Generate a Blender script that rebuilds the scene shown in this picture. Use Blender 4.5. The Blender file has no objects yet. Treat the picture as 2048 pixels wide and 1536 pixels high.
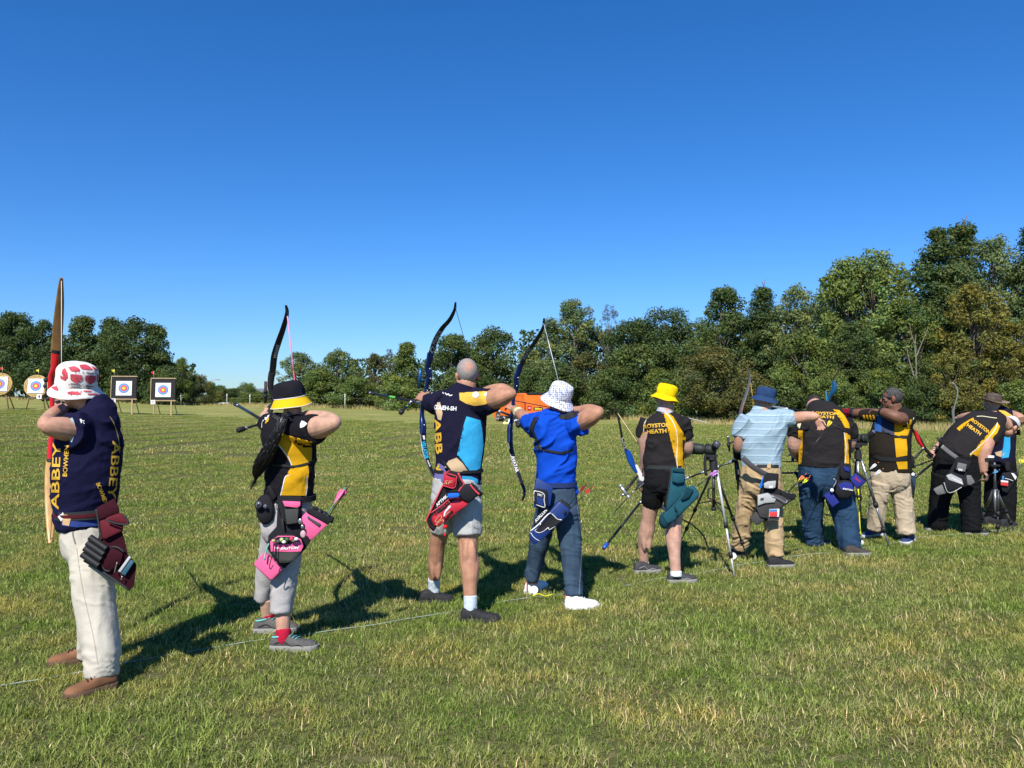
import bpy, bmesh, math, random
import numpy as np
from mathutils import Vector, Matrix
from mathutils.bvhtree import BVHTree

scene = bpy.context.scene
# ------------------------------------------------------------------ camera
FPX, CX, CY, HOR, CAMH = 1538.0, 1024.0, 768.0, 797.0, 1.6
PITCH = math.atan((HOR - CY) / FPX)
cam_d = bpy.data.cameras.new('camera')
cam_d.sensor_fit = 'HORIZONTAL'
cam_d.sensor_width = 36.0
cam_d.lens = 36.0 * FPX / 2048.0
cam_d.clip_start = 0.05
cam_d.clip_end = 2000.0
cam = bpy.data.objects.new('camera', cam_d)
cam.location = (0, 0, CAMH)
cam.rotation_euler = (math.pi / 2 + PITCH, 0, 0)
scene.collection.objects.link(cam)
scene.camera = cam
# ------------------------------------------------------------------ sky, sun, exposure
SUN_DIR = Vector((0.27, 0.96, -1.0)).normalized()       # the way the light travels
SUN_ELEV = math.asin(-SUN_DIR.z)
world = bpy.data.worlds.new('World')
scene.world = world
world.use_nodes = True
wn = world.node_tree.nodes
wl = world.node_tree.links
wn.clear()
w_out = wn.new('ShaderNodeOutputWorld')
w_bg = wn.new('ShaderNodeBackground')
w_sky = wn.new('ShaderNodeTexSky')
w_sky.sky_type = 'NISHITA'
w_sky.sun_disc = False
w_sky.sun_elevation = SUN_ELEV
w_sky.sun_rotation = math.atan2(-SUN_DIR.x, -SUN_DIR.y)
w_sky.altitude = 100.0
w_sky.air_density = 1.0
w_sky.dust_density = 0.0
w_sky.ozone_density = 3.0
w_hsv = wn.new('ShaderNodeHueSaturation')
w_hsv.inputs['Saturation'].default_value = 1.32
w_hsv.inputs['Value'].default_value = 1.0
w_bg.inputs['Strength'].default_value = 0.094
wl.new(w_sky.outputs[0], w_hsv.inputs['Color'])
w_tint = wn.new('ShaderNodeMix')          # the phone camera's cool white balance
w_tint.data_type = 'RGBA'
w_tint.blend_type = 'MULTIPLY'
w_tint.inputs['Factor'].default_value = 1.0
w_tint.inputs[7].default_value = (0.75, 0.955, 1.20, 1)
wl.new(w_hsv.outputs[0], w_tint.inputs[6])
w_tc = wn.new('ShaderNodeTexCoord')
w_sep = wn.new('ShaderNodeSeparateXYZ')
w_ramp = wn.new('ShaderNodeValToRGB')     # clear blue air right down to the horizon
w_ramp.color_ramp.elements[0].position = 0.0
w_ramp.color_ramp.elements[0].color = (0.60, 0.70, 0.90, 1)
w_ramp.color_ramp.elements[1].position = 0.42
w_ramp.color_ramp.elements[1].color = (0.92, 0.97, 1.0, 1)
e_ = w_ramp.color_ramp.elements.new(0.14)
e_.color = (0.80, 0.88, 1.0, 1)
w_mul = wn.new('ShaderNodeMix')
w_mul.data_type = 'RGBA'
w_mul.blend_type = 'MULTIPLY'
w_mul.inputs['Factor'].default_value = 1.0
wl.new(w_tc.outputs['Generated'], w_sep.inputs[0])
wl.new(w_sep.outputs[2], w_ramp.inputs[0])
wl.new(w_tint.outputs[2], w_mul.inputs[6])
wl.new(w_ramp.outputs[0], w_mul.inputs[7])
wl.new(w_mul.outputs[2], w_bg.inputs['Color'])
wl.new(w_bg.outputs[0], w_out.inputs['Surface'])
sun_d = bpy.data.lights.new('sun', 'SUN')
sun_d.energy = 4.9
sun_d.angle = math.radians(0.53)
sun_d.color = (1.0, 0.955, 0.88)
sun = bpy.data.objects.new('sun', sun_d)
sun.rotation_euler = SUN_DIR.to_track_quat('-Z', 'Y').to_euler()
sun.location = (-20, -60, 60)
scene.collection.objects.link(sun)
scene.view_settings.view_transform = 'Standard'
scene.view_settings.look = 'None'
scene.view_settings.exposure = 0.40
scene.view_settings.gamma = 1.0
scene.view_settings.use_curve_mapping = False
scene.cycles.max_bounces = 5
scene.cycles.diffuse_bounces = 3
scene.cycles.glossy_bounces = 2
scene.cycles.transmission_bounces = 2
scene.cycles.use_adaptive_sampling = True

rnd = random.Random(7)
C = scene.collection
ORG = {}

# ------------------------------------------------------------------ geometry of the view
CT, ST = math.cos(PITCH), math.sin(PITCH)
CAM = np.array((0.0, 0.0, CAMH))


def ray(x, y):
    u, v = (x - CX) / FPX, (CY - y) / FPX
    return np.array((u, CT - v * ST, ST + v * CT))


def W(x, y, Y):
    d = ray(x, y)
    return CAM + d * (Y / d[1])


def G(x, y, z=0.0):
    d = ray(x, y)
    return CAM + d * ((z - CAMH) / d[2])


def unit(v):
    v = np.asarray(v, float)
    return v / (np.linalg.norm(v) + 1e-12)


SH = unit((-0.5, 0.866, 0.0))       # the way the archers shoot
UP = np.array((0.0, 0.0, 1.0))


def on_plane(x, y, p0, n):
    d = ray(x, y)
    return CAM + d * (np.dot(p0 - CAM, n) / np.dot(d, n))


def gz(x, y):
    """ground height"""
    r = np.hypot(x, y)
    u = x / np.maximum(y, 1.0)
    f = np.interp(u, [-0.8, -0.6, -0.37, -0.18, -0.04, 0.08, 0.16, 0.5, 0.8], [1.05, 1.0, 0.62, 0.42, 0.13, 0.10, 0.17, 0.0, 0.0])
    q = np.clip(r, 0, 82)
    return 0.024 * f * np.log1p(np.exp((q - 13) / 2.5)) * 2.5 * np.clip((r - 9) / 8, 0, 1)


# ------------------------------------------------------------------ colour and materials
def lin(h):
    h = h.lstrip('#')
    c = [int(h[i:i + 2], 16) / 255 for i in (0, 2, 4)]
    return tuple(x / 12.92 if x <= 0.04045 else ((x + 0.055) / 1.055) ** 2.4 for x in c)


MATS = {}


def mat(name, col, rough=0.6, metal=0.0, var=0.0, vscale=8.0, bump=0.0, bscale=60.0, spec=0.4, fold=0.0, fscale=9.0,
        attr=None, sheen=0.0, stretch=(1, 1, 1)):
    if name in MATS:
        return MATS[name]
    m = bpy.data.materials.new(name)
    m.use_nodes = True
    nt = m.node_tree
    N, L = nt.nodes, nt.links
    b = N['Principled BSDF']
    if isinstance(col, str):
        col = lin(col)
    b.inputs['Roughness'].default_value = rough
    b.inputs['Metallic'].default_value = metal
    b.inputs['Specular IOR Level'].default_value = spec
    if sheen:
        b.inputs['Sheen Weight'].default_value = sheen
    tc = N.new('ShaderNodeTexCoord')
    mp = N.new('ShaderNodeMapping')
    mp.inputs['Scale'].default_value = stretch
    L.new(tc.outputs['Object'], mp.inputs['Vector'])
    src = None
    if attr:
        a = N.new('ShaderNodeAttribute')
        a.attribute_name = attr
        src = a.outputs['Color']
    if var:
        nz = N.new('ShaderNodeTexNoise')
        nz.inputs['Scale'].default_value = vscale
        nz.inputs['Detail'].default_value = 5
        L.new(mp.outputs['Vector'], nz.inputs['Vector'])
        mr = N.new('ShaderNodeMapRange')
        mr.inputs['From Min'].default_value = 0.3
        mr.inputs['From Max'].default_value = 0.7
        mr.inputs['To Min'].default_value = 1 - var
        mr.inputs['To Max'].default_value = 1 + var
        L.new(nz.outputs[0], mr.inputs['Value'])
        mx = N.new('ShaderNodeMix')
        mx.data_type = 'RGBA'
        mx.blend_type = 'MULTIPLY'
        mx.inputs['Factor'].default_value = 1.0
        if src is not None:
            L.new(src, mx.inputs[6])
        else:
            mx.inputs[6].default_value = (*col, 1)
        L.new(mr.outputs[0], mx.inputs[7])
        src = mx.outputs[2]
    if src is not None:
        L.new(src, b.inputs['Base Color'])
    else:
        b.inputs['Base Color'].default_value = (*col, 1)
    prev = None
    if fold:
        nz = N.new('ShaderNodeTexNoise')
        nz.inputs['Scale'].default_value = fscale
        nz.inputs['Detail'].default_value = 3
        nz.inputs['Distortion'].default_value = 0.6
        L.new(mp.outputs['Vector'], nz.inputs['Vector'])
        bp = N.new('ShaderNodeBump')
        bp.inputs['Strength'].default_value = fold
        bp.inputs['Distance'].default_value = 0.03
        L.new(nz.outputs[0], bp.inputs['Height'])
        prev = bp
    if bump:
        nz = N.new('ShaderNodeTexNoise')
        nz.inputs['Scale'].default_value = bscale
        nz.inputs['Detail'].default_value = 3
        L.new(mp.outputs['Vector'], nz.inputs['Vector'])
        bp = N.new('ShaderNodeBump')
        bp.inputs['Strength'].default_value = bump
        bp.inputs['Distance'].default_value = 0.004
        L.new(nz.outputs[0], bp.inputs['Height'])
        if prev:
            L.new(prev.outputs[0], bp.inputs['Normal'])
        prev = bp
    if prev:
        L.new(prev.outputs[0], b.inputs['Normal'])
    MATS[name] = m
    return m


def cloth(name, col, rough=0.85, fold=0.55, fscale=9.0, var=0.08, spec=0.1, stretch=(1, 1, 1), bscale=420.0):
    return mat(name, col, rough=rough, var=var, vscale=7, bump=0.25, bscale=bscale, fold=fold * 0.7, fscale=fscale, spec=spec,
               stretch=stretch)


# ------------------------------------------------------------------ objects
def tag(o, label=None, cat=None, group=None, kind=None):
    if label: o['label'] = label
    if cat: o['category'] = cat
    if group: o['group'] = group
    if kind: o['kind'] = kind
    return o


def thing(name, loc, label, cat, group=None):
    o = bpy.data.objects.new(name, None)
    o.empty_display_size = 0.1
    o.location = tuple(float(a) for a in loc)
    C.objects.link(o)
    ORG[o] = np.array(loc, float)
    return tag(o, label, cat, group)


def put(name, V, F, m, parent=None, origin=None, smooth=True, label=None, sharp=None):
    """one mesh object from world-space vertices"""
    if parent is not None:
        org = ORG[parent]
    elif origin is not None:
        org = np.array(origin, float)
    else:
        V = np.asarray(V, float)
        org = np.array([*V[:, :2].mean(0), V[:, 2].min()])
    V = np.asarray(V, float) - org
    me = bpy.data.meshes.new(name)
    me.from_pydata(V.tolist(), [], F)
    if smooth:
        me.polygons.foreach_set('use_smooth', [True] * len(me.polygons))
    if sharp is not None and smooth:
        try:
            me.set_sharp_from_angle(angle=math.radians(sharp))
        except Exception:
            pass
    if m is not None:
        for mm in (m if isinstance(m, (list, tuple)) else [m]):
            me.materials.append(mm)
    me.update()
    o = bpy.data.objects.new(name, me)
    C.objects.link(o)
    if parent is not None:
        o.parent = parent
    else:
        o.location = org
    ORG[o] = org
    if label: o['label'] = label
    return o


def spline(pts, k=6):
    """Catmull-Rom through rows of pts"""
    P = np.asarray(pts, float)
    if len(P) < 3:
        t = np.linspace(0, 1, k + 1)[:, None]
        return P[0] * (1 - t) + P[-1] * t
    Q = np.vstack([2 * P[0] - P[1], P, 2 * P[-1] - P[-2]])
    out = []
    for i in range(1, len(Q) - 2):
        p0, p1, p2, p3 = Q[i - 1], Q[i], Q[i + 1], Q[i + 2]
        for j in range(k):
            t = j / k
            out.append(0.5 * ((2 * p1) + (p2 - p0) * t + (2 * p0 - 5 * p1 + 4 * p2 - p3) * t * t + (3 * p1 - p0 - 3 * p2 + p3) * t ** 3))
    out.append(P[-1])
    return np.array(out)


class MB:
    def __init__(self):
        self.V, self.F = [], []

    def add(self, V, F):
        o = len(self.V)
        self.V.extend([tuple(v) for v in np.asarray(V, float)])
        self.F.extend([[i + o for i in f] for f in F])
        return self

    def rings(self, R, cap=True, closed=True):
        """R: list of rings (n,3)"""
        R = [np.asarray(r) for r in R]
        n = len(R[0])
        V = np.vstack(R)
        F = []
        for i in range(len(R) - 1):
            a, b = i * n, (i + 1) * n
            for j in range(n if closed else n - 1):
                j2 = (j + 1) % n
                F.append([a + j, a + j2, b + j2, b + j])
        if cap:
            F.append(list(range(n))[::-1])
            F.append(list(range((len(R) - 1) * n, len(R) * n)))
        return self.add(V, F)

    def tube(self, P, r, n=10, ref=None, cap=True, flat=1.0, sq=2.0):
        """r scalar or per-point; half width r along ref-perpendicular side, r*flat along the other"""
        P = np.asarray(P, float)
        m = len(P)
        r = np.broadcast_to(np.asarray(r, float), (m,))
        fl = np.broadcast_to(np.asarray(flat, float), (m,))
        T = np.gradient(P, axis=0)
        T /= np.linalg.norm(T, axis=1)[:, None] + 1e-12
        if ref is None:
            a = UP if abs(T[0][2]) < 0.9 else np.array((1.0, 0, 0))
            ref = unit(np.cross(T[0], a))
        ref = np.asarray(ref, float)
        R = []
        ang = np.linspace(0, 2 * math.pi, n, endpoint=False)
        c, s = np.cos(ang), np.sin(ang)
        if sq != 2.0:
            c = np.sign(c) * abs(c) ** (2 / sq)
            s = np.sign(s) * abs(s) ** (2 / sq)
        for i in range(m):
            u = ref - T[i] * np.dot(ref, T[i])
            u = unit(u)
            v = np.cross(T[i], u)
            R.append(P[i] + np.outer(c, u) * r[i] + np.outer(s, v) * r[i] * fl[i])
            ref = u
        return self.rings(R, cap)

    def ellipsoid(self, c, rad, R=None, n=14, m=10):
        R = np.eye(3) if R is None else np.asarray(R)
        V = []
        F = []
        for i in range(1, m):
            th = math.pi * i / m
            for j in range(n):
                ph = 2 * math.pi * j / n
                V.append((math.sin(th) * math.cos(ph), math.sin(th) * math.sin(ph), math.cos(th)))
        top, bot = len(V), len(V) + 1
        V += [(0, 0, 1), (0, 0, -1)]
        for i in range(m - 2):
            for j in range(n):
                j2 = (j + 1) % n
                F.append([i * n + j, (i + 1) * n + j, (i + 1) * n + j2, i * n + j2])
        for j in range(n):
            j2 = (j + 1) % n
            F.append([top, j, j2])
            F.append([bot, (m - 2) * n + j2, (m - 2) * n + j])
        V = np.array(V) * np.asarray(rad)
        return self.add(V @ R.T + np.asarray(c), F)      # columns of R are the axes

    def box(self, c, h, R=None):
        R = np.eye(3) if R is None else np.asarray(R)
        V = np.array([(x, y, z) for x in (-1, 1) for y in (-1, 1) for z in (-1, 1)]) * np.asarray(h)
        F = [[0, 1, 3, 2], [4, 6, 7, 5], [0, 4, 5, 1], [2, 3, 7, 6], [0, 2, 6, 4], [1, 5, 7, 3]]
        return self.add(V @ R.T + np.asarray(c), F)

    def prism(self, P, d):
        """polygon P (n,3) pushed along vector d"""
        P = np.asarray(P, float)
        n = len(P)
        V = np.vstack([P, P + np.asarray(d)])
        F = [list(range(n)), list(range(n, 2 * n))[::-1]]
        for i in range(n):
            j = (i + 1) % n
            F.append([i, i + n, j + n, j])
        return self.add(V, F)

    def put(self, name, m, parent=None, **k):
        return put(name, self.V, self.F, m, parent, **k)


def bevelled(V, F, w=0.006, seg=2):
    bm = bmesh.new()
    vs = [bm.verts.new(v) for v in V]
    for f in F:
        try:
            bm.faces.new([vs[i] for i in f])
        except ValueError:
            pass
    bmesh.ops.recalc_face_normals(bm, faces=bm.faces)
    es = [e for e in bm.edges if len(e.link_faces) == 2 and e.calc_face_angle(0) > 0.6]
    bmesh.ops.bevel(bm, geom=es, offset=w, segments=seg, profile=0.5, affect='EDGES', clamp_overlap=True)
    bm.verts.index_update()
    V = [tuple(v.co) for v in bm.verts]
    F = [[v.index for v in f.verts] for f in bm.faces]
    bm.free()
    return V, F


# ------------------------------------------------------------------ noise, remesh
def _hash(i, j, k):
    n = (i * 374761393 + j * 668265263 + k * 1442695041) & 0x7fffffff
    n = ((n ^ (n >> 13)) * 1274126177) & 0x7fffffff
    return ((n ^ (n >> 16)) & 0xffff) / 65535.0


def vnoise(P):
    P = np.asarray(P, float)
    i = np.floor(P).astype(np.int64)
    f = P - i
    f = f * f * (3 - 2 * f)
    o = 0
    for a in (0, 1):
        for b in (0, 1):
            for c in (0, 1):
                w = (f[:, 0] if a else 1 - f[:, 0]) * (f[:, 1] if b else 1 - f[:, 1]) * (f[:, 2] if c else 1 - f[:, 2])
                o = o + w * _hash(i[:, 0] + a, i[:, 1] + b, i[:, 2] + c)
    return o


def fbm(P, n=3):
    return sum(vnoise(P * 2 ** i + 17.3 * i) * 0.5 ** i for i in range(n)) / (2 - 0.5 ** (n - 1))


def mesh_arrays(me):
    V = np.empty(len(me.vertices) * 3)
    me.vertices.foreach_get('co', V)
    return V.reshape(-1, 3)


def remesh(mb, voxel, smooth=2):
    """voxel union of a builder's shapes -> world V and faces"""
    me = bpy.data.meshes.new('tmp')
    me.from_pydata([list(map(float, v)) for v in mb.V], [], mb.F)
    bm = bmesh.new()
    bm.from_mesh(me)
    bmesh.ops.recalc_face_normals(bm, faces=bm.faces)
    bm.to_mesh(me)
    bm.free()
    o = bpy.data.objects.new('tmp', me)
    tmp_col.objects.link(o)
    md = o.modifiers.new('r', 'REMESH')
    md.mode = 'VOXEL'
    md.voxel_size = voxel
    md.adaptivity = 0.0
    dg = bpy.context.evaluated_depsgraph_get()
    dg.update()
    ev = o.evaluated_get(dg)
    r = ev.to_mesh()
    V = mesh_arrays(r).copy()
    F = np.empty(len(r.loops), np.int64)
    r.loops.foreach_get('vertex_index', F)
    tot = np.empty(len(r.polygons), np.int64)
    r.polygons.foreach_get('loop_total', tot)
    ev.to_mesh_clear()
    bpy.data.objects.remove(o)
    bpy.data.meshes.remove(me)
    if (tot == 4).all():
        Fq = F.reshape(-1, 4)
    else:
        st = np.concatenate([[0], np.cumsum(tot)[:-1]])
        Fq = [F[s:s + t] for s, t in zip(st, tot)]
        Fq = np.array([list(f) if len(f) == 4 else [f[0], f[1], f[2], f[2]] for f in Fq])
    for _ in range(smooth):
        V = lap(V, Fq)
    return V, Fq


def lap(V, Fq, w=0.6):
    S = np.zeros_like(V)
    n = np.zeros(len(V))
    for a, b in ((0, 1), (1, 2), (2, 3), (3, 0)):
        for p, q in ((a, b), (b, a)):
            S += np.stack([np.bincount(Fq[:, p], V[Fq[:, q], c], len(V)) for c in range(3)], 1)
            n += np.bincount(Fq[:, p], None, len(V))
    return V * (1 - w) + w * S / np.maximum(n, 1)[:, None]


def vnormals(V, Fq):
    n = np.cross(V[Fq[:, 2]] - V[Fq[:, 0]], V[Fq[:, 3]] - V[Fq[:, 1]])
    N = np.zeros_like(V)
    for c in range(4):
        for k in range(3):
            N[:, k] += np.bincount(Fq[:, c], n[:, k], len(V))
    return N / (np.linalg.norm(N, axis=1)[:, None] + 1e-12)


def set_col(o, col):
    me = o.data
    a = me.color_attributes.new('Col', 'FLOAT_COLOR', 'POINT')
    c = np.ones((len(me.vertices), 4), np.float32)
    c[:, :3] = col
    a.data.foreach_set('color', c.ravel())


def faces(Fq):
    return [list(dict.fromkeys(f)) for f in Fq.tolist()]


tmp_col = bpy.data.collections.new('tmp')
C.children.link(tmp_col)


# ------------------------------------------------------------------ print on a surface
_TXT = {}


def text2d(txt, bold=0.0, shear=0.0):
    """unit text: cap height 1, centred; V (n,2) and faces"""
    k = (txt, bold, shear)
    if k in _TXT:
        return _TXT[k]
    cu = bpy.data.curves.new('t', 'FONT')
    cu.body = txt
    cu.size = 1.0
    cu.offset = bold
    cu.shear = shear
    cu.resolution_u = 3
    cu.fill_mode = 'FRONT'
    o = bpy.data.objects.new('t', cu)
    tmp_col.objects.link(o)
    dg = bpy.context.evaluated_depsgraph_get()
    dg.update()
    me = o.evaluated_get(dg).to_mesh()
    V = mesh_arrays(me)[:, :2].copy()
    F = [list(p.vertices) for p in me.polygons]
    o.evaluated_get(dg).to_mesh_clear()
    bpy.data.objects.remove(o)
    lo, hi = V.min(0), V.max(0)
    V = (V - (lo + hi) / 2) / (hi[1] - lo[1])
    _TXT[k] = (V, F)
    return V, F


def text_px(txt, cx, cy, h, ang=0.0, width=None, bold=0.02, shear=0.0):
    """text in image pixels: cap height h, rotated ang degrees anticlockwise, total length width"""
    V, F = text2d(txt, bold, shear)
    V = V.copy()
    sx = h if width is None else width / (V[:, 0].max() - V[:, 0].min())
    V = V * (sx, h)
    a = math.radians(ang)
    x = V[:, 0] * math.cos(a) - V[:, 1] * math.sin(a)
    y = V[:, 0] * math.sin(a) + V[:, 1] * math.cos(a)
    return np.stack([cx + x, cy - y], 1), F


def line_px(pts, w, k=5, close=False):
    """a strip of width w px along points"""
    P = spline(pts, k)
    if close:
        P = np.vstack([P, P[:1]])
    T = np.gradient(P, axis=0)
    T /= np.linalg.norm(T, axis=1)[:, None] + 1e-9
    N = np.stack([-T[:, 1], T[:, 0]], 1) * w / 2
    n = len(P)
    return np.vstack([P + N, P - N]), [[i, i + 1, n + i + 1, n + i] for i in range(n - 1)]


def poly_px(pts, k=0):
    P = spline(list(pts) + [pts[0]], k)[:-1] if k else np.asarray(pts, float)
    return P, [list(range(len(P)))]


def bvh_of(*objs):
    V, F = [], []
    for o in objs:
        v = mesh_arrays(o.data) + ORG[o]
        b = len(V)
        V.extend(v.tolist())
        F.extend([[i + b for i in p.vertices] for p in o.data.polygons])
    return BVHTree.FromPolygons(V, F)


def decal(name, shape, m, parent, bvh, off=0.0035, step=5.0, jump=0.06, label=None):
    """print lying on a surface: the outline is laid on it from outside, with its own small thickness above the cloth"""
    V2, F2 = shape
    bm = bmesh.new()
    vs = [bm.verts.new((float(x), float(y), 0)) for x, y in V2]
    for f in F2:
        try:
            bm.faces.new([vs[i] for i in f])
        except ValueError:
            pass
    bmesh.ops.triangulate(bm, faces=bm.faces, ngon_method='EAR_CLIP')
    for ax in (0, 1):
        lo, hi = float(V2[:, ax].min()), float(V2[:, ax].max())
        q = math.ceil(lo / step) * step
        while q < hi:
            no = (1, 0, 0) if ax == 0 else (0, 1, 0)
            co = (q, 0, 0) if ax == 0 else (0, q, 0)
            bmesh.ops.bisect_plane(bm, geom=bm.verts[:] + bm.edges[:] + bm.faces[:], dist=1e-4, plane_co=co, plane_no=no)
            q += step
    bm.verts.index_update()
    P = [None] * len(bm.verts)
    for v in bm.verts:
        d = Vector(ray(v.co.x, v.co.y)).normalized()
        loc, no, _, dist = bvh.ray_cast(Vector(CAM), d)
        if loc is not None:
            if no.dot(d) > 0:
                no = -no
            n2 = (no - d * 0.6).normalized()
            P[v.index] = np.array(loc + n2 * off)
    F = []
    for f in bm.faces:
        ix = [v.index for v in f.verts]
        if any(P[i] is None for i in ix):
            continue
        ys = [P[i][1] for i in ix]
        if max(ys) - min(ys) > jump:
            continue
        F.append(ix)
    bm.free()
    if not F:
        return None
    if name in ('panel', 'strap'):        # one piece of cloth: keep the largest connected part
        g = {}

        def root(a):
            while g.setdefault(a, a) != a:
                a = g[a]
            return a
        for f in F:
            for q in f[1:]:
                g[root(q)] = root(f[0])
        n = {}
        for f in F:
            n[root(f[0])] = n.get(root(f[0]), 0) + 1
        k = max(n, key=n.get)
        F = [f for f in F if root(f[0]) == k]
    used = sorted({i for f in F for i in f})
    mp = {u: i for i, u in enumerate(used)}
    o = put(name, [P[u] for u in used], [[mp[i] for i in f] for f in F], m, parent, label=label)
    return o
# ================================================================== GROUND
def ground_material():
    m = bpy.data.materials.new('turf')
    m.use_nodes = True
    nt = m.node_tree
    N, L = nt.nodes, nt.links
    b = N['Principled BSDF']
    b.inputs['Roughness'].default_value = 0.95
    b.inputs['Specular IOR Level'].default_value = 0.1
    geo = N.new('ShaderNodeNewGeometry')

    def noise(sc, det=4, st=(1, 1, 1), dist=0.0):
        mp = N.new('ShaderNodeMapping')
        mp.inputs['Scale'].default_value = st
        L.new(geo.outputs['Position'], mp.inputs['Vector'])
        n = N.new('ShaderNodeTexNoise')
        n.inputs['Scale'].default_value = sc
        n.inputs['Detail'].default_value = det
        n.inputs['Distortion'].default_value = dist
        L.new(mp.outputs[0], n.inputs['Vector'])
        return n.outputs[0]

    def ramp(src, stops):
        r = N.new('ShaderNodeValToRGB')
        e = r.color_ramp.elements
        while len(e) < len(stops):
            e.new(0.5)
        for k, (p, c) in enumerate(stops):
            e[k].position = p
            e[k].color = (*c, 1)
        L.new(src, r.inputs[0])
        return r.outputs[0]

    def mix(a, bb, f, mode='MIX'):
        x = N.new('ShaderNodeMix')
        x.data_type = 'RGBA'
        x.blend_type = mode
        L.new(a, x.inputs[6])
        L.new(bb, x.inputs[7])
        if isinstance(f, float):
            x.inputs['Factor'].default_value = f
        else:
            L.new(f, x.inputs['Factor'])
        return x.outputs[2]
    base = ramp(noise(0.35, 6), [(0.3, (0.215, 0.23, 0.062)), (0.5, (0.27, 0.27, 0.082)), (0.7, (0.335, 0.31, 0.115))])
    fine = ramp(noise(9.0, 6, (1, 0.55, 1)), [(0.25, (0.5, 0.55, 0.45)), (0.5, (0.95, 0.97, 0.9)), (0.75, (1.45, 1.38, 1.3))])
    c = mix(base, fine, 1.0, 'MULTIPLY')
    dry = ramp(noise(0.55, 4, (1, 1.6, 1)), [(0.56, (0, 0, 0)), (0.72, (1, 1, 1))])
    straw = ramp(noise(30, 3), [(0.3, (0.13, 0.11, 0.045)), (0.7, (0.24, 0.2, 0.085))])
    sep = N.new('ShaderNodeSeparateColor')
    L.new(dry, sep.inputs[0])
    ms = N.new('ShaderNodeMath')
    ms.operation = 'MULTIPLY'
    ms.inputs[1].default_value = 0.5
    L.new(sep.outputs[0], ms.inputs[0])
    c = mix(c, straw, ms.outputs[0])
    sp = N.new('ShaderNodeSeparateXYZ')          # under the built blades the thatch shows, beyond them the sward
    L.new(geo.outputs['Position'], sp.inputs[0])
    mr = N.new('ShaderNodeMapRange')
    mr.inputs['From Min'].default_value = 26
    mr.inputs['From Max'].default_value = 44
    L.new(sp.outputs[1], mr.inputs['Value'])
    th = ramp(noise(16, 4), [(0.3, (0.075, 0.078, 0.028)), (0.7, (0.15, 0.14, 0.058))])
    m2 = N.new('ShaderNodeMapRange')
    m2.inputs['From Min'].default_value = 1.5
    m2.inputs['From Max'].default_value = 0.5
    L.new(sp.outputs[1], m2.inputs['Value'])
    mxx = N.new('ShaderNodeMath')
    mxx.operation = 'MAXIMUM'
    L.new(mr.outputs[0], mxx.inputs[0])
    L.new(m2.outputs[0], mxx.inputs[1])
    c = mix(th, c, mxx.outputs[0])
    L.new(c, b.inputs['Base Color'])
    bp = N.new('ShaderNodeBump')
    bp.inputs['Strength'].default_value = 0.7
    bp.inputs['Distance'].default_value = 0.05
    L.new(noise(22, 5), bp.inputs['Height'])
    L.new(bp.outputs[0], b.inputs['Normal'])
    return m


def build_ground():
    xs = np.concatenate([np.linspace(-320, -70, 14), np.linspace(-64, 64, 97), np.linspace(70, 320, 14)])
    ys = np.concatenate([np.linspace(-60, -4, 10), np.linspace(-2, 100, 90), np.linspace(108, 420, 16)])
    X, Y = np.meshgrid(xs, ys)
    Z = gz(X, Y)
    V = np.stack([X.ravel(), Y.ravel(), Z.ravel()], 1)
    nx = len(xs)
    F = [[j * nx + i, j * nx + i + 1, (j + 1) * nx + i + 1, (j + 1) * nx + i] for j in range(len(ys) - 1) for i in range(nx - 1)]
    o = put('ground', V, F, ground_material(), origin=(0, 0, 0))
    tag(o, 'mown sports field of green and straw coloured turf', None, None, 'structure')


build_ground()


def grass_material():
    m = bpy.data.materials.new('grass_blade')
    m.use_nodes = True
    nt = m.node_tree
    N, L = nt.nodes, nt.links
    N.remove(N['Principled BSDF'])
    out = N['Material Output']
    a = N.new('ShaderNodeAttribute')
    a.attribute_name = 'Col'
    geo = N.new('ShaderNodeNewGeometry')
    mp = N.new('ShaderNodeMapping')
    mp.inputs['Scale'].default_value = (1, 1.3, 0)
    L.new(geo.outputs['Position'], mp.inputs['Vector'])
    n1 = N.new('ShaderNodeTexNoise')
    n1.inputs['Scale'].default_value = 1.1
    n1.inputs['Detail'].default_value = 4
    L.new(mp.outputs[0], n1.inputs['Vector'])
    r = N.new('ShaderNodeValToRGB')
    for k, (p, c) in enumerate([(0.34, (0.80, 0.97, 0.70)), (0.5, (1.0, 1.0, 1.0)), (0.68, (1.42, 1.16, 1.12))]):
        if k == 2:
            r.color_ramp.elements.new(0.9)
        r.color_ramp.elements[k].position = p
        r.color_ramp.elements[k].color = (*c, 1)
    L.new(n1.outputs[0], r.inputs[0])
    x = N.new('ShaderNodeMix')
    x.data_type = 'RGBA'
    x.blend_type = 'MULTIPLY'
    x.inputs['Factor'].default_value = 1.0
    L.new(a.outputs['Color'], x.inputs[6])
    L.new(r.outputs[0], x.inputs[7])
    d = N.new('ShaderNodeBsdfDiffuse')
    t = N.new('ShaderNodeBsdfTranslucent')
    L.new(x.outputs[2], d.inputs['Color'])
    L.new(x.outputs[2], t.inputs['Color'])
    ad = N.new('ShaderNodeMixShader')
    ad.inputs[0].default_value = 0.2
    L.new(d.outputs[0], ad.inputs[1])
    L.new(t.outputs[0], ad.inputs[2])
    L.new(ad.outputs[0], out.inputs['Surface'])
    return m


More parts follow.
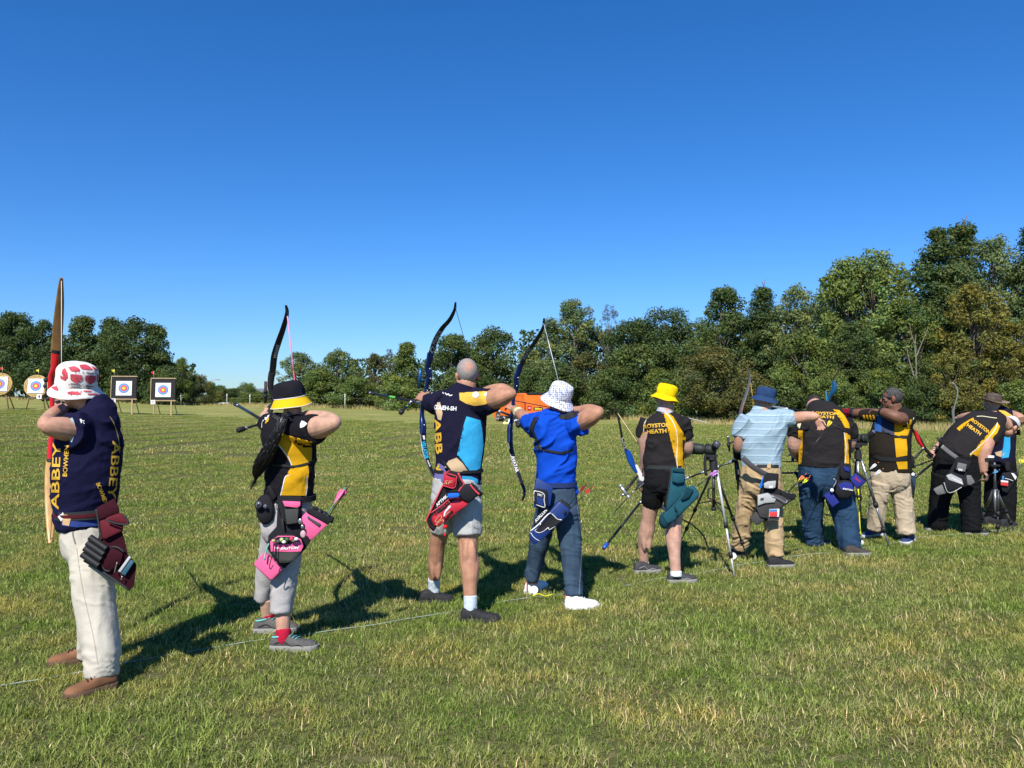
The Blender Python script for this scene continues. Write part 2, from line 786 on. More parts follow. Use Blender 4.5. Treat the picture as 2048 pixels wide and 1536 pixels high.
def grass_tile(size, n, width, length, straw, seed, m):
    g = np.random.default_rng(seed)
    S = size * 0.56
    p = np.stack([g.uniform(-S, S, n), g.uniform(-S, S, n), np.full(n, -0.006)], 1)
    th = g.uniform(0, 2 * math.pi, n)
    is_s = g.random(n) < straw
    Ln = length * g.uniform(0.55, 1.35, n)
    Ln = np.where(is_s, Ln * g.uniform(0.9, 1.45, n), Ln)
    tuft = fbm(np.stack([p[:, 0] * 13, p[:, 1] * 13, np.full(n, seed * 3.7)], 1), 2)
    tuft = np.clip((tuft - .25) * 2, 0, 1)
    Ln = Ln * (0.62 + 0.75 * tuft)
    lean = np.where(is_s, g.uniform(0.2, 1.3, n), g.uniform(0.35, 1.35, n))
    wd = width * g.uniform(0.6, 1.3, n) * np.where(is_s, 0.95, 1)
    h = np.stack([np.cos(th), np.sin(th), np.zeros(n)], 1)
    ph = th + g.uniform(0.6, 2.5, n)
    sd = np.stack([np.cos(ph), np.sin(ph), np.zeros(n)], 1) * wd[:, None] / 2
    l1, l2 = lean * 0.6, lean * 1.25
    p1 = p + (h * np.sin(l1)[:, None] + UP * np.cos(l1)[:, None]) * (Ln * 0.5)[:, None]
    p2 = p1 + (h * np.sin(l2)[:, None] + UP * np.cos(l2)[:, None]) * (Ln * 0.5)[:, None]
    V = np.stack([p - sd, p + sd, p1 + sd * 0.8, p1 - sd * 0.8, p2], 1).reshape(-1, 3)
    i = np.arange(n) * 5
    q = np.stack([i, i + 1, i + 2, i + 3], 1).tolist()
    t = np.stack([i + 3, i + 2, i + 4], 1).tolist()
    me = bpy.data.meshes.new('grass_tuft')
    me.from_pydata(V.tolist(), [], q + t)
    k = np.clip(g.random((n, 1)) ** 1.3 * .75 + .5 * (tuft[:, None] - .45), 0, 1)
    col = np.array((0.100, 0.158, 0.030)) * (1 - k) + np.array((0.435, 0.450, 0.130)) * k
    k2 = g.random((n, 1))
    scol = np.array((0.42, 0.34, 0.155)) * (1 - k2) + np.array((0.78, 0.66, 0.36)) * k2
    col = np.where(is_s[:, None], scol, col) * g.uniform(0.45, 1.45, (n, 1))
    a = me.color_attributes.new('Col', 'FLOAT_COLOR', 'POINT')
    c = np.ones((n, 5, 4), np.float32)
    c[:, :, :3] = col[:, None, :]
    a.data.foreach_set('color', c.ravel())
    me.materials.append(m)
    return bpy.data.objects.new('grass_tuft', me)


def build_grass():
    gm = grass_material()
    tiles, pts, rots, idx, scl = [], [], [], [], []
    g = np.random.default_rng(3)
    zones = [(1.2, 9.2, 0.5, 3200, 0.0040, 0.043), (9.0, 20, 1.0, 5200, 0.0068, 0.038), (19.5, 44, 2.0, 6400, 0.013, 0.042)]
    dry = [(G(1850, 1390), .5, .4), (G(1640, 1150), .8, .35), (G(1330, 1265), .35, .3), (G(560, 1420), .4, .25), (G(1480, 1500), .3, .3), (G(760, 1180), .5, .25)]
    for z, (y0, y1, s, n, w, l) in enumerate(zones):
        for k, st in enumerate((0.022, 0.05, 0.12)):
            tiles.append(grass_tile(s, n, w, l, st, 10 * z + k, gm))
        for y in np.arange(y0, y1, s):
            hw = 0.70 * y + 2.6
            for x in np.arange(-hw, hw, s):
                px, py = x + g.uniform(-.1, .1) * s, y + g.uniform(-.1, .1) * s
                v = fbm(np.array([[px * 0.55 + 40, py * 0.75, 1.5]]), 3)[0] + g.uniform(-0.08, 0.08)
                for q, r_, a_ in dry:
                    v += a_ * math.exp(-((px - q[0]) ** 2 + ((py - q[1]) * .8) ** 2) / r_ ** 2)
                pts.append((px, py, float(gz(px, py))))
                rots.append((0, 0, g.integers(0, 4) * math.pi / 2 + g.uniform(-.25, .25)))
                scl.append(g.uniform(0.9, 1.12))
                idx.append(3 * z + (0 if v < 0.45 else 1 if v < 0.62 else 2))
    me = bpy.data.meshes.new('grass')
    me.from_pydata(pts, [], [])
    a = me.attributes.new('rot', 'FLOAT_VECTOR', 'POINT')
    a.data.foreach_set('vector', np.array(rots, np.float32).ravel())
    a = me.attributes.new('tile', 'INT', 'POINT')
    a.data.foreach_set('value', np.array(idx, np.int32))
    a = me.attributes.new('scl', 'FLOAT', 'POINT')
    a.data.foreach_set('value', np.array(scl, np.float32))
    o = bpy.data.objects.new('grass', me)
    C.objects.link(o)
    tag(o, 'short mown grass with pale dry stalks standing out of it', 'grass', None, 'stuff')
    ng = bpy.data.node_groups.new('grass', 'GeometryNodeTree')
    ng.interface.new_socket('Geometry', in_out='INPUT', socket_type='NodeSocketGeometry')
    ng.interface.new_socket('Geometry', in_out='OUTPUT', socket_type='NodeSocketGeometry')
    N, L = ng.nodes, ng.links
    gi, go = N.new('NodeGroupInput'), N.new('NodeGroupOutput')
    jn = N.new('GeometryNodeJoinGeometry')

    def attr(nm, ty):
        q = N.new('GeometryNodeInputNamedAttribute')
        q.data_type = ty
        q.inputs['Name'].default_value = nm
        return q.outputs['Attribute']
    ar, at, asl = attr('rot', 'FLOAT_VECTOR'), attr('tile', 'INT'), attr('scl', 'FLOAT')
    e2r = N.new('FunctionNodeEulerToRotation')
    L.new(ar, e2r.inputs[0])
    for i, t in enumerate(tiles):
        oi = N.new('GeometryNodeObjectInfo')
        oi.inputs['Object'].default_value = t
        oi.inputs['As Instance'].default_value = True
        cmp_ = N.new('FunctionNodeCompare')
        cmp_.data_type = 'INT'
        cmp_.operation = 'EQUAL'
        L.new(at, cmp_.inputs[2])
        cmp_.inputs[3].default_value = i
        ip = N.new('GeometryNodeInstanceOnPoints')
        L.new(gi.outputs[0], ip.inputs['Points'])
        L.new(cmp_.outputs[0], ip.inputs['Selection'])
        L.new(oi.outputs['Geometry'], ip.inputs['Instance'])
        L.new(e2r.outputs[0], ip.inputs['Rotation'])
        L.new(asl, ip.inputs['Scale'])
        L.new(ip.outputs[0], jn.inputs[0])
    L.new(jn.outputs[0], go.inputs[0])
    md = o.modifiers.new('blades', 'NODES')
    md.node_group = ng


# ------------------------------------------------------------------ rough verge under the trees
def build_verge():
    g = np.random.default_rng(5)
    V, F, col = [], [], []
    # along the foot of the woods, given as (pixel x, distance)
    line = [(1120, 62, 0.55), (1180, 58, 0.6), (1240, 54, 0.7), (1330, 50, 0.6), (1420, 47, 0.6), (1560, 43.5, 0.55), (1700, 41.5, 0.6), (1860, 40, 0.6), (2050, 39, 0.6), (2150, 38.5, 0.6)]
    left = [(-120, 63, 0.4), (60, 64, 0.4), (250, 66, 0.4), (420, 70, 0.5), (560, 73, 0.6), (700, 73, 0.65), (860, 70, 0.6), (980, 66, 0.6), (1120, 62, 0.55)]
    for ln, n in ((line, 9000), (left, 6500)):
        A = np.array(ln)
        s = np.linspace(0, 1, len(A))
        for _ in range(n):
            t = g.random()
            px, Y, h = (np.interp(t, s, A[:, c]) for c in range(3))
            Y += g.normal(0, 1.1)
            X = (px - CX) / FPX * Y
            z = float(gz(X, Y))
            h = h * 0.62 * g.uniform(0.4, 1.1) * (0.75 + 0.6 * vnoise(np.array([[X * 0.4, Y * 0.2, 3.0]]))[0])
            th = g.uniform(0, 6.28)
            le = g.uniform(0.05, 0.45) * h
            w = 0.022
            b = len(V)
            V += [(X - w, Y, z - .02), (X + w, Y, z - .02), (X + le * math.cos(th), Y + le * math.sin(th), z + h)]
            F.append([b, b + 1, b + 2])
            k = g.random()
            c = np.array((0.19, 0.19, 0.06)) * (1 - k) + np.array((0.40, 0.31, 0.145)) * k
            col += [c, c, c]
    o = put('long_grass', V, F, grass_mat2(), origin=(0, 0, 0), smooth=False)
    set_col(o, np.array(col))
    tag(o, 'tall dry grass growing along the foot of the trees', 'grass', None, 'stuff')


def grass_mat2():
    m = mat('dry_grass', (1, 1, 1), rough=0.95, attr='Col', spec=0.05)
    return m


# ================================================================== TREES
def leaf_material():
    m = bpy.data.materials.new('leaf')
    m.use_nodes = True
    nt = m.node_tree
    N, L = nt.nodes, nt.links
    N.remove(N['Principled BSDF'])
    out = N['Material Output']
    a = N.new('ShaderNodeAttribute')
    a.attribute_name = 'Col'
    oi = N.new('ShaderNodeObjectInfo')
    x = N.new('ShaderNodeMix')
    x.data_type = 'RGBA'
    x.blend_type = 'MULTIPLY'
    x.inputs['Factor'].default_value = 1.0
    L.new(a.outputs['Color'], x.inputs[6])
    L.new(oi.outputs['Color'], x.inputs[7])
    d = N.new('ShaderNodeBsdfDiffuse')
    t = N.new('ShaderNodeBsdfTranslucent')
    gl = N.new('ShaderNodeBsdfGlossy')
    gl.inputs['Roughness'].default_value = 0.55
    gl.inputs['Color'].default_value = (1, 1, 1, 1)
    L.new(x.outputs[2], d.inputs['Color'])
    L.new(x.outputs[2], t.inputs['Color'])
    m1 = N.new('ShaderNodeMixShader')
    m1.inputs[0].default_value = 0.34
    L.new(d.outputs[0], m1.inputs[1])
    L.new(t.outputs[0], m1.inputs[2])
    m2 = N.new('ShaderNodeMixShader')
    m2.inputs[0].default_value = 0.012
    L.new(m1.outputs[0], m2.inputs[1])
    L.new(gl.outputs[0], m2.inputs[2])
    L.new(m2.outputs[0], out.inputs['Surface'])
    return m


LEAF = leaf_material()
BARK = mat('bark', (0.13, 0.105, 0.075), rough=0.9, var=0.35, vscale=6, bump=0.8, bscale=25)
PALEBARK = mat('pale_bark', (0.19, 0.165, 0.125), rough=0.9, var=0.3, vscale=5, bump=0.6, bscale=20)

KIND = {  # base of crown, clumps, clump radius, leaves, leaf size (for a crown one unit wide and high)
    'dense': (0.06, 85, 0.112, 14500, 0.0175),
    'ash': (0.12, 85, 0.080, 11000, 0.016),
    'dome': (0.06, 75, 0.135, 14500, 0.017),
    'spire': (0.03, 90, 0.10, 13500, 0.0175),
    'shrub': (0.0, 75, 0.125, 12500, 0.0185),
    'sparse': (0.2, 60, 0.06, 2200, 0.016),
}


def envelope(kind, t):
    if kind == 'spire':
        return np.clip(1.06 * (1 - t) ** 0.75, 0.03, 1) * np.clip(0.55 + 2.5 * t, 0, 1)
    if kind == 'shrub':
        return np.sqrt(np.clip(1 - t ** 2.2, 0.02, 1))
    if kind == 'dome':
        return np.clip(np.sin(np.pi * (0.16 + 0.78 * t)), 0.02, 1) ** 0.55
    return np.clip(np.sin(np.pi * (0.12 + 0.85 * t ** 0.9)), 0.02, 1) ** 0.7


def tree_meshes(kind, seed, A):
    """crown and trunk of a tree one unit wide and A units high, squeezed to height 1"""
    g = np.random.default_rng(seed)
    z0, nc, cr, nl, ls = KIND[kind]
    nc = int(nc * A ** 0.9)
    nl = int(min(24000, nl * A ** 0.7))
    ph = g.uniform(0, 6.28, 4)
    # clumps in the crown's volume, most of them near its skin, lumpy in plan
    t = g.random(nc) ** 0.85
    an = g.uniform(0, 2 * math.pi, nc)
    lump = 1 + 0.2 * np.sin(2 * an + ph[0] + 5 * t) + 0.16 * np.sin(3 * an + ph[1] - 7 * t) + 0.1 * np.sin(9 * t + ph[2])
    rr = envelope(kind, t) * 0.5 * lump * (g.random(nc) ** 0.4) * 0.96
    c = np.stack([rr * np.cos(an), rr * np.sin(an), (z0 + (1 - z0) * t * 0.96) * A], 1)
    cs = cr * g.uniform(0.6, 1.35, nc)
    cshade = g.uniform(0.72, 1.25, nc)
    chue = g.normal(0, 0.10, nc)
    w = cs ** 2
    ci = g.choice(nc, nl, p=w / w.sum())
    d = g.normal(size=(nl, 3))
    d /= np.linalg.norm(d, axis=1)[:, None]
    rad = g.uniform(0.25, 1.08, nl) ** 0.6
    if kind in ('ash', 'sparse'):
        sc = np.array((1.0, 1.0, 0.95))
    elif kind == 'spire':
        sc = np.array((1.2, 1.2, 0.7))
    else:
        sc = np.array((1.1, 1.1, 0.75))
    p = c[ci] + d * rad[:, None] * cs[ci][:, None] * sc
    if kind == 'ash':        # hanging sprays
        p[:, 2] -= (rad * cs[ci]) * 0.35 * g.random(nl)
    p[:, 2] = np.maximum(p[:, 2], 0.004)
    nrm = d * 0.7 + g.normal(size=(nl, 3)) * 0.6 + np.array((0, 0, 0.45))
    nrm /= np.linalg.norm(nrm, axis=1)[:, None]
    a = np.cross(nrm, g.normal(size=(nl, 3)))
    a /= np.linalg.norm(a, axis=1)[:, None] + 1e-9
    b = np.cross(nrm, a)
    l = ls * g.uniform(0.55, 1.4, nl)[:, None]
    V = np.stack([p - a * l, p - b * l * 0.5 + nrm * l * .12, p + a * l, p + b * l * 0.5 - nrm * l * .12], 1).reshape(-1, 3)
    V[:, 2] /= A
    c[:, 2] /= A
    i = np.arange(nl) * 4
    F = np.concatenate([np.stack([i, i + 1, i + 2], 1), np.stack([i, i + 2, i + 3], 1)]).tolist()
    me = bpy.data.meshes.new('crown')
    me.from_pydata(V.tolist(), [], F)
    v = cshade[ci] * g.uniform(0.7, 1.35, nl)
    hue = chue[ci] + g.normal(0, 0.1, nl)
    col = np.stack([v * (1 + 1.1 * hue), v * (1 + 0.25 * hue), v * (1 - 0.8 * hue)], 1).clip(0.1, 3)
    at = me.color_attributes.new('Col', 'FLOAT_COLOR', 'POINT')
    cc = np.ones((nl, 4, 4), np.float32)
    cc[:, :, :3] = col[:, None, :]
    at.data.foreach_set('color', cc.ravel())
    me.materials.append(LEAF)
    # trunk and limbs
    mb = MB()
    tp = spline([(0, 0, -0.02), (g.normal(0, .015), g.normal(0, .015), .25), (g.normal(0, .03), g.normal(0, .03), .5), (g.normal(0, .04), g.normal(0, .04), .86)], 5)
    mb.tube(tp, np.linspace(0.024, 0.005, len(tp)) + 0.012 * np.exp(-np.linspace(0, 14, len(tp))), 8)
    for q in g.permutation(nc)[:34 if kind in ('ash', 'sparse') else 18]:
        e = c[q]
        zz = max(0.08, min(0.8, e[2] * g.uniform(0.45, 0.75)))
        s = np.array([np.interp(zz, tp[:, 2], tp[:, k]) for k in range(3)])
        mid = (s + e) / 2 + np.array((0, 0, -0.03)) + g.normal(0, .015, 3)
        pp = spline([s, mid, e], 4)
        mb.tube(pp, np.linspace(0.012, 0.0025, len(pp)), 5)
    tr = bpy.data.meshes.new('trunk')
    tr.from_pydata([tuple(map(float, v)) for v in mb.V], [], mb.F)
    tr.polygons.foreach_set('use_smooth', [True] * len(tr.polygons))
    tr.materials.append(BARK)
    return me, tr


PROTO = {}


def tree(name, kind, px, Y, top, width, col, label, seed=0, rot=None, group=None, depthw=None, pale=False):
    X = (px - CX) / FPX * Y
    z = float(gz(X, Y))
    H = W(px, top, Y)[2] - z
    wd = width * Y / FPX
    A = min((0.8, 1.2, 1.7, 2.4, 3.2), key=lambda q: abs(math.log(q * wd / H)))
    key = (kind, seed, A)
    if key not in PROTO:
        PROTO[key] = tree_meshes(kind, 100 + seed * 17 + len(kind) * 3, A)
    me, tr = PROTO[key]
    t = thing(name, (X, Y, z - 0.05), label, 'bush' if kind == 'shrub' else 'tree', group)
    t.rotation_euler = (0, 0, rnd.uniform(0, 6.28) if rot is None else rot)
    sc = (wd, wd if depthw is None else depthw, H)
    for nm, m_ in (('crown', me), ('trunk', tr)):
        if kind == 'shrub' and nm == 'trunk':
            nm = 'stem'
        o = bpy.data.objects.new(nm, m_)
        o.scale = sc
        o.parent = t
        o.color = (*col, 1)
        C.objects.link(o)
    return t


DK = (0.074, 0.1116, 0.0323)
DK2 = (0.0942, 0.1345, 0.0376)
MID = (0.1399, 0.1883, 0.0444)
LT = (0.1883, 0.2448, 0.0592)
ASH = (0.1749, 0.222, 0.078)
YEL = (0.1864, 0.1794, 0.0401)
BRN = (0.128, 0.130, 0.038)
GRY = (0.12, 0.115, 0.085)

TREES = [
    # left wood behind the targets
    ('dense', -40, 70, 618, 170, DK, 'dark dense tree cut by the left edge of the picture behind the targets', 0),
    ('dense', 25, 67, 622, 130, DK, 'dark round tree rising behind the leftmost round straw target', 1),
    ('ash', 88, 69, 640, 110, DK2, 'loose grey-green tree behind the round target and the wooden bow', 0),
    ('spire', 165, 68, 632, 140, DK2, 'dark pointed tree directly behind the patterned bucket hat', 0),
    ('spire', 222, 69, 634, 130, DK, 'dark feathery tree behind the black target with the yellow flag', 1),
    ('dense', 268, 67, 638, 140, DK, 'dark tree standing behind the gap between the two black targets', 2),
    ('spire', 312, 68, 650, 120, DK2, 'dark sloping tree behind the black target with the red flag', 2),
    ('dense', 120, 66, 690, 150, DK, 'low dark tree under the taller ones behind the round target', 3),
    ('ash', 362, 69, 713, 62, MID, 'lighter small tree at the right end of the left wood', 1),
    ('shrub', 398, 70, 750, 66, BRN, 'brownish bush at the foot of the left wood by the lamp post', 0),
    ('shrub', 330, 66, 735, 90, DK2, 'dark bush filling the foot of the wood behind the rightmost target', 1),
    ('shrub', 440, 76, 772, 50, DK2, 'low dark bush just right of the lamp post', 1),
    ('shrub', 470, 92, 776, 40, DK2, 'small far bush in the gap between the two woods', 0),
    ('dome', 497, 95, 767, 44, MID, 'small round far tree beside the grey house roof', 0),
    ('shrub', 505, 82, 786, 90, MID, 'clipped green bush in front of the grey house roof', 1),
    ('shrub', 552, 78, 778, 60, DK2, 'dark bush between the house roof and the bow with pink string', 0),
    # middle wood
    ('shrub', 418, 74, 764, 56, MID, 'rounded green bush left of the lamp post foot', 2),
    ('shrub', 458, 84, 778, 60, DK2, 'low dark hedge bush under the open sky right of the lamp post', 2),
    ('shrub', 535, 84, 782, 70, MID, 'low green bush between the house roof and the bow', 0),
    ('ash', 600, 80, 704, 100, ASH, 'pale airy tree to the right of the pink bowstring', 0),
    ('ash', 676, 78, 697, 105, MID, 'rounded mid green tree right of the black and yellow bucket hat', 1),
    ('dense', 640, 75, 742, 120, MID, 'low leafy tree behind the raised elbow of the pink quiver archer', 1),
    ('sparse', 778, 79, 694, 42, GRY, 'half bare twiggy tree left of the small conifer', 0),
    ('ash', 748, 78, 704, 80, BRN, 'olive brown tree left of the half bare twiggy one', 2),
    ('spire', 812, 74, 684, 110, MID, 'small dark conifer left of the blue bow', 0),
    ('dense', 720, 73, 752, 110, MID, 'low yellow-green tree above the white fence post', 2),
    ('shrub', 800, 71, 752, 110, LT, 'bright green bush behind the tip of the stabiliser rod', 0),
    ('dense', 905, 72, 668, 140, DK2, 'dark tree directly behind the blue bow of the grey-haired man', 0),
    ('dense', 985, 74, 657, 140, DK2, 'tall dark broad tree to the right of the grey-haired man', 2),
    ('shrub', 940, 68, 730, 140, DK2, 'dark bush behind the head of the grey-haired man', 0),
    ('ash', 1062, 68, 690, 80, ASH, 'grey-green tree behind the bow over the orange van', 2),
    ('ash', 1150, 66, 596, 150, ASH, 'tall airy ash with pale limbs above the white bucket hat', 0),
    ('ash', 1105, 67, 645, 120, ASH, 'airy ash left of the tall one above the white bucket hat', 1),
    ('sparse', 1222, 65, 603, 70, GRY, 'thin half dead tree between the airy ash and the dark domed tree', 1),
    ('dense', 1060, 63, 735, 110, DK2, 'dark tree directly behind the orange van', 1),
    ('dome', 1270, 60, 640, 130, DK, 'dark domed tree left of the darkest crown over the yellow hat', 1),
    ('dome', 1335, 59, 617, 135, DK, 'darkest wide domed crown above the yellow bucket hat', 0),
    ('dome', 1300, 57, 690, 180, DK2, 'wide low tree below the two dark domes', 1),
    ('ash', 1170, 60, 700, 120, BRN, 'olive tree behind the white bucket hat', 2),
    ('shrub', 1130, 58, 735, 130, DK2, 'dark bush right beside the orange van', 1),
    ('shrub', 1230, 54, 735, 130, DK2, 'dark leafy bush between the white and the yellow bucket hats', 0),
    ('shrub', 1320, 52, 742, 120, MID, 'mid green bush behind the yellow bucket hat', 2),
    # right wood
    ('dense', 1448, 53, 570, 150, DK2, 'tall rounded oak-like tree left of the pointed tree', 0),
    ('spire', 1527, 52, 566, 125, DK, 'dark pointed tree with a bare reddish tip', 1),
    ('dense', 1430, 48, 690, 150, BRN, 'brown-tinged low tree between the yellow and navy bucket hats', 1),
    ('ash', 1595, 51, 566, 140, ASH, 'thin airy tree between the pointed tree and the big rounded ash', 1),
    ('ash', 1700, 49, 512, 190, LT, 'large light green ash in the middle of the right wood', 0),
    ('ash', 1752, 48, 492, 190, LT, 'topmost light green ash left of the dark beech', 2),
    ('spire', 1880, 50, 446, 190, DK2, 'tall dark beech with feathery top', 2),
    ('spire', 1928, 51, 438, 170, DK2, 'tallest dark beech whose tip leans right', 0),
    ('ash', 1990, 47, 466, 165, ASH, 'pale airy ash right of the tallest beech', 1),
    ('spire', 2070, 46, 436, 150, DK, 'dark reddish tree cut by the right edge of the picture', 1),
    ('ash', 1815, 46, 590, 150, MID, 'mid green tree with pale forked trunk right of centre of the right wood', 0),
    ('dense', 1610, 46, 660, 150, MID, 'low green tree behind the man in the striped shirt', 2),
    ('dense', 1710, 45, 640, 140, DK2, 'dark tree behind the blue-handled bow', 1),
    ('ash', 1950, 44, 560, 180, YEL, 'yellowing tree left of the golden one near the right edge', 2),
    ('ash', 2030, 43, 640, 150, YEL, 'golden brown tree at the right edge above the brown hat', 0),
    ('ash', 1900, 42.5, 700, 110, YEL, 'low yellow-leaved tree right of the pale trunk', 1),
    ('shrub', 1500, 46, 745, 120, BRN, 'brownish bush to the left of the navy bucket hat', 0),
    ('shrub', 1570, 45, 770, 110, DK2, 'dark bush behind the raised arm of the striped shirt', 1),
    ('shrub', 1665, 43.5, 745, 110, LT, 'bright green bush behind the blue bow handle', 2),
    ('shrub', 1760, 43, 740, 120, MID, 'green bush behind the man in sunglasses', 0),
    ('shrub', 1850, 42, 765, 110, DK2, 'dark bush at the foot of the pale trunk', 2),
    ('shrub', 1930, 41, 765, 110, YEL, 'yellow-green bush behind the grey bow limb', 1),
    ('shrub', 2035, 40.5, 760, 120, MID, 'green bush behind the brown brimmed hat', 0),
    ('shrub', 1400, 48.5, 765, 100, DK2, 'dark bush right of the yellow bucket hat', 1),
    ('shrub', 1850, 43.2, 715, 100, DK2, 'dark ivy-like bush around the pale trunk', 0),
]


def build_trees():
    nm = {'dense': 'dense_tree', 'ash': 'ash_tree', 'dome': 'domed_tree', 'spire': 'pointed_tree', 'shrub': 'bush', 'sparse': 'bare_tree'}
    for k, px, Y, top, w, col, lab, sd in TREES:
        tree(nm[k], k, px, Y, top, w, col, lab, sd)
    # the mass of the woods behind the front rows, too deep to tell apart
    g = np.random.default_rng(11)
    P = []
    for x0, x1, Ya, Yb, ta, tb, n in ((-250, 390, 74, 78, 672, 725, 11000), (585, 1060, 84, 82, 730, 700, 9000), (1040, 1420, 72, 64, 668, 660, 10000), (1400, 1660, 60, 56, 660, 610, 10000), (1640, 2250, 57, 54, 560, 520, 22000)):
        u = g.random(n)
        px = x0 + (x1 - x0) * u
        Y = Ya + (Yb - Ya) * u + g.normal(0, 1.3, n)
        tp = ta + (tb - ta) * u + 26 * (vnoise(np.stack([px * 0.03, Y * 0.05, u * 0], 1)) - 0.5)
        X = (px - CX) / FPX * Y
        z0 = gz(X, Y)
        zt = CAMH + (HOR - tp) / FPX * Y
        v = g.random(n)
        P.append(np.stack([X, Y, z0 + (zt - z0) * v], 1))
    p = np.vstack(P)
    n = len(p)
    d = g.normal(size=(n, 3))
    d[:, 1] -= 0.5
    d /= np.linalg.norm(d, axis=1)[:, None]
    a = np.cross(d, g.normal(size=(n, 3)))
    a /= np.linalg.norm(a, axis=1)[:, None]
    b = np.cross(d, a)
    l = g.uniform(0.1, 0.24, n)[:, None]
    V = np.stack([p - a * l, p - b * l * .6, p + a * l, p + b * l * .6], 1).reshape(-1, 3)
    i = np.arange(n) * 4
    F = np.concatenate([np.stack([i, i + 1, i + 2], 1), np.stack([i, i + 2, i + 3], 1)]).tolist()
    o = put('woodland', V, F, LEAF, origin=(0, 0, 0), smooth=False)
    o.color = (*DK, 1)
    set_col(o, np.repeat(np.repeat(g.uniform(0.6, 1.3, (n, 1)), 3, 1), 4, 0))
    tag(o, 'deep mass of woodland leaves behind the front row of trees', 'woodland', None, 'stuff')
    # pale forked trunk standing in the right wood
    Y = 43.1
    X = (1830 - CX) / FPX * Y
    t = thing('forked_tree', (X, Y, gz(X, Y)), 'pale forked bare trunk standing among the leaves of the right wood', 'tree')
    mb = MB()
    for pts, r in (([(1838, 830), (1833, 780), (1832, 720), (1830, 690), (1832, 668)], (.07, .016)), ([(1833, 770), (1824, 740), (1817, 715), (1813, 690)], (.05, .015)),
                   ([(1832, 715), (1842, 690), (1856, 655)], (.035, .012)), ([(1830, 690), (1822, 665), (1820, 650)], (.03, .01))):
        pp = spline([W(a, b, Y) for a, b in pts], 5)
        mb.tube(pp, np.linspace(r[0], r[1], len(pp)), 8)
    mb.put('trunk', PALEBARK, t)
    # dead tip on the pointed tree, dead limbs in the tall ash
    for nm, lab, Y, L_ in (('bare_branch', 'bare reddish twigs on top of the dark pointed tree', 52, [[(1528, 600), (1527, 575), (1532, 556)], [(1527, 585), (1517, 574), (1510, 568)], [(1528, 575), (1524, 562)]]),
                           ('bare_branch', 'pale dead limbs showing inside the tall airy ash', 65.3, [[(1140, 790), (1148, 720), (1150, 660), (1162, 625)], [(1149, 700), (1170, 660), (1188, 625)], [(1150, 680), (1130, 650), (1122, 625)], [(1160, 700), (1185, 690)], [(1149, 640), (1142, 615)]]),
                           ('bare_branch', 'bare twigs leaning out of the tallest beech', 50.5, [[(1925, 470), (1930, 440), (1938, 428)], [(1930, 442), (1922, 436)]])):
        X = (L_[0][0][0] - CX) / FPX * Y
        mb = MB()
        for pts in L_:
            pp = spline([W(a, b, Y) for a, b in pts], 5)
            mb.tube(pp, np.linspace(.045, .012, len(pp)), 6)
        o = mb.put(nm, PALEBARK if 'pale' in lab else mat('dead_twig', (0.2, 0.11, 0.07), rough=.9))
        tag(o, lab, 'branch')


build_trees()
build_verge()

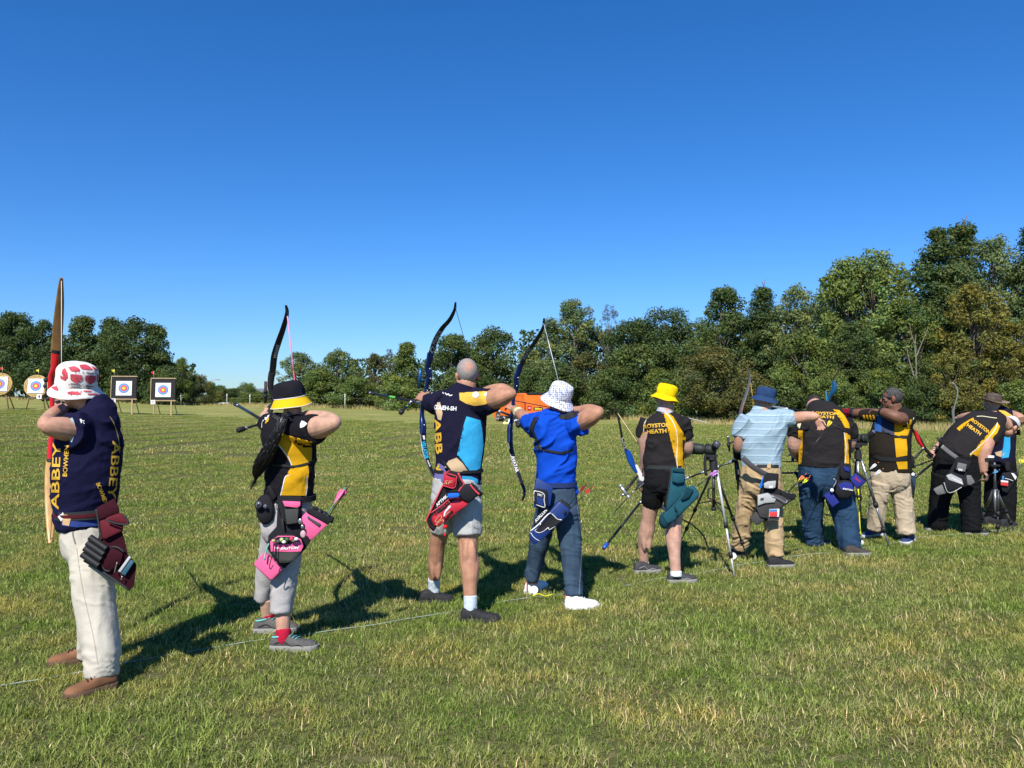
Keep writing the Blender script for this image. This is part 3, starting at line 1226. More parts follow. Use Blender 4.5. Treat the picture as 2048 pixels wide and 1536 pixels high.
# ================================================================== HOUSE, LAMP POSTS, FENCE
def build_far():
    Y = 125
    w, d = 9.0, 6.0
    c = W(500, 800, Y)
    z0 = c[2] - 3.5
    zr = W(500, 777, Y)[2]
    ze = W(500, 786, Y)[2]
    t = thing('house', (c[0], Y, z0), 'house with a grey slate roof half hidden behind the bushes in the gap', 'house')
    mb = MB().box((c[0], Y, (z0 + ze) / 2), (w / 2, d / 2, (ze - z0) / 2))
    mb.put('wall', mat('house_brick', (0.3, 0.22, 0.17), rough=.9, var=.2), t, smooth=False)
    mb = MB()
    P = np.array([(c[0] - w / 2 - .3, Y - d / 2 - .3, ze), (c[0] - w / 2 - .3, Y, zr), (c[0] - w / 2 - .3, Y + d / 2 + .3, ze)])
    mb.prism(P, (w + .6, 0, 0))
    mb.put('roof', mat('slate', (0.17, 0.18, 0.2), rough=.7, var=.15), t, smooth=False)
    MB().box((c[0] + 3, Y, zr + .3), (.4, .4, .8)).put('chimney', mat('house_brick', 0), t, smooth=False)
    post = mat('galvanised', (0.42, 0.44, 0.43), rough=.5, metal=.6)
    for px, top, base, arm, lab in ((425, 760, 812, 1, 'tall grey lamp post with an arm, in the gap right of the left wood'), (435, 772, 812, 0, 'shorter grey pole without an arm beside the lamp post')):
        Y = 85
        b = W(px, base, Y)
        p1 = W(px, top, Y)
        t = thing('lamp_post' if arm else 'pole', b, lab, 'lamp post' if arm else 'pole')
        MB().tube([b, p1], [.07, .05], 8).put('post', post, t)
        if arm:
            MB().tube(spline([p1, p1 + (.12, 0, .05), p1 + (.45, 0, .05)], 3), .04, 6).put('arm', post, t)
            MB().box(p1 + (.55, 0, .03), (.22, .09, .06)).put('lamp_head', post, t, smooth=False)
    # electric-fence posts with their tapes
    white = mat('white_plastic', (0.75, 0.75, 0.72), rough=.5)
    fp = [(32, 792, 64, .95, 'white plastic fence post left of the round targets'), (362, 806, 66, 1.0, 'white plastic fence post right of the rightmost target'), (454, 808, 72, 1.1, 'white plastic fence post beyond the lamp post'),
          (500, 808, 73, 1.1, 'white plastic fence post in front of the grey-roofed house'), (690, 811, 70, 1.4, 'white plastic fence post right of the black and yellow hat')]
    for px, py, Y, h, lab in fp:
        X = (px - CX) / FPX * Y
        z = float(gz(X, Y))
        t = thing('fence_post', (X, Y, z), lab, 'fence post', 'white fence posts along the field edge')
        MB().tube([(X, Y, z - .1), (X, Y, z + h)], .03, 6).put('shaft', white, t)
        MB().box((X, Y - .06, z + h * .8), (.05, .03, .03)).put('insulator', white, t, smooth=False)
    mb = MB()
    P = [((px - CX) / FPX * Y, Y - .06, float(gz((px - CX) / FPX * Y, Y)) + h * .78) for px, _, Y, h, _ in fp]
    P.append(((880 - CX) / FPX * 69, 69, float(gz((880 - CX) / FPX * 69, 69)) + 1.0))
    for a, b in zip(P, P[1:]):
        s = np.linspace(0, 1, 9)[:, None]
        q = np.array(a) * (1 - s) + np.array(b) * s
        q[:, 2] -= .18 * (4 * s * (1 - s))[:, 0]
        mb.tube(q, .004, 5)
    tag(mb.put('fence_tape', mat('grey_tape', (0.25, 0.26, 0.25), rough=.8)), 'thin white fence tape strung between the white posts', 'tape')
    Y = 44
    P = spline([W(1352, 829, Y), W(1385, 838, Y), W(1418, 846, Y)], 6)
    tag(MB().tube(P, .018, 5).put('rope', mat('pale_rope', (0.5, 0.55, 0.58), rough=.7)), 'pale boundary rope sloping down behind the yellow hat archer', 'rope')
    b = W(445, 811, 72)
    t = MB()
    t.box(b + (0, 0, .22), (.62, .18, .06))
    t.box(b + (-.45, 0, .06), (.05, .15, .16))
    t.box(b + (.45, 0, .06), (.05, .15, .16))
    tag(t.put('bench', white, smooth=False), 'low white bench on the grass below the lamp post', 'bench')
    o = MB().ellipsoid(G(57, 879, .07), (.045, .045, .045)).put('ball', mat('yellow_ball', (0.75, 0.75, 0.03), rough=.6, bump=.4))
    tag(o, 'small yellow ball lying on the grass left of the wooden bow', 'ball')


build_far()


# ------------------------------------------------------------------ shooting line
def build_line():
    pts = [(-200, 1400), (0, 1366), (150, 1338), (330, 1305), (500, 1277), (620, 1262), (760, 1243), (900, 1218), (1060, 1190), (1200, 1172), (1300, 1156), (1400, 1141), (1500, 1123), (1600, 1108), (1750, 1088), (1850, 1071), (2000, 1057), (2100, 1046)]
    g = np.random.default_rng(4)
    P = spline([G(x, y, .03) for x, y in pts], 8)
    P[:, 2] = .010 + .030 * (fbm(P * (2.2, 2.2, 0) + 5, 2) - .5)
    o = MB().tube(P, .0032, 6).put('shooting_line', mat('line_cord', (0.33, 0.40, 0.36), rough=.7, var=.25, vscale=3))
    tag(o, 'pale cord stretched over the grass as the shooting line under the archers', 'cord')
    yel = mat('yellow_tape', (0.7, 0.72, 0.02), rough=.6)
    wht = mat('white_plastic', 0)
    for px, py, lab in ((1068, 1180, 'white round marker disc on the line between the white trainers'), (1466, 1112, 'white round marker disc on the line by the tripod foot')):
        c = G(px, py, .05)
        t = thing('line_marker', (c[0], c[1], 0), lab, 'line marker')
        v = unit(CAM - c)
        u = unit(np.cross(UP, v))
        w = np.cross(v, u)
        a = np.linspace(0, 2 * math.pi, 20, endpoint=False)
        ring = c + np.outer(np.cos(a), u) * .033 + np.outer(np.sin(a), w) * .033
        MB().prism(ring, -v * .008).put('disc', wht, t, smooth=False)
        MB().tube([c - w * .03, (c[0], c[1], -.03)], .004, 6).put('peg', wht, t)
    for px, py, lab in ((1083, 1190, 'yellow tape end tied to the line beside the white trainer'),):
        c = G(px, py, .045)
        mb = MB()
        mb.tube(spline([c + (-.07, -.02, 0), c + (-.02, .0, .01), c + (.03, -.01, -.005), c + (.09, .03, .0)], 4), .009, 6, flat=.3)
        tag(mb.put('tape_end', yel), lab, 'tape')


build_line()


# ================================================================== TARGETS
FACE_COL = [('white', .0, (0.80, 0.79, 0.76)), ('black', .64, (0.035, 0.04, 0.06)), ('blue', .60, (0.11, 0.30, 0.68)), ('red', .40, (0.72, 0.07, 0.06)), ('gold', .20, (0.85, 0.55, 0.05))]


def paper_face(t, c, u, w, n, half):
    """square paper face with its rings, facing n"""
    m0 = mat('paper', (0.80, 0.79, 0.76), rough=.8, var=.04)
    f = MB().prism([c - u * half - w * half, c + u * half - w * half, c + u * half + w * half, c - u * half + w * half], -n * .006).put('paper_face', m0, t, smooth=False)
    a = np.linspace(0, 2 * math.pi, 40, endpoint=False)
    k = 0
    for nm, r, col in FACE_COL[1:]:
        for rr in ([r, r * .76] if nm in ('blue', 'red') else [r]):
            k += 1
            ring = c + n * (.003 * k) + np.outer(np.cos(a), u) * rr * half * 1.06 + np.outer(np.sin(a), w) * rr * half * 1.06
            cc = col if rr == r else tuple(min(1, q * 1.18) for q in col)
            MB().prism(ring, -n * .0025).put('ring', mat('face_' + nm + ('2' if rr != r else ''), cc, rough=.8), f, smooth=False)
    return f


def flag(t, p, col, nm):
    st = mat('flag_stick', (0.5, 0.4, 0.25), rough=.7)
    MB().tube([p, p + (0, 0, .40)], .010, 6).put('flag_stick', st, t)
    V, F = [], []
    for i in range(6):
        for j in range(3):
            V.append(p + (-.17 * i / 5 * .9, .05 * math.sin(i * 1.3), .36 - .06 * i / 5 * (j - 1) * -1 - .11 * j * (1 - .35 * i / 5) + .03))
    for i in range(5):
        for j in range(2):
            F.append([i * 3 + j, i * 3 + j + 1, i * 3 + j + 4, i * 3 + j + 3])
    put('flag', V, F, mat('flag_' + nm, col, rough=.8), t)


def number(t, c, u, w, n, s, txt):
    f = MB().prism([c - u * s - w * s, c + u * s - w * s, c + u * s + w * s, c - u * s + w * s], -n * .02).put('number_plate', mat('paper', 0), t, smooth=False)
    V, F = text2d(txt, .04)
    k = s * 1.4
    put('numeral', [c + n * .004 + u * a * k + w * b * k for a, b in V], F, mat('black_print', (0.02, 0.02, 0.02), rough=.6), f, smooth=False)


def black_target(px0, px1, ytop, ybot, num, flagcol, lab):
    Y = 1538 * 1.30 / (px1 - px0)
    n = -SH
    n = unit((n[0] * .5, -1, 0))
    n = unit((n[0], n[1], .13))
    u = unit(np.cross(UP, n)) * 1.0
    w = np.cross(n, u)
    if u[0] < 0:
        u = -u
        w = np.cross(n, u)
    if w[2] < 0: w = -w
    cpx = (px0 + px1) / 2
    c = W(cpx, (ytop + ybot) / 2, Y)
    hx, hz = .64, .62
    gx = c[0]
    zg = float(gz(c[0], Y))
    t = thing('target', (c[0], Y, zg), lab, 'archery target')
    black = mat('boss_foam', (0.022, 0.021, 0.022), rough=.85, var=.3, vscale=14, bump=.6, bscale=40)
    wood = mat('stand_wood', (0.42, 0.31, 0.17), rough=.75, var=.2, vscale=6, stretch=(1, 1, .2))
    N_ = 14
    for k in range(N_):        # the pressed layers of the boss
        z0 = -hz + 2 * hz * k / N_
        cc = c + w * (z0 + hz / N_)
        j = rnd.uniform(-.012, .012)
        V = MB().box(cc + n * j - n * .1, (hx, .11, hz / N_ - .006), np.stack([u, -n, w], 1))
        V.put('layer', black, t, smooth=False)
    for s, nm in ((1, 'top_rail'), (-1, 'bottom_rail')):
        MB().box(c + w * s * (hz + .03) - n * .1 + n * .0, (hx + .04, .14, .025), np.stack([u, -n, w], 1)).put(nm, wood, t, smooth=False)
    MB().box(c - u * (hx + .022) - n * .1, (.018, .13, hz), np.stack([u, -n, w], 1)).put('side_rail', wood, t, smooth=False)
    paper_face(t, c + n * .03 - w * .03, u, w, n, .41)
    for s in (-1, 1):
        a = c + u * s * hx * .72 - w * (hz + .05) + n * .03
        f = np.array((a[0], a[1] - .02, zg - .05))
        MB().box((a + f) / 2, (.035, .03, abs(a[2] - f[2]) / 2 + .02)).put('leg', wood, t, smooth=False)
        b = a - n * .2
        f2 = b + np.array((0, .75, 0))
        f2[2] = zg - .05
        MB().tube([b + w * .4, f2], .03, 4).put('leg', wood, t, smooth=False)
    number(t, c - u * hx * .80 - w * (hz + .12) + n * .07, u, w, n, .12, num)
    flag(t, c - u * hx * .82 + w * (hz + .05), *flagcol)


def round_target(px, py, dia_px, num, flagcol, lab):
    Y = 1538 * 1.26 / dia_px
    n = unit((.2, -1, .16))
    u = unit(np.cross(UP, n))
    if u[0] < 0: u = -u
    w = np.cross(n, u)
    if w[2] < 0: w = -w
    c = W(px, py, Y)
    zg = float(gz(c[0], Y))
    t = thing('target', (c[0], Y, zg), lab, 'archery target')
    straw = mat('straw', (0.50, 0.34, 0.13), rough=.9, var=.25, vscale=9, bump=.7, bscale=60)
    a = np.linspace(0, 2 * math.pi, 40, endpoint=False)
    mb = MB()
    nc = 7
    for k in range(nc):        # coiled straw rope, one round inside the other
        r = .61 - .62 * k / nc
        R = []
        for q in np.linspace(0, 2 * math.pi, 10, endpoint=False):
            rr = max(.004, r + .05 * math.cos(q))
            R.append(c - n * .06 + n * .055 * math.sin(q) * 1.0 + np.outer(np.cos(a), u) * rr + np.outer(np.sin(a), w) * rr)
        R.append(R[0])
        mb.rings(R, cap=False)
    mb.put('straw_boss', straw, t)
    paper_face(t, c + n * .02, u, w, n, .42)
    wood = mat('stand_wood2', (0.26, 0.13, 0.07), rough=.75, var=.2)
    for s in (-1, 1):
        a0 = c + u * s * .1 + w * .6 - n * .14
        f = np.array((c[0] + s * .55, a0[1] - .25, zg - .05))
        MB().tube([a0, f], .03, 6).put('leg', wood, t)
    a0 = c + w * .55 - n * .16
    MB().tube([a0, (c[0] + .1, Y + 1.2, zg - .05)], .03, 6).put('leg', wood, t)
    if num:
        number(t, c + u * .22 - w * .62 + n * .05, u, w, n, .13, num)
    flag(t, c + u * .1 + w * .6, *flagcol)


Y_, R_ = ((0.8, 0.7, 0.05), 'yellow'), ((0.75, 0.04, 0.06), 'red')
round_target(-1, 768, 44, None, R_, 'round straw target cut off by the left edge of the picture')
round_target(72, 772, 44, '4', Y_, 'round straw target numbered 4 behind the wooden bow')
black_target(225, 271, 755, 796, '2', Y_, 'black square target numbered 2 with a yellow flag')
black_target(304, 349, 760, 798, '1', R_, 'black square target numbered 1 with a red flag, rightmost of the row')


# ================================================================== VAN
def build_van():
    Y0 = 47.0
    h = unit((-.44, .90, 0))        # heading
    l = np.array((-h[1], h[0], 0))    # its left side
    rc = W(1076, 820, Y0)             # middle of the rear
    zg = float(gz(rc[0], Y0))
    o0 = np.array((rc[0], rc[1], zg - .01))
    t = thing('van', o0, 'bright orange panel van parked at the edge of the field, seen from behind', 'van')
    M = lambda a, b, c: o0 + (h * a + l * b + UP * c) * .94      # forward from rear, left, up
    org = mat('orange_paint', (0.86, 0.17, 0.012), rough=.28, spec=.5, var=.03)
    blk = mat('black_trim', (0.02, 0.02, 0.022), rough=.5)
    gls = mat('dark_glass', (0.012, 0.014, 0.016), rough=.08, spec=.8)
    rub = mat('tyre_rubber', (0.02, 0.02, 0.02), rough=.9)
    alu = mat('wheel_alloy', (0.5, 0.5, 0.52), rough=.35, metal=.8)
    prof = [(0.0, .32), (-.02, .6), (0.0, 1.05), (.06, 1.5), (.16, 1.85), (.32, 1.94), (1.2, 1.97), (2.9, 1.96), (3.35, 1.86), (3.95, 1.34), (4.2, 1.16), (4.75, 1.0), (4.95, .82), (5.0, .45), (4.9, .28)]
    # body: profile swept over the width with tumblehome, rounded roof edges
    R = []
    for b, k in ((-.95, .0), (-.955, .35), (-.93, .75), (-.80, 1.0), (.80, 1.0), (.93, .75), (.955, .35), (.95, .0)):
        ring = []
        for a, z in prof:
            f = 1.0 if z < 1.0 else 1.0
            zz = z if z < 1.2 else 1.2 + (z - 1.2) * (0.90 + .1 * k)
            bb = b * (1 - .10 * max(0, z - 1.0))
            aa = a + (.10 * (1 - k) if a < .3 else -.14 * (1 - k) if a > 4.4 else 0)
            ring.append(M(aa, bb, zz))
        R.append(np.array(ring))
    mb = MB().rings(R, cap=True)
    mb.put('body', org, t, sharp=38)

    def quad(nm, pts, m, par=t, th=.012, out=None):
        P = np.array([M(*p) for p in pts])
        n = unit(np.cross(P[1] - P[0], P[2] - P[0]))
        if np.dot(n, P.mean(0) - M(2.5, 0, 1.0)) < 0: n = -n
        V, F = bevelled(*(lambda q: (q.V, q.F))(MB().prism(P + n * th, -n * (th + .03))), w=.004, seg=1)
        return put(nm, V, F, m, par, smooth=False)
    # rear: two doors, with their seams, handle, lamps, plate, bumper
    for s in (1, -1):
        d = quad('rear_door', [(-.015, s * .02, .62), (-.015, s * .86, .62), (.005, s * .86, 1.05), (.155, s * .78, 1.80), (.155, s * .02, 1.80), (.005, s * .02, 1.05)], org, th=.014)
        quad('rear_lamp', [(.02, s * .90, .85), (.02, s * .965, .85), (.09, s * .93, 1.4), (.09, s * .87, 1.4)], mat('red_lamp', (0.45, 0.02, 0.02), rough=.2), th=.05)
        if s == -1:
            quad('door_handle', [(-.02, -.05, 1.0), (-.02, -.2, 1.0), (-.02, -.2, 1.07), (-.02, -.05, 1.07)], blk, d, th=.05)
    quad('plate_recess', [(-.02, -.34, .86), (-.02, .34, .86), (-.01, .34, 1.04), (-.01, -.34, 1.04)], blk, th=.022)
    pl = quad('number_plate', [(-.022, -.26, .88), (-.022, .26, .88), (-.016, .26, 1.0), (-.016, -.26, 1.0)], mat('plate_yellow', (0.75, 0.55, 0.03), rough=.4), th=.034)
    lg = quad('logo', [(-.008, .50, .86), (-.008, .78, .86), (.0, .78, 1.14), (.0, .50, 1.14)], mat('logo_red', (0.5, 0.02, 0.03), rough=.4), th=.03)
    a = np.linspace(0, 2 * math.pi, 18, endpoint=False)
    quad('logo_mark', [(-.012, .64 + .075 * math.cos(q), 1.0 + .04 * math.sin(q)) for q in a], mat('paper', 0), lg, th=.034)
    quad('roof_spoiler', [(.12, -.72, 1.885), (.12, .72, 1.885), (.3, .70, 1.955), (.3, -.70, 1.955)], blk, th=.03)
    mb = MB()
    mb.box(M(.02, 0, .5), (.09, .95, .13), np.stack([h, l, UP], 1))
    mb.put('bumper', org, t, smooth=False)
    # near (left) side: sliding door seam, cab door with window, sill
    for x0, x1, nm in ((.75, 1.9, 'side_panel'), (1.95, 3.05, 'sliding_door')):
        quad(nm, [(x0, .957, .45), (x1, .957, .45), (x1, .957, 1.0), (x1, .89, 1.7), (x0, .89, 1.7), (x0, .957, 1.0)], org, th=.012)
    dr = quad('cab_door', [(3.1, .957, .45), (4.1, .957, .45), (4.1, .955, 1.0), (3.75, .91, 1.35), (3.1, .91, 1.35)], org, th=.012)
    quad('window', [(3.16, .93, 1.12), (4.0, .93, 1.12), (3.42, .87, 1.7), (3.16, .87, 1.7)], gls, dr, th=.02)
    quad('cab_door', [(3.1, -.957, .45), (4.1, -.957, .45), (4.1, -.955, 1.0), (3.75, -.91, 1.35), (3.1, -.91, 1.35)], org, th=.012)
    quad('windscreen', [(4.08, -.78, 1.24), (4.08, .78, 1.24), (3.45, .68, 1.82), (3.45, -.68, 1.82)], gls, th=.03)
    mb = MB()
    mb.box(M(2.5, .93, .36), (1.15, .05, .07), np.stack([h, l, UP], 1))
    mb.put('sill', blk, t, smooth=False)
    mir = MB().box(M(3.95, 1.07, 1.2), (.07, .12, .11), np.stack([h, l, UP], 1))
    V, F = bevelled(mir.V, mir.F, .03, 2)
    put('wing_mirror', V, F, org, t)
    for s in (1, -1):
        quad('headlight', [(4.86, s * .55, .78), (4.80, s * .88, .78), (4.70, s * .88, .98), (4.78, s * .55, .96)], mat('lamp_glass', (0.7, 0.7, 0.72), rough=.1), th=.05)
    for x in (.95, 4.02):
        for s in (1, -1):
            c = M(x, s * .86, .33)
            w_ = MB()
            a = np.linspace(0, 2 * math.pi, 28, endpoint=False)
            R = [c + l * s * off + np.outer(np.cos(a), h) * r + np.outer(np.sin(a), UP) * r for r, off in ((.23, -.11), (.33, -.11), (.345, -.07), (.345, .07), (.33, .115), (.225, .12))]
            w_.rings(R, cap=True)
            wh = w_.put('wheel', rub, t, sharp=40)
            rm = MB()
            for q in range(5):
                b = q * 2 * math.pi / 5
                d = h * math.cos(b) + UP * math.sin(b)
                rm.tube([c + l * s * .13, c + l * s * .135 + d * .2], [.035, .05], 6, flat=.4)
            R = [c + l * s * off + np.outer(np.cos(a), h) * r + np.outer(np.sin(a), UP) * r for r, off in ((.19, .122), (.225, .122), (.225, .14), (.19, .14), (.19, .122))]
            rm.rings(R, cap=False)
            rm.put('rim', alu, wh)
            R = [M(x, s * .955, .33) + l * s * .01 + np.outer(np.cos(a[:15] * 1.04), h) * r + np.outer(np.sin(a[:15] * 1.04), UP) * r for r in (.38, .415)]
            m2 = MB()
            m2.rings([np.vstack(R[0])[:], np.vstack(R[1])[:]], cap=False, closed=False)
            m2.put('wheel_arch', blk, t)
    # things left on the grass by the van
    def bundle(nm, px, py, w_, h_, col, lab, cat):
        g = np.random.default_rng(int(px))
        Y = 44.5
        c = W(px, py, Y)
        z = float(gz(c[0], Y))
        mb = MB()
        for q in range(5):
            mb.ellipsoid((c[0] + g.uniform(-.5, .5) * w_, Y + g.uniform(-.15, .15), z + h_ * .35), (w_ * g.uniform(.25, .45), .2, h_ * g.uniform(.5, .9)))
        V, F = remesh(mb, .03, 2)
        V = V + vnormals(V, F) * (fbm(V * 9, 2)[:, None] - .5) * .08
        o = put(nm, V, faces(F), mat(nm + '_' + str(px), col, rough=.8, var=.25, vscale=6))
        tag(o, lab, cat)
    bundle('cloth_bundle', 1012, 848, .28, .16, (0.72, 0.70, 0.30), 'crumpled pale yellow and white cloth on the grass before the van', 'cloth')
    bundle('bag', 1020, 846, .14, .30, (0.75, 0.74, 0.72), 'small white bag standing on the grass before the van', 'bag')
    bundle('bag', 1040, 850, .35, .12, (0.66, 0.50, 0.44), 'flat pinkish bag lying on the grass behind the van', 'bag')


build_van()
# ================================================================== PEOPLE
def skin(name, col):
    m = mat('skin_' + name, (1, 1, 1), rough=.55, attr='Col', var=.2, vscale=16, bump=.3, bscale=160, spec=.35)
    b = m.node_tree.nodes['Principled BSDF']
    b.inputs['Subsurface Weight'].default_value = .12
    b.inputs['Subsurface Radius'].default_value = (.012, .005, .003)
    return m, np.array(col)


VL = np.array((1.0, 0, 0))


class Px:
    """places joints read off the photograph at their distance"""
    def __init__(s, D):
        s.D = D

    def p(s, x, y, dz=0.0):
        return W(x, y, s.D + dz)

    def r(s, px):
        return px * s.D / FPX

    def limb(s, mb, rows, k=5, n=12, sc=1.0, add=0.0, flat=1.0):
        A = np.array([[*s.p(x, y, dz), s.r(r)] for x, y, dz, r in rows])
        S = spline(A, k)
        return mb.tube(S[:, :3], S[:, 3] * sc + add, n, flat=flat)

    def torso(s, mb, rows, k=4, n=28, sc=1.0, add=0.0, sq=2.25, cap=True):
        A = np.array([[*s.p(x, y, dz), s.r(hw), hd] for x, y, dz, hw, hd in rows])
        S = spline(A, k)
        P = S[:, :3]
        T = np.gradient(P, axis=0)
        R = []
        a = np.linspace(0, 2 * math.pi, n, endpoint=False)
        c, q = np.cos(a), np.sin(a)
        c = np.sign(c) * abs(c) ** (2 / sq)
        q = np.sign(q) * abs(q) ** (2 / sq)
        for i in range(len(P)):
            t = unit(T[i])
            vd = unit((P[i][0], P[i][1], 0))
            lat = np.array((vd[1], -vd[0], 0))
            lat = unit(lat - t * np.dot(lat, t))
            dp = np.cross(t, lat)
            R.append(P[i] + np.outer(c, lat) * (S[i, 3] * sc + add) + np.outer(q, dp) * (S[i, 4] * sc + add))
        return mb.rings(R, cap)


def add_head(mb, c, f, up, h=.232):
    f = unit(f)
    u = unit(np.asarray(up) - f * np.dot(up, f))
    r = np.cross(f, u)
    k = h / .232
    A = np.stack([r, f, u], 1)

    def L(x, y, z):
        return c + (r * x + f * y + u * z) * k

    def E(x, y, z, a, b, d, **kw):
        mb.ellipsoid(L(x, y, z), (a * k, b * k, d * k), A, **kw)
    E(0, -.012, .028, .076, .097, .092, n=20, m=14)
    E(0, .030, -.040, .060, .066, .078, n=18, m=12)
    E(0, .066, -.092, .027, .026, .022)
    E(0, .02, -.075, .052, .055, .035)
    E(0, .078, .024, .052, .020, .014)
    for s_ in (-1, 1):
        E(s_ * .045, .062, -.022, .022, .024, .022)
        E(s_ * .079, -.004, -.012, .010, .021, .032)
        E(s_ * .086, -.012, -.006, .006, .016, .022)
        E(s_ * .031, .084, .004, .0125, .0115, .0105)
    mb.tube([L(0, .094, .016), L(0, .108, -.012), L(0, .116, -.030), L(0, .100, -.040)], [.009 * k, .012 * k, .0155 * k, .012 * k], 8)
    for s_ in (-1, 1):
        E(s_ * .013, .100, -.034, .009, .011, .009)
    E(0, .093, -.058, .025, .013, .007)
    E(0, .091, -.068, .022, .013, .008)
    return (c, r, f, u, k)


def paint_head(V, col, fr, base, brow):
    c, r, f, u, k = fr
    d = (V - c) / k
    x, y, z = d @ r, d @ f, d @ u
    near = (np.abs(x) < .1) & (np.abs(y) < .14) & (np.abs(z) < .14)
    for s_ in (-1, 1):
        e = near & ((x - s_ * .031) ** 2 / .011 ** 2 + (z - .004) ** 2 / .0065 ** 2 < 1) & (y > .07)
        col[e] = (.62, .58, .54)
        e = near & ((x - s_ * .031) ** 2 + (z - .004) ** 2 < .0055 ** 2) & (y > .07)
        col[e] = (.03, .02, .015)
        e = near & (np.abs(x - s_ * .032) < .02) & (np.abs(z - .029 + abs(x - s_ * .03) * .2) < .0055) & (y > .06)
        col[e] = brow
    e = near & (np.abs(x) < .024) & (np.abs(z + .063) < .0095 - .0002 * np.abs(x)) & (y > .075)
    col[e] = np.array(base) * (.95, .6, .6)
    e = near & ((np.abs(x) > .078) | ((z < .0) & (y > .09)))
    col[e] = col[e] * (1.05, .88, .86)


def add_hand(mb, wrist, d, palm, thumb=1, curl=.45, k=1.0, spread=.10):
    """palm with four fingers and a thumb; d towards the fingertips, palm = way the palm faces, thumb = +-1 side"""
    d = unit(d)
    n = unit(np.asarray(palm) - d * np.dot(palm, d))
    s = np.cross(d, n) * thumb          # towards the thumb side
    A = np.stack([s, d, n], 1)
    mb.ellipsoid(wrist + d * .048 * k, (.041 * k, .056 * k, .0165 * k), A, n=14, m=10)
    mb.ellipsoid(wrist + d * .072 * k, (.041 * k, .028 * k, .0135 * k), A)
    mb.ellipsoid(wrist + d * .03 * k + s * .02 * k + n * .006 * k, (.020 * k, .032 * k, .016 * k), A)
    for i, ln in enumerate((.92, 1.0, .95, .76)):
        o = 1.5 - i
        b = wrist + d * (.088 - .004 * abs(o - .4)) * k + s * o * .0205 * k
        fd = unit(d + s * o * spread)
        P = [b - fd * .03 * k, b]
        a = curl * (.8 + .1 * i)
        for L_ in (.043, .027, .021):
            q = unit(fd * math.cos(a) + n * math.sin(a))
            P.append(P[-1] + q * L_ * ln * k)
            a += curl * .95
        mb.tube(spline(P, 3), np.linspace(.0100, .0074, 3 * 4 + 1) * k, 8)
    b = wrist + d * .026 * k + s * .03 * k + n * .006 * k
    q1 = unit(d * .75 + s * .62 + n * .25)
    q2 = unit(d * .95 + s * .12 + n * .3)
    mb.tube(spline([b - q1 * .01, b + q1 * .038 * k, b + q1 * .036 * k + q2 * .034 * k, b + q1 * .036 * k + q2 * .058 * k], 3), np.linspace(.0125, .0085, 10) * k, 8)


def folds(V, Fq, amp, ang=35.0, along=5.0, across=22.0, seed=0.0, lowmix=.45):
    """cloth creases: ridges running at ang degrees from the horizontal, gathered in places"""
    N = vnormals(V, Fq)
    a = math.radians(ang)
    e = V[:, 0] * math.cos(a) + V[:, 2] * math.sin(a)
    n = -V[:, 0] * math.sin(a) + V[:, 2] * math.cos(a)
    w = fbm(V * 6 + seed, 2)[:, None]
    q = np.stack([e * along, n * across + w[:, 0] * 2.4, V[:, 1] * 8], 1) + seed
    r = 1 - np.abs(2 * vnoise(q) - 1)
    q2 = np.stack([e * along * .6, n * across * .45, V[:, 1] * 5], 1) + seed + 31
    r2 = 1 - np.abs(2 * vnoise(q2) - 1)
    mask = np.clip((fbm(V * 5 + seed + 9, 2) - .3) * 2.6, .12, 1)
    d = (r ** 3.2 - .3) * mask * (1 - lowmix) * 1.9 + (r2 ** 2.4 - .4) * lowmix * 1.6
    return V + N * (d * amp)[:, None]


def legfolds(V, Fq, amp, zs, seed=0.0):
    """creases round a trouser leg, deepest near the heights zs"""
    N = vnormals(V, Fq)
    m = sum(np.exp(-((V[:, 2] - z) / w) ** 2) * a for z, w, a in zs)
    w = fbm(V * 7 + seed, 2)
    q = np.stack([V[:, 0] * 6, V[:, 1] * 6, V[:, 2] * 24 + w * 3.0 + (V[:, 0] + V[:, 1]) * 9], 1) + seed
    r = 1 - np.abs(2 * vnoise(q) - 1)
    q2 = np.stack([V[:, 0] * 16, V[:, 1] * 16, V[:, 2] * 4 + w], 1) + seed + 7
    r2 = 1 - np.abs(2 * vnoise(q2) - 1)
    q3 = np.stack([V[:, 0] * 5, V[:, 1] * 5, V[:, 2] * 46 + w * 9.0 - V[:, 0] * 14], 1) + seed + 3
    r3 = 1 - np.abs(2 * vnoise(q3) - 1)
    gate = np.clip((fbm(V * 6 + seed + 2, 2) - .38) * 3.5, 0, 1)
    return V + N * (((r ** 2 - .4) * m * .8 + (r3 ** 2 - .35) * (m + .25) * gate * .75 + (r2 ** 1.5 - .5) * .7) * amp)[:, None]


SOLE_B = mat('sole_black', (0.02, 0.02, 0.02), rough=.8)
SOLE_W = mat('sole_white', (0.72, 0.72, 0.7), rough=.7, var=.08)
SOLE_G = mat('sole_grey', (0.26, 0.25, 0.23), rough=.8, var=.1)
LACE_K = mat('lace_black', (0.025, 0.025, 0.027), rough=.8)


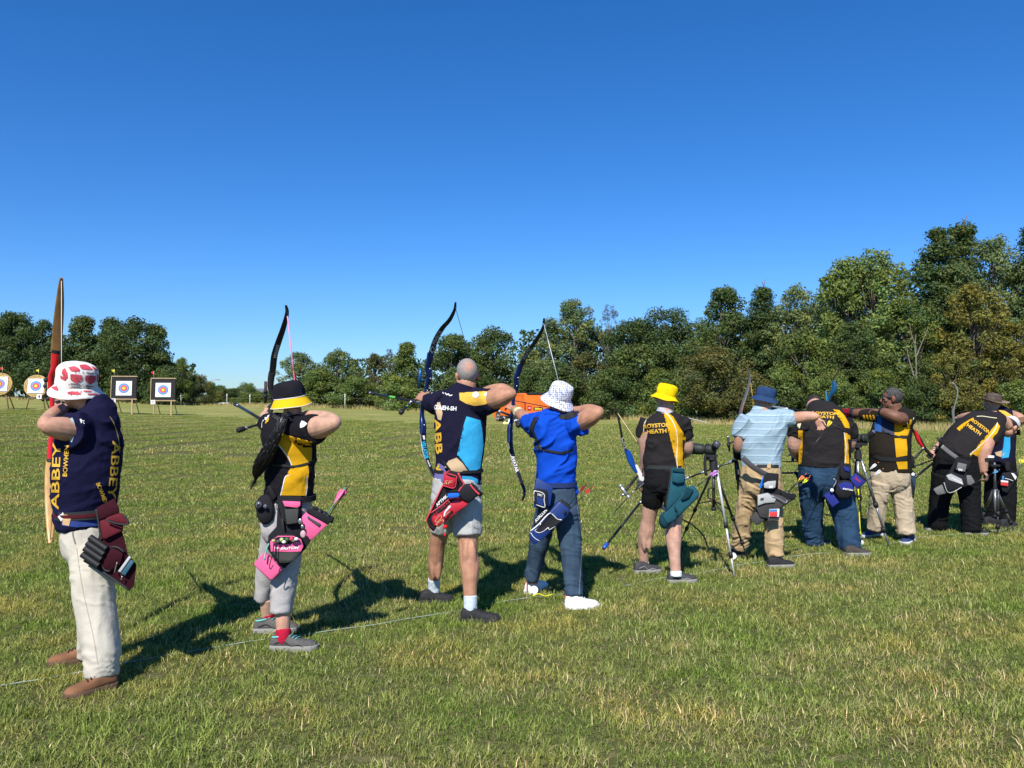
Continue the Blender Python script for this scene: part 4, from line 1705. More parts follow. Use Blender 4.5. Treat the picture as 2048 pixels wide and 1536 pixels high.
def shoe(t, heel, toe, m, sole, lace=LACE_K, wid=1.0, ankle=.095, collar=None, sole_h=.032, sink=.002, trim=None, label=None):
    """shoe with its own sole and laces, standing on the turf from heel to toe (world points)"""
    heel, toe = np.array(heel, float), np.array(toe, float)
    heel[2] = toe[2] = -sink
    L_ = np.linalg.norm(toe - heel)
    f = unit(toe - heel)
    if not .25 < L_ < .32:
        c = (heel + toe) / 2
        L_ = min(.31, max(.265, L_))
        heel, toe = c - f * L_ / 2, c + f * L_ / 2
    s = np.cross(UP, f)
    st = [(0, .025, .066), (.04, .033, .092), (.13, .037, ankle + .008), (.26, .038, ankle + .012), (.36, .039, .102), (.46, .042, .088), (.6, .047, .074), (.74, .049, .066), (.86, .045, .060), (.94, .035, .052), (.985, .022, .040), (1.0, .012, .030)]
    st = spline(st, 3)
    R = []
    a = np.linspace(0, math.pi, 13)
    for x, w, h in st:
        w *= wid
        z0 = sole_h * .8
        c = np.cos(a)
        q = np.sin(a)
        c = np.sign(c) * abs(c) ** .75
        q = q ** .8
        ring = [heel + f * x * L_ + s * w * ci + UP * (z0 + (h - z0) * si) for ci, si in zip(c, q)]
        R.append(np.array(ring))
    mb = MB().rings(R, True)
    o = mb.put('shoe', m, t, label=label)
    out = [(x, w * wid + .004) for x, w, h in st]
    P = [heel + f * (x * L_) + s * w for x, w in out] + [heel + f * (x * L_) - s * w for x, w in out[::-1]]
    P = np.array(P)
    cc = P.mean(0)
    P = cc + (P - cc) * (1.015, 1.015, 1)
    mb = MB()
    n = len(P)
    mb.rings([P, P + UP * sole_h * .5, P + UP * sole_h, (cc + (P - cc) * .96) + UP * (sole_h + .003)], True)
    V = np.array(mb.V)
    mb.put('sole', sole, o, sharp=50)
    mb = MB()
    for x in (.36, .43, .5, .57):
        w, h = np.interp(x, st[:, 0], st[:, 1]), np.interp(x, st[:, 0], st[:, 2])
        P = [heel + f * (x + dx) * L_ + s * w * q + UP * (h + .004 - abs(q) ** 2 * .012) for q, dx in ((-.6, -.02), (-.2, 0), (.2, .01), (.6, .03))]
        mb.tube(spline(P, 3), .0032, 5)
    mb.put('laces', lace, o)
    if collar is not None:
        w, h = .036, ankle + .004
        P = [heel + f * (.17 + .13 * math.cos(q)) * L_ + s * w * .92 * math.sin(q) + UP * (h - .008 + .006 * math.cos(q)) for q in np.linspace(0, 2 * math.pi, 17)]
        MB().tube(np.array(P), .0055, 6).put('collar', collar, o)
    if trim is not None:
        for sg in (1, -1):
            P = [heel + f * x * L_ + s * sg * np.interp(x, st[:, 0], st[:, 1]) * wid * 1.03 + UP * z for x, z in ((.12, .05), (.3, .065), (.46, .036), (.62, .045), (.75, .030))]
            MB().tube(spline(P, 4), .0045, 6, flat=.6).put('trim', trim, o)
    return o


def band(name, t, m, P_, rows, add=.006, k=3, label=None):
    mb = MB()
    P_.torso(mb, rows, k=k, add=add)
    return mb.put(name, m, t, label=label, sharp=60)


def hat(t, c, up, crown, brim, m_crown, m_brim, wave=.006, name='hat', squash=1.0, fwd=SH, seed=0, piping=None, curl=0.0, dent=0.0):
    """bucket or brimmed hat; crown / brim are (radius, height) profiles in metres above the join"""
    up = unit(up)
    f = unit(np.asarray(fwd) - up * np.dot(fwd, up))
    r = np.cross(f, up)
    g = np.random.default_rng(seed)
    ph = g.uniform(0, 6.28, 4)
    n = 48
    a = np.linspace(0, 2 * math.pi, n, endpoint=False)

    def lathe(prof, wv):
        R = []
        for rad, h in prof:
            k = np.clip((rad - .09) / .07, 0, 1)
            w = wv * k * (np.sin(2 * a + ph[0]) + .7 * np.sin(3 * a + ph[1]) + .4 * np.sin(5 * a + ph[2]))
            w = w + curl * k ** 1.5 * np.cos(a) ** 2
            w2 = (1 - k) * .004 * np.sin(4 * a + ph[3] + h * 30)
            dn = -dent * np.exp(-(np.cos(a) * rad / .03) ** 2) * (h > .09)
            R.append(c + np.outer(np.cos(a) * (rad + w2), r) * squash + np.outer(np.sin(a) * (rad + w2) * 1.08, f) + np.outer(h + w + dn, up))
        return R
    mb = MB().rings(lathe(spline(crown, 4), 0), True)
    V = np.array(mb.V)
    mb.V = [tuple(v) for v in V + (fbm(V * 22 + seed, 3)[:, None] - .5) * unit(up) * .012 + (fbm(V * 26 + 9 + seed, 2)[:, None] - .5) * r * .010]
    o = mb.put(name, m_crown, t)
    prof = list(spline(brim, 4))
    under = [(q[0], q[1] - .004) for q in prof[::-1]]
    mb = MB().rings(lathe(prof + under, wave), False)
    b = mb.put('brim', m_brim, o, sharp=70)
    for k, (rad, h) in enumerate(brim[1:-1] if piping is None else []):
        pass
    if piping is not None:
        R = lathe([brim[0]], wave)[0]
        MB().tube(np.vstack([R, R[:1]]) + up * .002, .0028, 6).put('piping', piping, o)
        R = lathe([brim[-1]], wave)[0]
        MB().tube(np.vstack([R, R[:1]]), .0022, 6).put('piping', piping, o)
    return o, b


def hair_shell(t, fr, m, name='hair', line=None, thick=1.06, rough=.006, seed=0, col=None, zlow=-.055, crownpink=0.0):
    """short hair lying over the skull down to the hairline"""
    c, r, f, u, k = fr
    A = np.stack([r, f, u], 1)
    mb = MB().ellipsoid((0, 0, 0), (1, 1, 1), None, n=64, m=44)
    S = np.array(mb.V)
    V = S * (.076, .097, .092) + (0, -.012, .028)
    x, y, z = V.T
    # covered where behind the face, above the neck and clear of the ears
    front = .052 - .30 * np.clip(z - .06, -.1, .1) + (.0 if line is None else line)
    cov = np.minimum((front + .9 * np.clip(z - .045, 0, .06) * 1.2 - y) / .02, (z - zlow + .35 * np.clip(-y - .03, 0, 1) * .6) / .015)
    ear = np.sqrt((y + .004) ** 2 / .024 ** 2 + (z + .012) ** 2 / .036 ** 2)
    cov = np.minimum(cov, np.where(np.abs(x) > .05, (ear - 1) / .25, 9))
    cov = np.clip(cov, 0, 1)
    g = fbm(S * 24 + seed, 3) - .5
    sc = .93 + (thick - .93) * cov
    V = (S * (sc + g * rough * 12 * cov)[:, None]) * (.076, .097, .092) + (0, -.012, .028)
    Wd = c + (V * k) @ A.T
    o = put(name, Wd, mb.F, m, t)
    if col is not None:
        n = fbm(S * (3 if crownpink else 18) + seed + 3, 2)
        n2 = fbm(S * 40 + seed, 2)
        w = np.clip((n - .42) * (1.2 if crownpink else 5) + np.clip((-.028 - z) / .05, 0, .8) * (crownpink > 0) + (crownpink * (1 - np.clip(np.hypot(x / .062, (z - .06) / .07), 0, 1.4)) - .2 * (crownpink > 0)), 0, 1)[:, None]
        cc = np.array(col[0]) * (1 - w) + np.array(col[1]) * w
        cc = cc * (.75 + .5 * n2)[:, None]
        set_col(o, cc)
    return o


def make_body(t, P_, sk, head, neck, torso, arms, hands, legs, voxel=.0058, brow=(.12, .08, .05), hsize=.232, calves=(), legk=.8):
    m, base = sk
    mb = MB()
    P_.torso(mb, torso, sc=.84)
    hc = P_.p(*head[0])
    fr = add_head(mb, hc, head[1], head[2], hsize)
    P_.limb(mb, neck, n=16)
    for a in arms:
        P_.limb(mb, a, n=14)
    for h in hands:
        w = P_.p(*h[0])
        add_hand(mb, w, P_.p(*h[1]) - w if len(h[1]) == 3 and abs(h[1][0]) > 5 else np.array(h[1]), h[2], *h[3:])
    for l in legs:
        P_.limb(mb, [(*l[0][:3], l[0][3] * .82 * legk)] + [(*q[:3], q[3] * legk) for q in l[1:]], n=14)
    for x, y, dz, r in calves:          # the two heads of the calf
        for q in (-.36, .36):
            mb.ellipsoid(P_.p(x + q * r, y, dz) - (0, P_.r(r) * .42, 0), (P_.r(r) * .58, P_.r(r) * .66, P_.r(r) * 2.7), n=12, m=10)
    V, F = remesh(mb, voxel, 1)
    o = put('body', V, faces(F), m, t)
    col = np.tile(base, (len(V), 1)) * (.92 + .16 * fbm(V * 11, 2))[:, None]
    red = np.clip((fbm(V * 7 + 4, 2) - .5) * 2, 0, 1)[:, None]
    col = col * (1 - red * (0, .10, .08))
    paint_head(V, col, fr, base, brow)
    set_col(o, col)
    LEGS[o] = [spline(np.array([[*P_.p(x, y, dz), P_.r(r)] for x, y, dz, r in l]), 6) for l in legs]
    return o, fr


LEGS = {}


def tuck(body, *garms):
    """keep the body inside the clothes that cover it"""
    bv = bvh_of(*garms)
    V = mesh_arrays(body.data)
    org = ORG[body]
    G_ = np.vstack([mesh_arrays(g.data) + ORG[g] for g in garms])
    lo, hi = G_.min(0) - .05, G_.max(0) + .05
    Wd = V + org
    ok = np.zeros(len(Wd), bool)
    for S in LEGS[body]:
        near = np.zeros(len(Wd), bool)
        hem = np.zeros(len(G_), bool)
        for P in S:
            near |= ((Wd - P[:3]) ** 2).sum(1) < (P[3] * 1.45 + .004) ** 2
            hem |= ((G_ - P[:3]) ** 2).sum(1) < (P[3] * 1.5) ** 2
        ok |= near & (Wd[:, 2] > G_[hem][:, 2].min() + .016)
    ix = np.where(((Wd > lo) & (Wd < hi)).all(1) & ok)[0]
    for i in ix:
        loc, no, _, d = bv.find_nearest(Wd[i], .09)
        if loc is None or abs(no.z) > .62:
            continue
        s_ = (Vector(Wd[i]) - loc).dot(no)
        if s_ > -.007:
            V[i] = np.array(loc - no * .009) - org
    body.data.vertices.foreach_set('co', V.ravel())
    body.data.update()


def garment(name, t, m, P_, torso=None, limbs=(), voxel=.0088, smooth=2, fold=None, leg=None, label=None, add=0.0, thick=1.0):
    mb = MB()
    if torso is not None:
        if name in ('trousers', 'jeans', 'shorts'):
            x, y, dz, hw, hd = torso[-1]
            torso = list(torso) + [(x, y + .45 * hw, dz, hw * .72, hd * .66)]
        P_.torso(mb, torso, add=add)
    for l in limbs:
        P_.limb(mb, l, n=16, add=add)
    V, F = remesh(mb, voxel, smooth)
    if fold:
        for kw in (fold if isinstance(fold, list) else [fold]):
            V = folds(V, F, **kw)
    if leg:
        V = legfolds(V, F, **leg)
    return put(name, V, faces(F), m, t, label=label)


def crop(x0, y0, s):
    return lambda *pts: [(x0 + a / s, y0 + b / s) for a, b in pts]


GOLD = cloth('gold_cloth', (0.62, 0.33, 0.010), fold=.5)
GOLDP = mat('gold_print', (0.62, 0.36, 0.03), rough=.7)
WHITEP = mat('white_print', (0.74, 0.74, 0.72), rough=.7)
CHAR = cloth('charcoal_cloth', (0.020, 0.0178, 0.0182), fold=.8)
NAVY = cloth('navy_cloth', (0.011, 0.011, 0.036), fold=.6)
BLACKC = cloth('black_cloth', (0.010, 0.010, 0.011), fold=.6)
BLACKW = mat('black_webbing', (0.014, 0.014, 0.015), rough=.75, bump=.4, bscale=300)
SKIN_A = (0.47, 0.255, 0.17)
SKIN_T = (0.42, 0.215, 0.132)
SKIN_P = (0.50, 0.295, 0.215)
SKIN_L = (0.51, 0.30, 0.205)
SKIN_D = (0.165, 0.076, 0.045)


def feet_base(*pts):
    q = np.mean([G(*p) for p in pts], 0)
    return (q[0], q[1], 0.0)


# ------------------------------------------------------------------ 1: left-handed man with the wooden bow
def archer_one():
    K = Px(4.45)
    t = thing('person', feet_base((180, 1380), (145, 1322)), 'man in navy shirt, cream trousers and red and white bucket hat drawing a wooden bow', 'person')
    sk = skin('fair', SKIN_A)
    tor = [(172, 1052, 0, 50, .13), (170, 1020, 0, 55, .14), (172, 985, 0, 59, .15), (175, 940, 0, 63, .155), (181, 892, 0, 60, .15), (187, 860, 0, 53, .15), (193, 838, 0, 43, .125), (196, 820, 0, 32, .095), (195, 808, 0, 22, .075), (190, 800, 0, 18, .06)]
    body, fr = make_body(t, K, sk, ((152, 776, .02), SH + (-.1, 0, 0), (.12, -.1, 1)), [(190, 830, 0, 24), (184, 812, .0, 22), (165, 796, .02, 24)], tor,
                      [[(200, 862, 0, 26), (160, 862, -.10, 25), (120, 856, -.2, 22), (96, 851, -.25, 16.5), (92, 845, -.23, 14), (106, 831, -.06, 15), (118, 820, .06, 12), (124, 815, .1, 10)],
                       [(168, 842, .2, 22), (145, 832, .38, 18), (124, 822, .55, 14), (112, 816, .66, 11)]],
                      [((124, 815, .1), (116, 806, .3), (.3, -.2, -.6), -1, .9, .95), ((112, 816, .66), (106, 806, .8), (.5, .3, .1), 1, .9, .95)],
                      [[(185, 1080, -.03, 34), (195, 1200, -.08, 27), (203, 1300, -.13, 22), (208, 1365, -.16, 16)],
                       [(173, 1080, .08, 28), (179, 1200, .14, 22), (176, 1290, .22, 17), (174, 1322, .26, 14)]])
    sh = garment('shirt', t, cloth('club_navy', (0.008, 0.008, 0.032), fold=.7), K, tor, [[(203, 862, 0, 33), (176, 862, -.06, 33), (139, 861, -.18, 34)], [(172, 842, .15, 30), (150, 834, .3, 26)]],
                 fold=[dict(amp=.020, ang=-38, along=3.0, across=13, seed=2.0), dict(amp=.008, ang=15, along=5, across=26, seed=5.0)])
    bv = bvh_of(sh)
    c1 = crop(60, 700, 4.267)
    decal('lettering', text_px('ABBEY', 112, 952, 16, 88, 134, .015), GOLDP, sh, bv)
    decal('lettering', text_px('BOWMEN', 132, 922, 9, 86, 62, .02), GOLDP, sh, bv)
    decal('lettering', text_px('ABBEY', 228, 940, 16, -95, 116, .015), GOLDP, sh, bv)
    decal('lettering', text_px('BOWMEN', 204, 987, 8.5, -68, 46, .02), GOLDP, sh, bv)
    lb = mat('pale_blue_print', (0.25, 0.36, 0.42), rough=.7)
    decal('cuff_band', line_px([(143, 836), (148, 848), (148, 860), (146, 872), (142, 884)], 5), lb, sh, bv)
    for q in (((424, 590), (436, 588), (446, 606), (440, 628), (432, 612)), ((444, 600), (466, 604), (456, 612)), ((448, 616), (466, 626), (460, 632))):
        decal('emblem', poly_px(c1(*q)), WHITEP, sh, bv, step=2)
    decal('seam', line_px([(219, 833), (229, 850), (236, 875), (239, 905)], 1.6), mat('gold_seam', (0.25, 0.18, 0.06), rough=.7), sh, bv)
    # hem with its printed picture, below the belt
    bl = cloth('blue_print_cloth', (0.03, 0.055, 0.21), fold=.5)
    decal('hem_print', poly_px(c1((262, 1400), (560, 1420), (585, 1500), (400, 1512), (275, 1500))), bl, sh, bv)
    decal('hem_print', poly_px(c1((285, 1400), (330, 1405), (350, 1440), (335, 1500), (280, 1490))), mat('peach_print', (0.6, 0.38, 0.2), rough=.7), sh, bv, off=.006)
    decal('hem_print', poly_px(c1((240, 1420), (285, 1385), (300, 1420), (270, 1460))), mat('white_print', 0), sh, bv, off=.006)
    rows = [(172, 1048, 0, 46, .13), (173, 1075, 0, 46, .14), (176, 1105, 0, 45, .14)]
    tr = garment('trousers', t, cloth('cream_cotton', (0.53, 0.485, 0.40), fold=.35, fscale=9), K, rows,
                 [[(178, 1085, -.02, 40), (183, 1140, -.06, 39), (190, 1200, -.09, 37), (198, 1260, -.12, 35), (203, 1310, -.145, 32), (203, 1353, -.165, 27)],
                  [(173, 1085, .08, 32), (179, 1180, .14, 26), (178, 1260, .2, 21), (172, 1314, .24, 17)]], leg=dict(amp=.012, zs=[(.12, .16, .9), (.55, .12, .9), (.95, .1, .5)], seed=1.0))
    bt = bvh_of(tr)
    dk = mat('trouser_seam', (0.42, 0.36, 0.28), rough=.9)
    decal('seam', line_px([(153, 1095), (157, 1125), (163, 1165), (172, 1210), (186, 1270), (196, 1330)], 1.4), dk, tr, bt, off=.002)
    decal('pocket', line_px([(146, 1056), (146, 1070), (151, 1088)], 3.0), mat('pocket_lining', (0.2, 0.17, 0.14), rough=.9), tr, bt, off=.002)
    sd = mat('brown_suede', (0.19, 0.085, 0.038), rough=.85, var=.25, vscale=14, bump=.3, bscale=120)
    shoe(t, G(232, 1372), G(128, 1400), sd, mat('sole_brown', (0.12, 0.07, 0.04), rough=.8), ankle=.105, wid=1.05)
    shoe(t, G(184, 1320), G(106, 1331), sd, mat('sole_brown', 0), ankle=.105, wid=1.05)
    # hat: white with rows of loose red patches
    wh = cloth('white_cotton', (0.72, 0.70, 0.66), fold=.4)
    up = (.15, -.17, .97)
    cp, bp = hat(t, K.p(153, 770), up, [(.108, -.004), (.109, .03), (.106, .078), (.094, .108), (.065, .127), (.02, .133)], [(.107, .002), (.126, -.022), (.146, -.048)], wh, wh, wave=.005, seed=1)
    bh = bvh_of(cp)
    rd = mat('hat_red', (0.52, 0.06, 0.085), rough=.8, var=.3, vscale=40)
    gr = mat('hat_grey', (0.2, 0.16, 0.17), rough=.8)
    for pts in (((345, 205), (440, 215), (440, 262), (415, 262), (392, 285), (368, 262), (347, 255)), ((472, 218), (560, 222), (552, 275), (530, 280), (508, 296), (490, 270), (470, 262)),
                ((330, 150), (380, 138), (425, 165), (415, 185), (350, 182)), ((420, 130), (480, 125), (530, 160), (525, 172), (440, 165)),
                ((270, 190), (300, 152), (322, 215), (318, 245), (290, 235)), ((262, 215), (285, 240), (310, 245), (300, 262), (262, 240)), ((570, 200), (590, 230), (585, 275), (572, 270)), ((520, 135), (560, 155), (575, 178), (545, 170))):
        decal('patch', poly_px(c1(*pts), 2), rd, cp, bh, off=.0025, step=3)
    for pts in (((345, 282), (390, 290), (430, 288), (428, 300), (350, 296)), ((350, 308), (430, 312), (426, 322), (352, 318)), ((475, 302), (540, 308), (538, 318), (478, 314)), ((482, 322), (536, 328), (530, 338), (484, 333)), ((480, 188), (540, 198), (538, 206), (482, 198))):
        decal('patch', poly_px(c1(*pts)), gr, cp, bh, off=.0025, step=3)
    bb = bvh_of(bp)
    g = np.random.default_rng(8)
    pk = mat('hat_pink', (0.60, 0.24, 0.26), rough=.8, var=.3, vscale=40)
    for k in range(54):
        x, y = g.uniform(235, 585), g.uniform(125, 385)
        w_, h_, sl = g.uniform(5, 16), g.uniform(4, 9), g.uniform(-3, 3)
        on = y < 345
        decal('patch', poly_px(c1((x, y), (x + w_, y + sl), (x + w_, y + h_ + sl), (x, y + h_))), (rd, pk, gr, pk)[k % 4], cp if on else bp, bh if on else bb, off=.0021, step=4)
    for pts in (((200, 255), (235, 262), (245, 290), (205, 285)), ((180, 318), (230, 310), (245, 345), (215, 345)), ((318, 360), (360, 352), (420, 362), (430, 382), (330, 380)), ((490, 372), (560, 372), (590, 380), (500, 386)), ((250, 290), (280, 285), (318, 296), (300, 304)), ((455, 345), (520, 350), (515, 360), (460, 358))):
        decal('patch', poly_px(c1(*pts), 2), rd, bp, bb, off=.0025, step=3)
    hair_shell(t, fr, mat('hair_greyish', (0.2, 0.16, 0.13), rough=.8, var=.3, vscale=60), thick=.975)
    tuck(body, tr)
    return t


# ------------------------------------------------------------------ 2: woman with the pink quiver
def archer_two():
    K = Px(5.1)
    t = thing('person', feet_base((590, 1296), (555, 1260)), 'woman with a long black ponytail, black and yellow hat and shirt, and grey cropped trousers', 'person')
    sk = skin('fair', SKIN_L)
    tor = [(578, 1000, 0, 46, .14), (580, 965, 0, 47, .14), (582, 930, 0, 46, .135), (578, 890, 0, 49, .14), (572, 862, 0, 46, .13), (574, 846, 0, 36, .105), (580, 834, 0, 22, .07)]
    body, fr = make_body(t, K, sk, ((585, 797, .0), SH + (.25, 0, 0), (-.05, -.05, 1)), [(580, 850, 0, 22), (583, 832, .0, 17), (586, 815, 0, 18)], tor,
                      [[(590, 856, -.03, 23), (617, 858, -.14, 23), (645, 853, -.26, 21), (666, 848, -.33, 14), (671, 842, -.31, 10.5), (655, 835, -.22, 12), (630, 832, -.08, 11.5), (612, 830, 0, 9)],
                       [(552, 852, .1, 22), (540, 845, .3, 17), (532, 836, .5, 12), (529, 830, .58, 9.5)]],
                      [((612, 830, .0), (598, 824, .12), (0, .3, -.8), 1, .9, .85), ((529, 831, .58), (530, 815, .7), (.7, .5, -.1), -1, .5, .9)],
                      [[(560, 1050, .04, 26), (545, 1120, .12, 20), (535, 1190, .19, 16), (535, 1225, .22, 13), (537, 1250, .24, 12)],
                       [(582, 1050, -.04, 28), (575, 1130, -.08, 22), (567, 1200, -.12, 17.5), (566, 1240, -.14, 14), (567, 1282, -.16, 12.5)]], brow=(.01, .008, .008), hsize=.222, legk=1)
    sh = garment('shirt', t, cloth('black_sport', (0.010, 0.009, 0.012), fold=.7), K, tor, [[(588, 856, -.02, 29), (606, 860, -.10, 29), (633, 858, -.22, 27.5)], [(556, 852, .08, 27), (542, 848, .22, 22), (535, 845, .3, 20)]],
                 fold=[dict(amp=.013, ang=30, along=3.5, across=13, seed=12.0), dict(amp=.006, ang=-20, along=5, across=26, seed=15.0)])
    bv = bvh_of(sh)
    c = crop(460, 740, 5.908)
    pip = mat('white_print', 0)
    decal('panel', poly_px(c((565, 738), (600, 820), (680, 890), (740, 915), (860, 880), (920, 850), (968, 845), (962, 1080), (850, 1110), (735, 1135), (700, 1040), (640, 955), (560, 860), (530, 795))), GOLD, sh, bv)
    decal('piping', line_px(c((535, 800), (570, 880), (650, 975), (700, 1050), (728, 1130)), 1.7), pip, sh, bv, off=.005)
    decal('panel', poly_px(c((712, 1165), (920, 1130), (932, 1200), (900, 1300), (900, 1485), (600, 1480), (655, 1255), (702, 1240))), GOLD, sh, bv)
    decal('piping', line_px(c((700, 1240), (655, 1262), (625, 1370), (598, 1480)), 1.7), pip, sh, bv, off=.005)
    decal('piping', line_px(c((905, 1250), (908, 1380), (892, 1490)), 1.7), pip, sh, bv, off=.005)
    decal('panel', poly_px(c((410, 560), (470, 530), (445, 590), (400, 680), (372, 690), (380, 620))), pip, sh, bv)
    decal('panel', poly_px(c((430, 600), (468, 565), (456, 610), (420, 640))), GOLD, sh, bv, off=.006)
    decal('emblem', poly_px(c((830, 640), (850, 600), (880, 610), (912, 635), (880, 642), (880, 668), (850, 662), (848, 685), (832, 682))), pip, sh, bv, step=3)
    decal('strap', line_px(c((500, 1120), (620, 1130), (740, 1140), (860, 1125), (960, 1085), (990, 1060)), 4.2), BLACKW, sh, bv, off=.008)
    decal('strap', line_px(c((470, 520), (540, 560), (640, 640)), 7), BLACKW, sh, bv, off=.008)
    tr = garment('trousers', t, cloth('grey_cotton', (0.40, 0.38, 0.37), fold=.4, fscale=10), K, [(576, 990, 0, 46, .135), (572, 1030, 0, 47, .145), (568, 1065, 0, 44, .14)],
                 [[(552, 1050, .06, 28), (541, 1110, .12, 23), (531, 1160, .16, 19.5), (524, 1200, .19, 16.5)],
                  [(581, 1050, -.04, 31), (576, 1110, -.07, 27.5), (567, 1170, -.11, 23.5), (561, 1226, -.14, 21.5)]], leg=dict(amp=.012, zs=[(.45, .12, .8), (.85, .12, .6)], seed=4.0))
    bt = bvh_of(tr)
    decal('seam', line_px([(540, 1222), (561, 1226), (583, 1222)], 1.2), mat('grey_seam', (0.28, 0.27, 0.26), rough=.9), tr, bt, off=.002)
    red = cloth('red_sock', (0.42, 0.012, 0.04), fold=.4, fscale=25)
    garment('sock', t, red, K, None, [[(536, 1225, .22, 13.5), (537, 1238, .23, 13), (537, 1252, .24, 13)]], voxel=.008)
    garment('sock', t, red, K, None, [[(567, 1258, -.15, 15), (567, 1270, -.16, 14.5), (567, 1285, -.16, 14.5)]], voxel=.008)
    gs = mat('grey_trainer', (0.085, 0.08, 0.075), rough=.8, var=.25, vscale=30, bump=.3)
    teal = mat('teal_lace', (0.16, 0.50, 0.46), rough=.7)
    blk = mat('toe_black', (0.02, 0.02, 0.02), rough=.7)
    shoe(t, G(541, 1299), G(636, 1299), gs, SOLE_G, teal, collar=teal, trim=blk, sole_h=.034)
    shoe(t, G(508, 1265), G(598, 1262), gs, SOLE_G, teal, collar=teal, trim=blk, sole_h=.034)
    cp, bp = hat(t, K.p(580, 795), (-.13, -.10, .98), [(.1, -.004), (.102, .03), (.096, .068), (.080, .095), (.050, .108), (.02, .111)], [(.102, .000), (.118, -.026), (.135, -.056)], cloth('hat_black', (0.013, 0.012, 0.016), fold=.4), cloth('hat_yellow', (0.72, 0.44, 0.012), fold=.2), wave=.003, seed=2, piping=pip)
    # hair: cap under the hat and the ponytail
    hm = mat('hair_black', (0.008, 0.007, 0.007), rough=.38, spec=.5, bump=.6, bscale=160, stretch=(1, 1, .12))
    hs = hair_shell(t, fr, hm, thick=1.03, line=.01, zlow=-.085)
    mb = MB()
    g = np.random.default_rng(6)
    path = np.array([[*K.p(578, 828, -.12), .022], [*K.p(566, 836, -.20), .020], [*K.p(558, 856, -.22), .025], [*K.p(545, 885, -.22), .035], [*K.p(528, 918, -.20), .046], [*K.p(516, 943, -.18), .030], [*K.p(511, 958, -.17), .008]])
    S = spline(path, 6)
    mb.tube(S[:, :3], S[:, 3] * .86, 16)
    for q in range(260):       # strands lying along it
        a, r0 = g.uniform(0, 6.28), g.uniform(.75, 1.2)
        i0, i1 = sorted(g.choice(len(S), 2, replace=False))
        i0 = min(i0, len(S) - 8)
        i1 = max(i1, i0 + 7)
        da = g.normal(0, .8)
        P = []
        for i in range(i0, min(i1 + 1, len(S))):
            aa = a + da * (i - i0) / 12
            P.append(S[i, :3] + (np.array((math.cos(aa), math.sin(aa) * .9, math.sin(aa) * .3))) * S[i, 3] * r0 + g.normal(0, .0012, 3))
        P = np.array(P)
        if i1 >= len(S) - 2:
            P = np.vstack([P, P[-1] + (P[-1] - P[-2]) * g.uniform(1, 8) + g.normal(0, .008, 3)])
        mb.tube(P, np.linspace(.0030, .0012, len(P)), 4)
    mb.put('ponytail', hm, hs)
    mb = MB()
    c0 = K.p(571, 832, -.17)
    mb.ellipsoid(c0, (.03, .022, .016))
    for e in ((560, 840), (556, 832), (580, 842)):
        mb.tube(spline([c0, K.p(e[0] + 4, e[1] - 3, -.19), K.p(*e, -.2)], 3), [.008, .007, .006, .005, .005, .004, .003], 6, flat=.3)
    mb.put('hair_tie', mat('satin_black', (0.015, 0.015, 0.018), rough=.4), hs)
    tuck(body, tr)
    return t


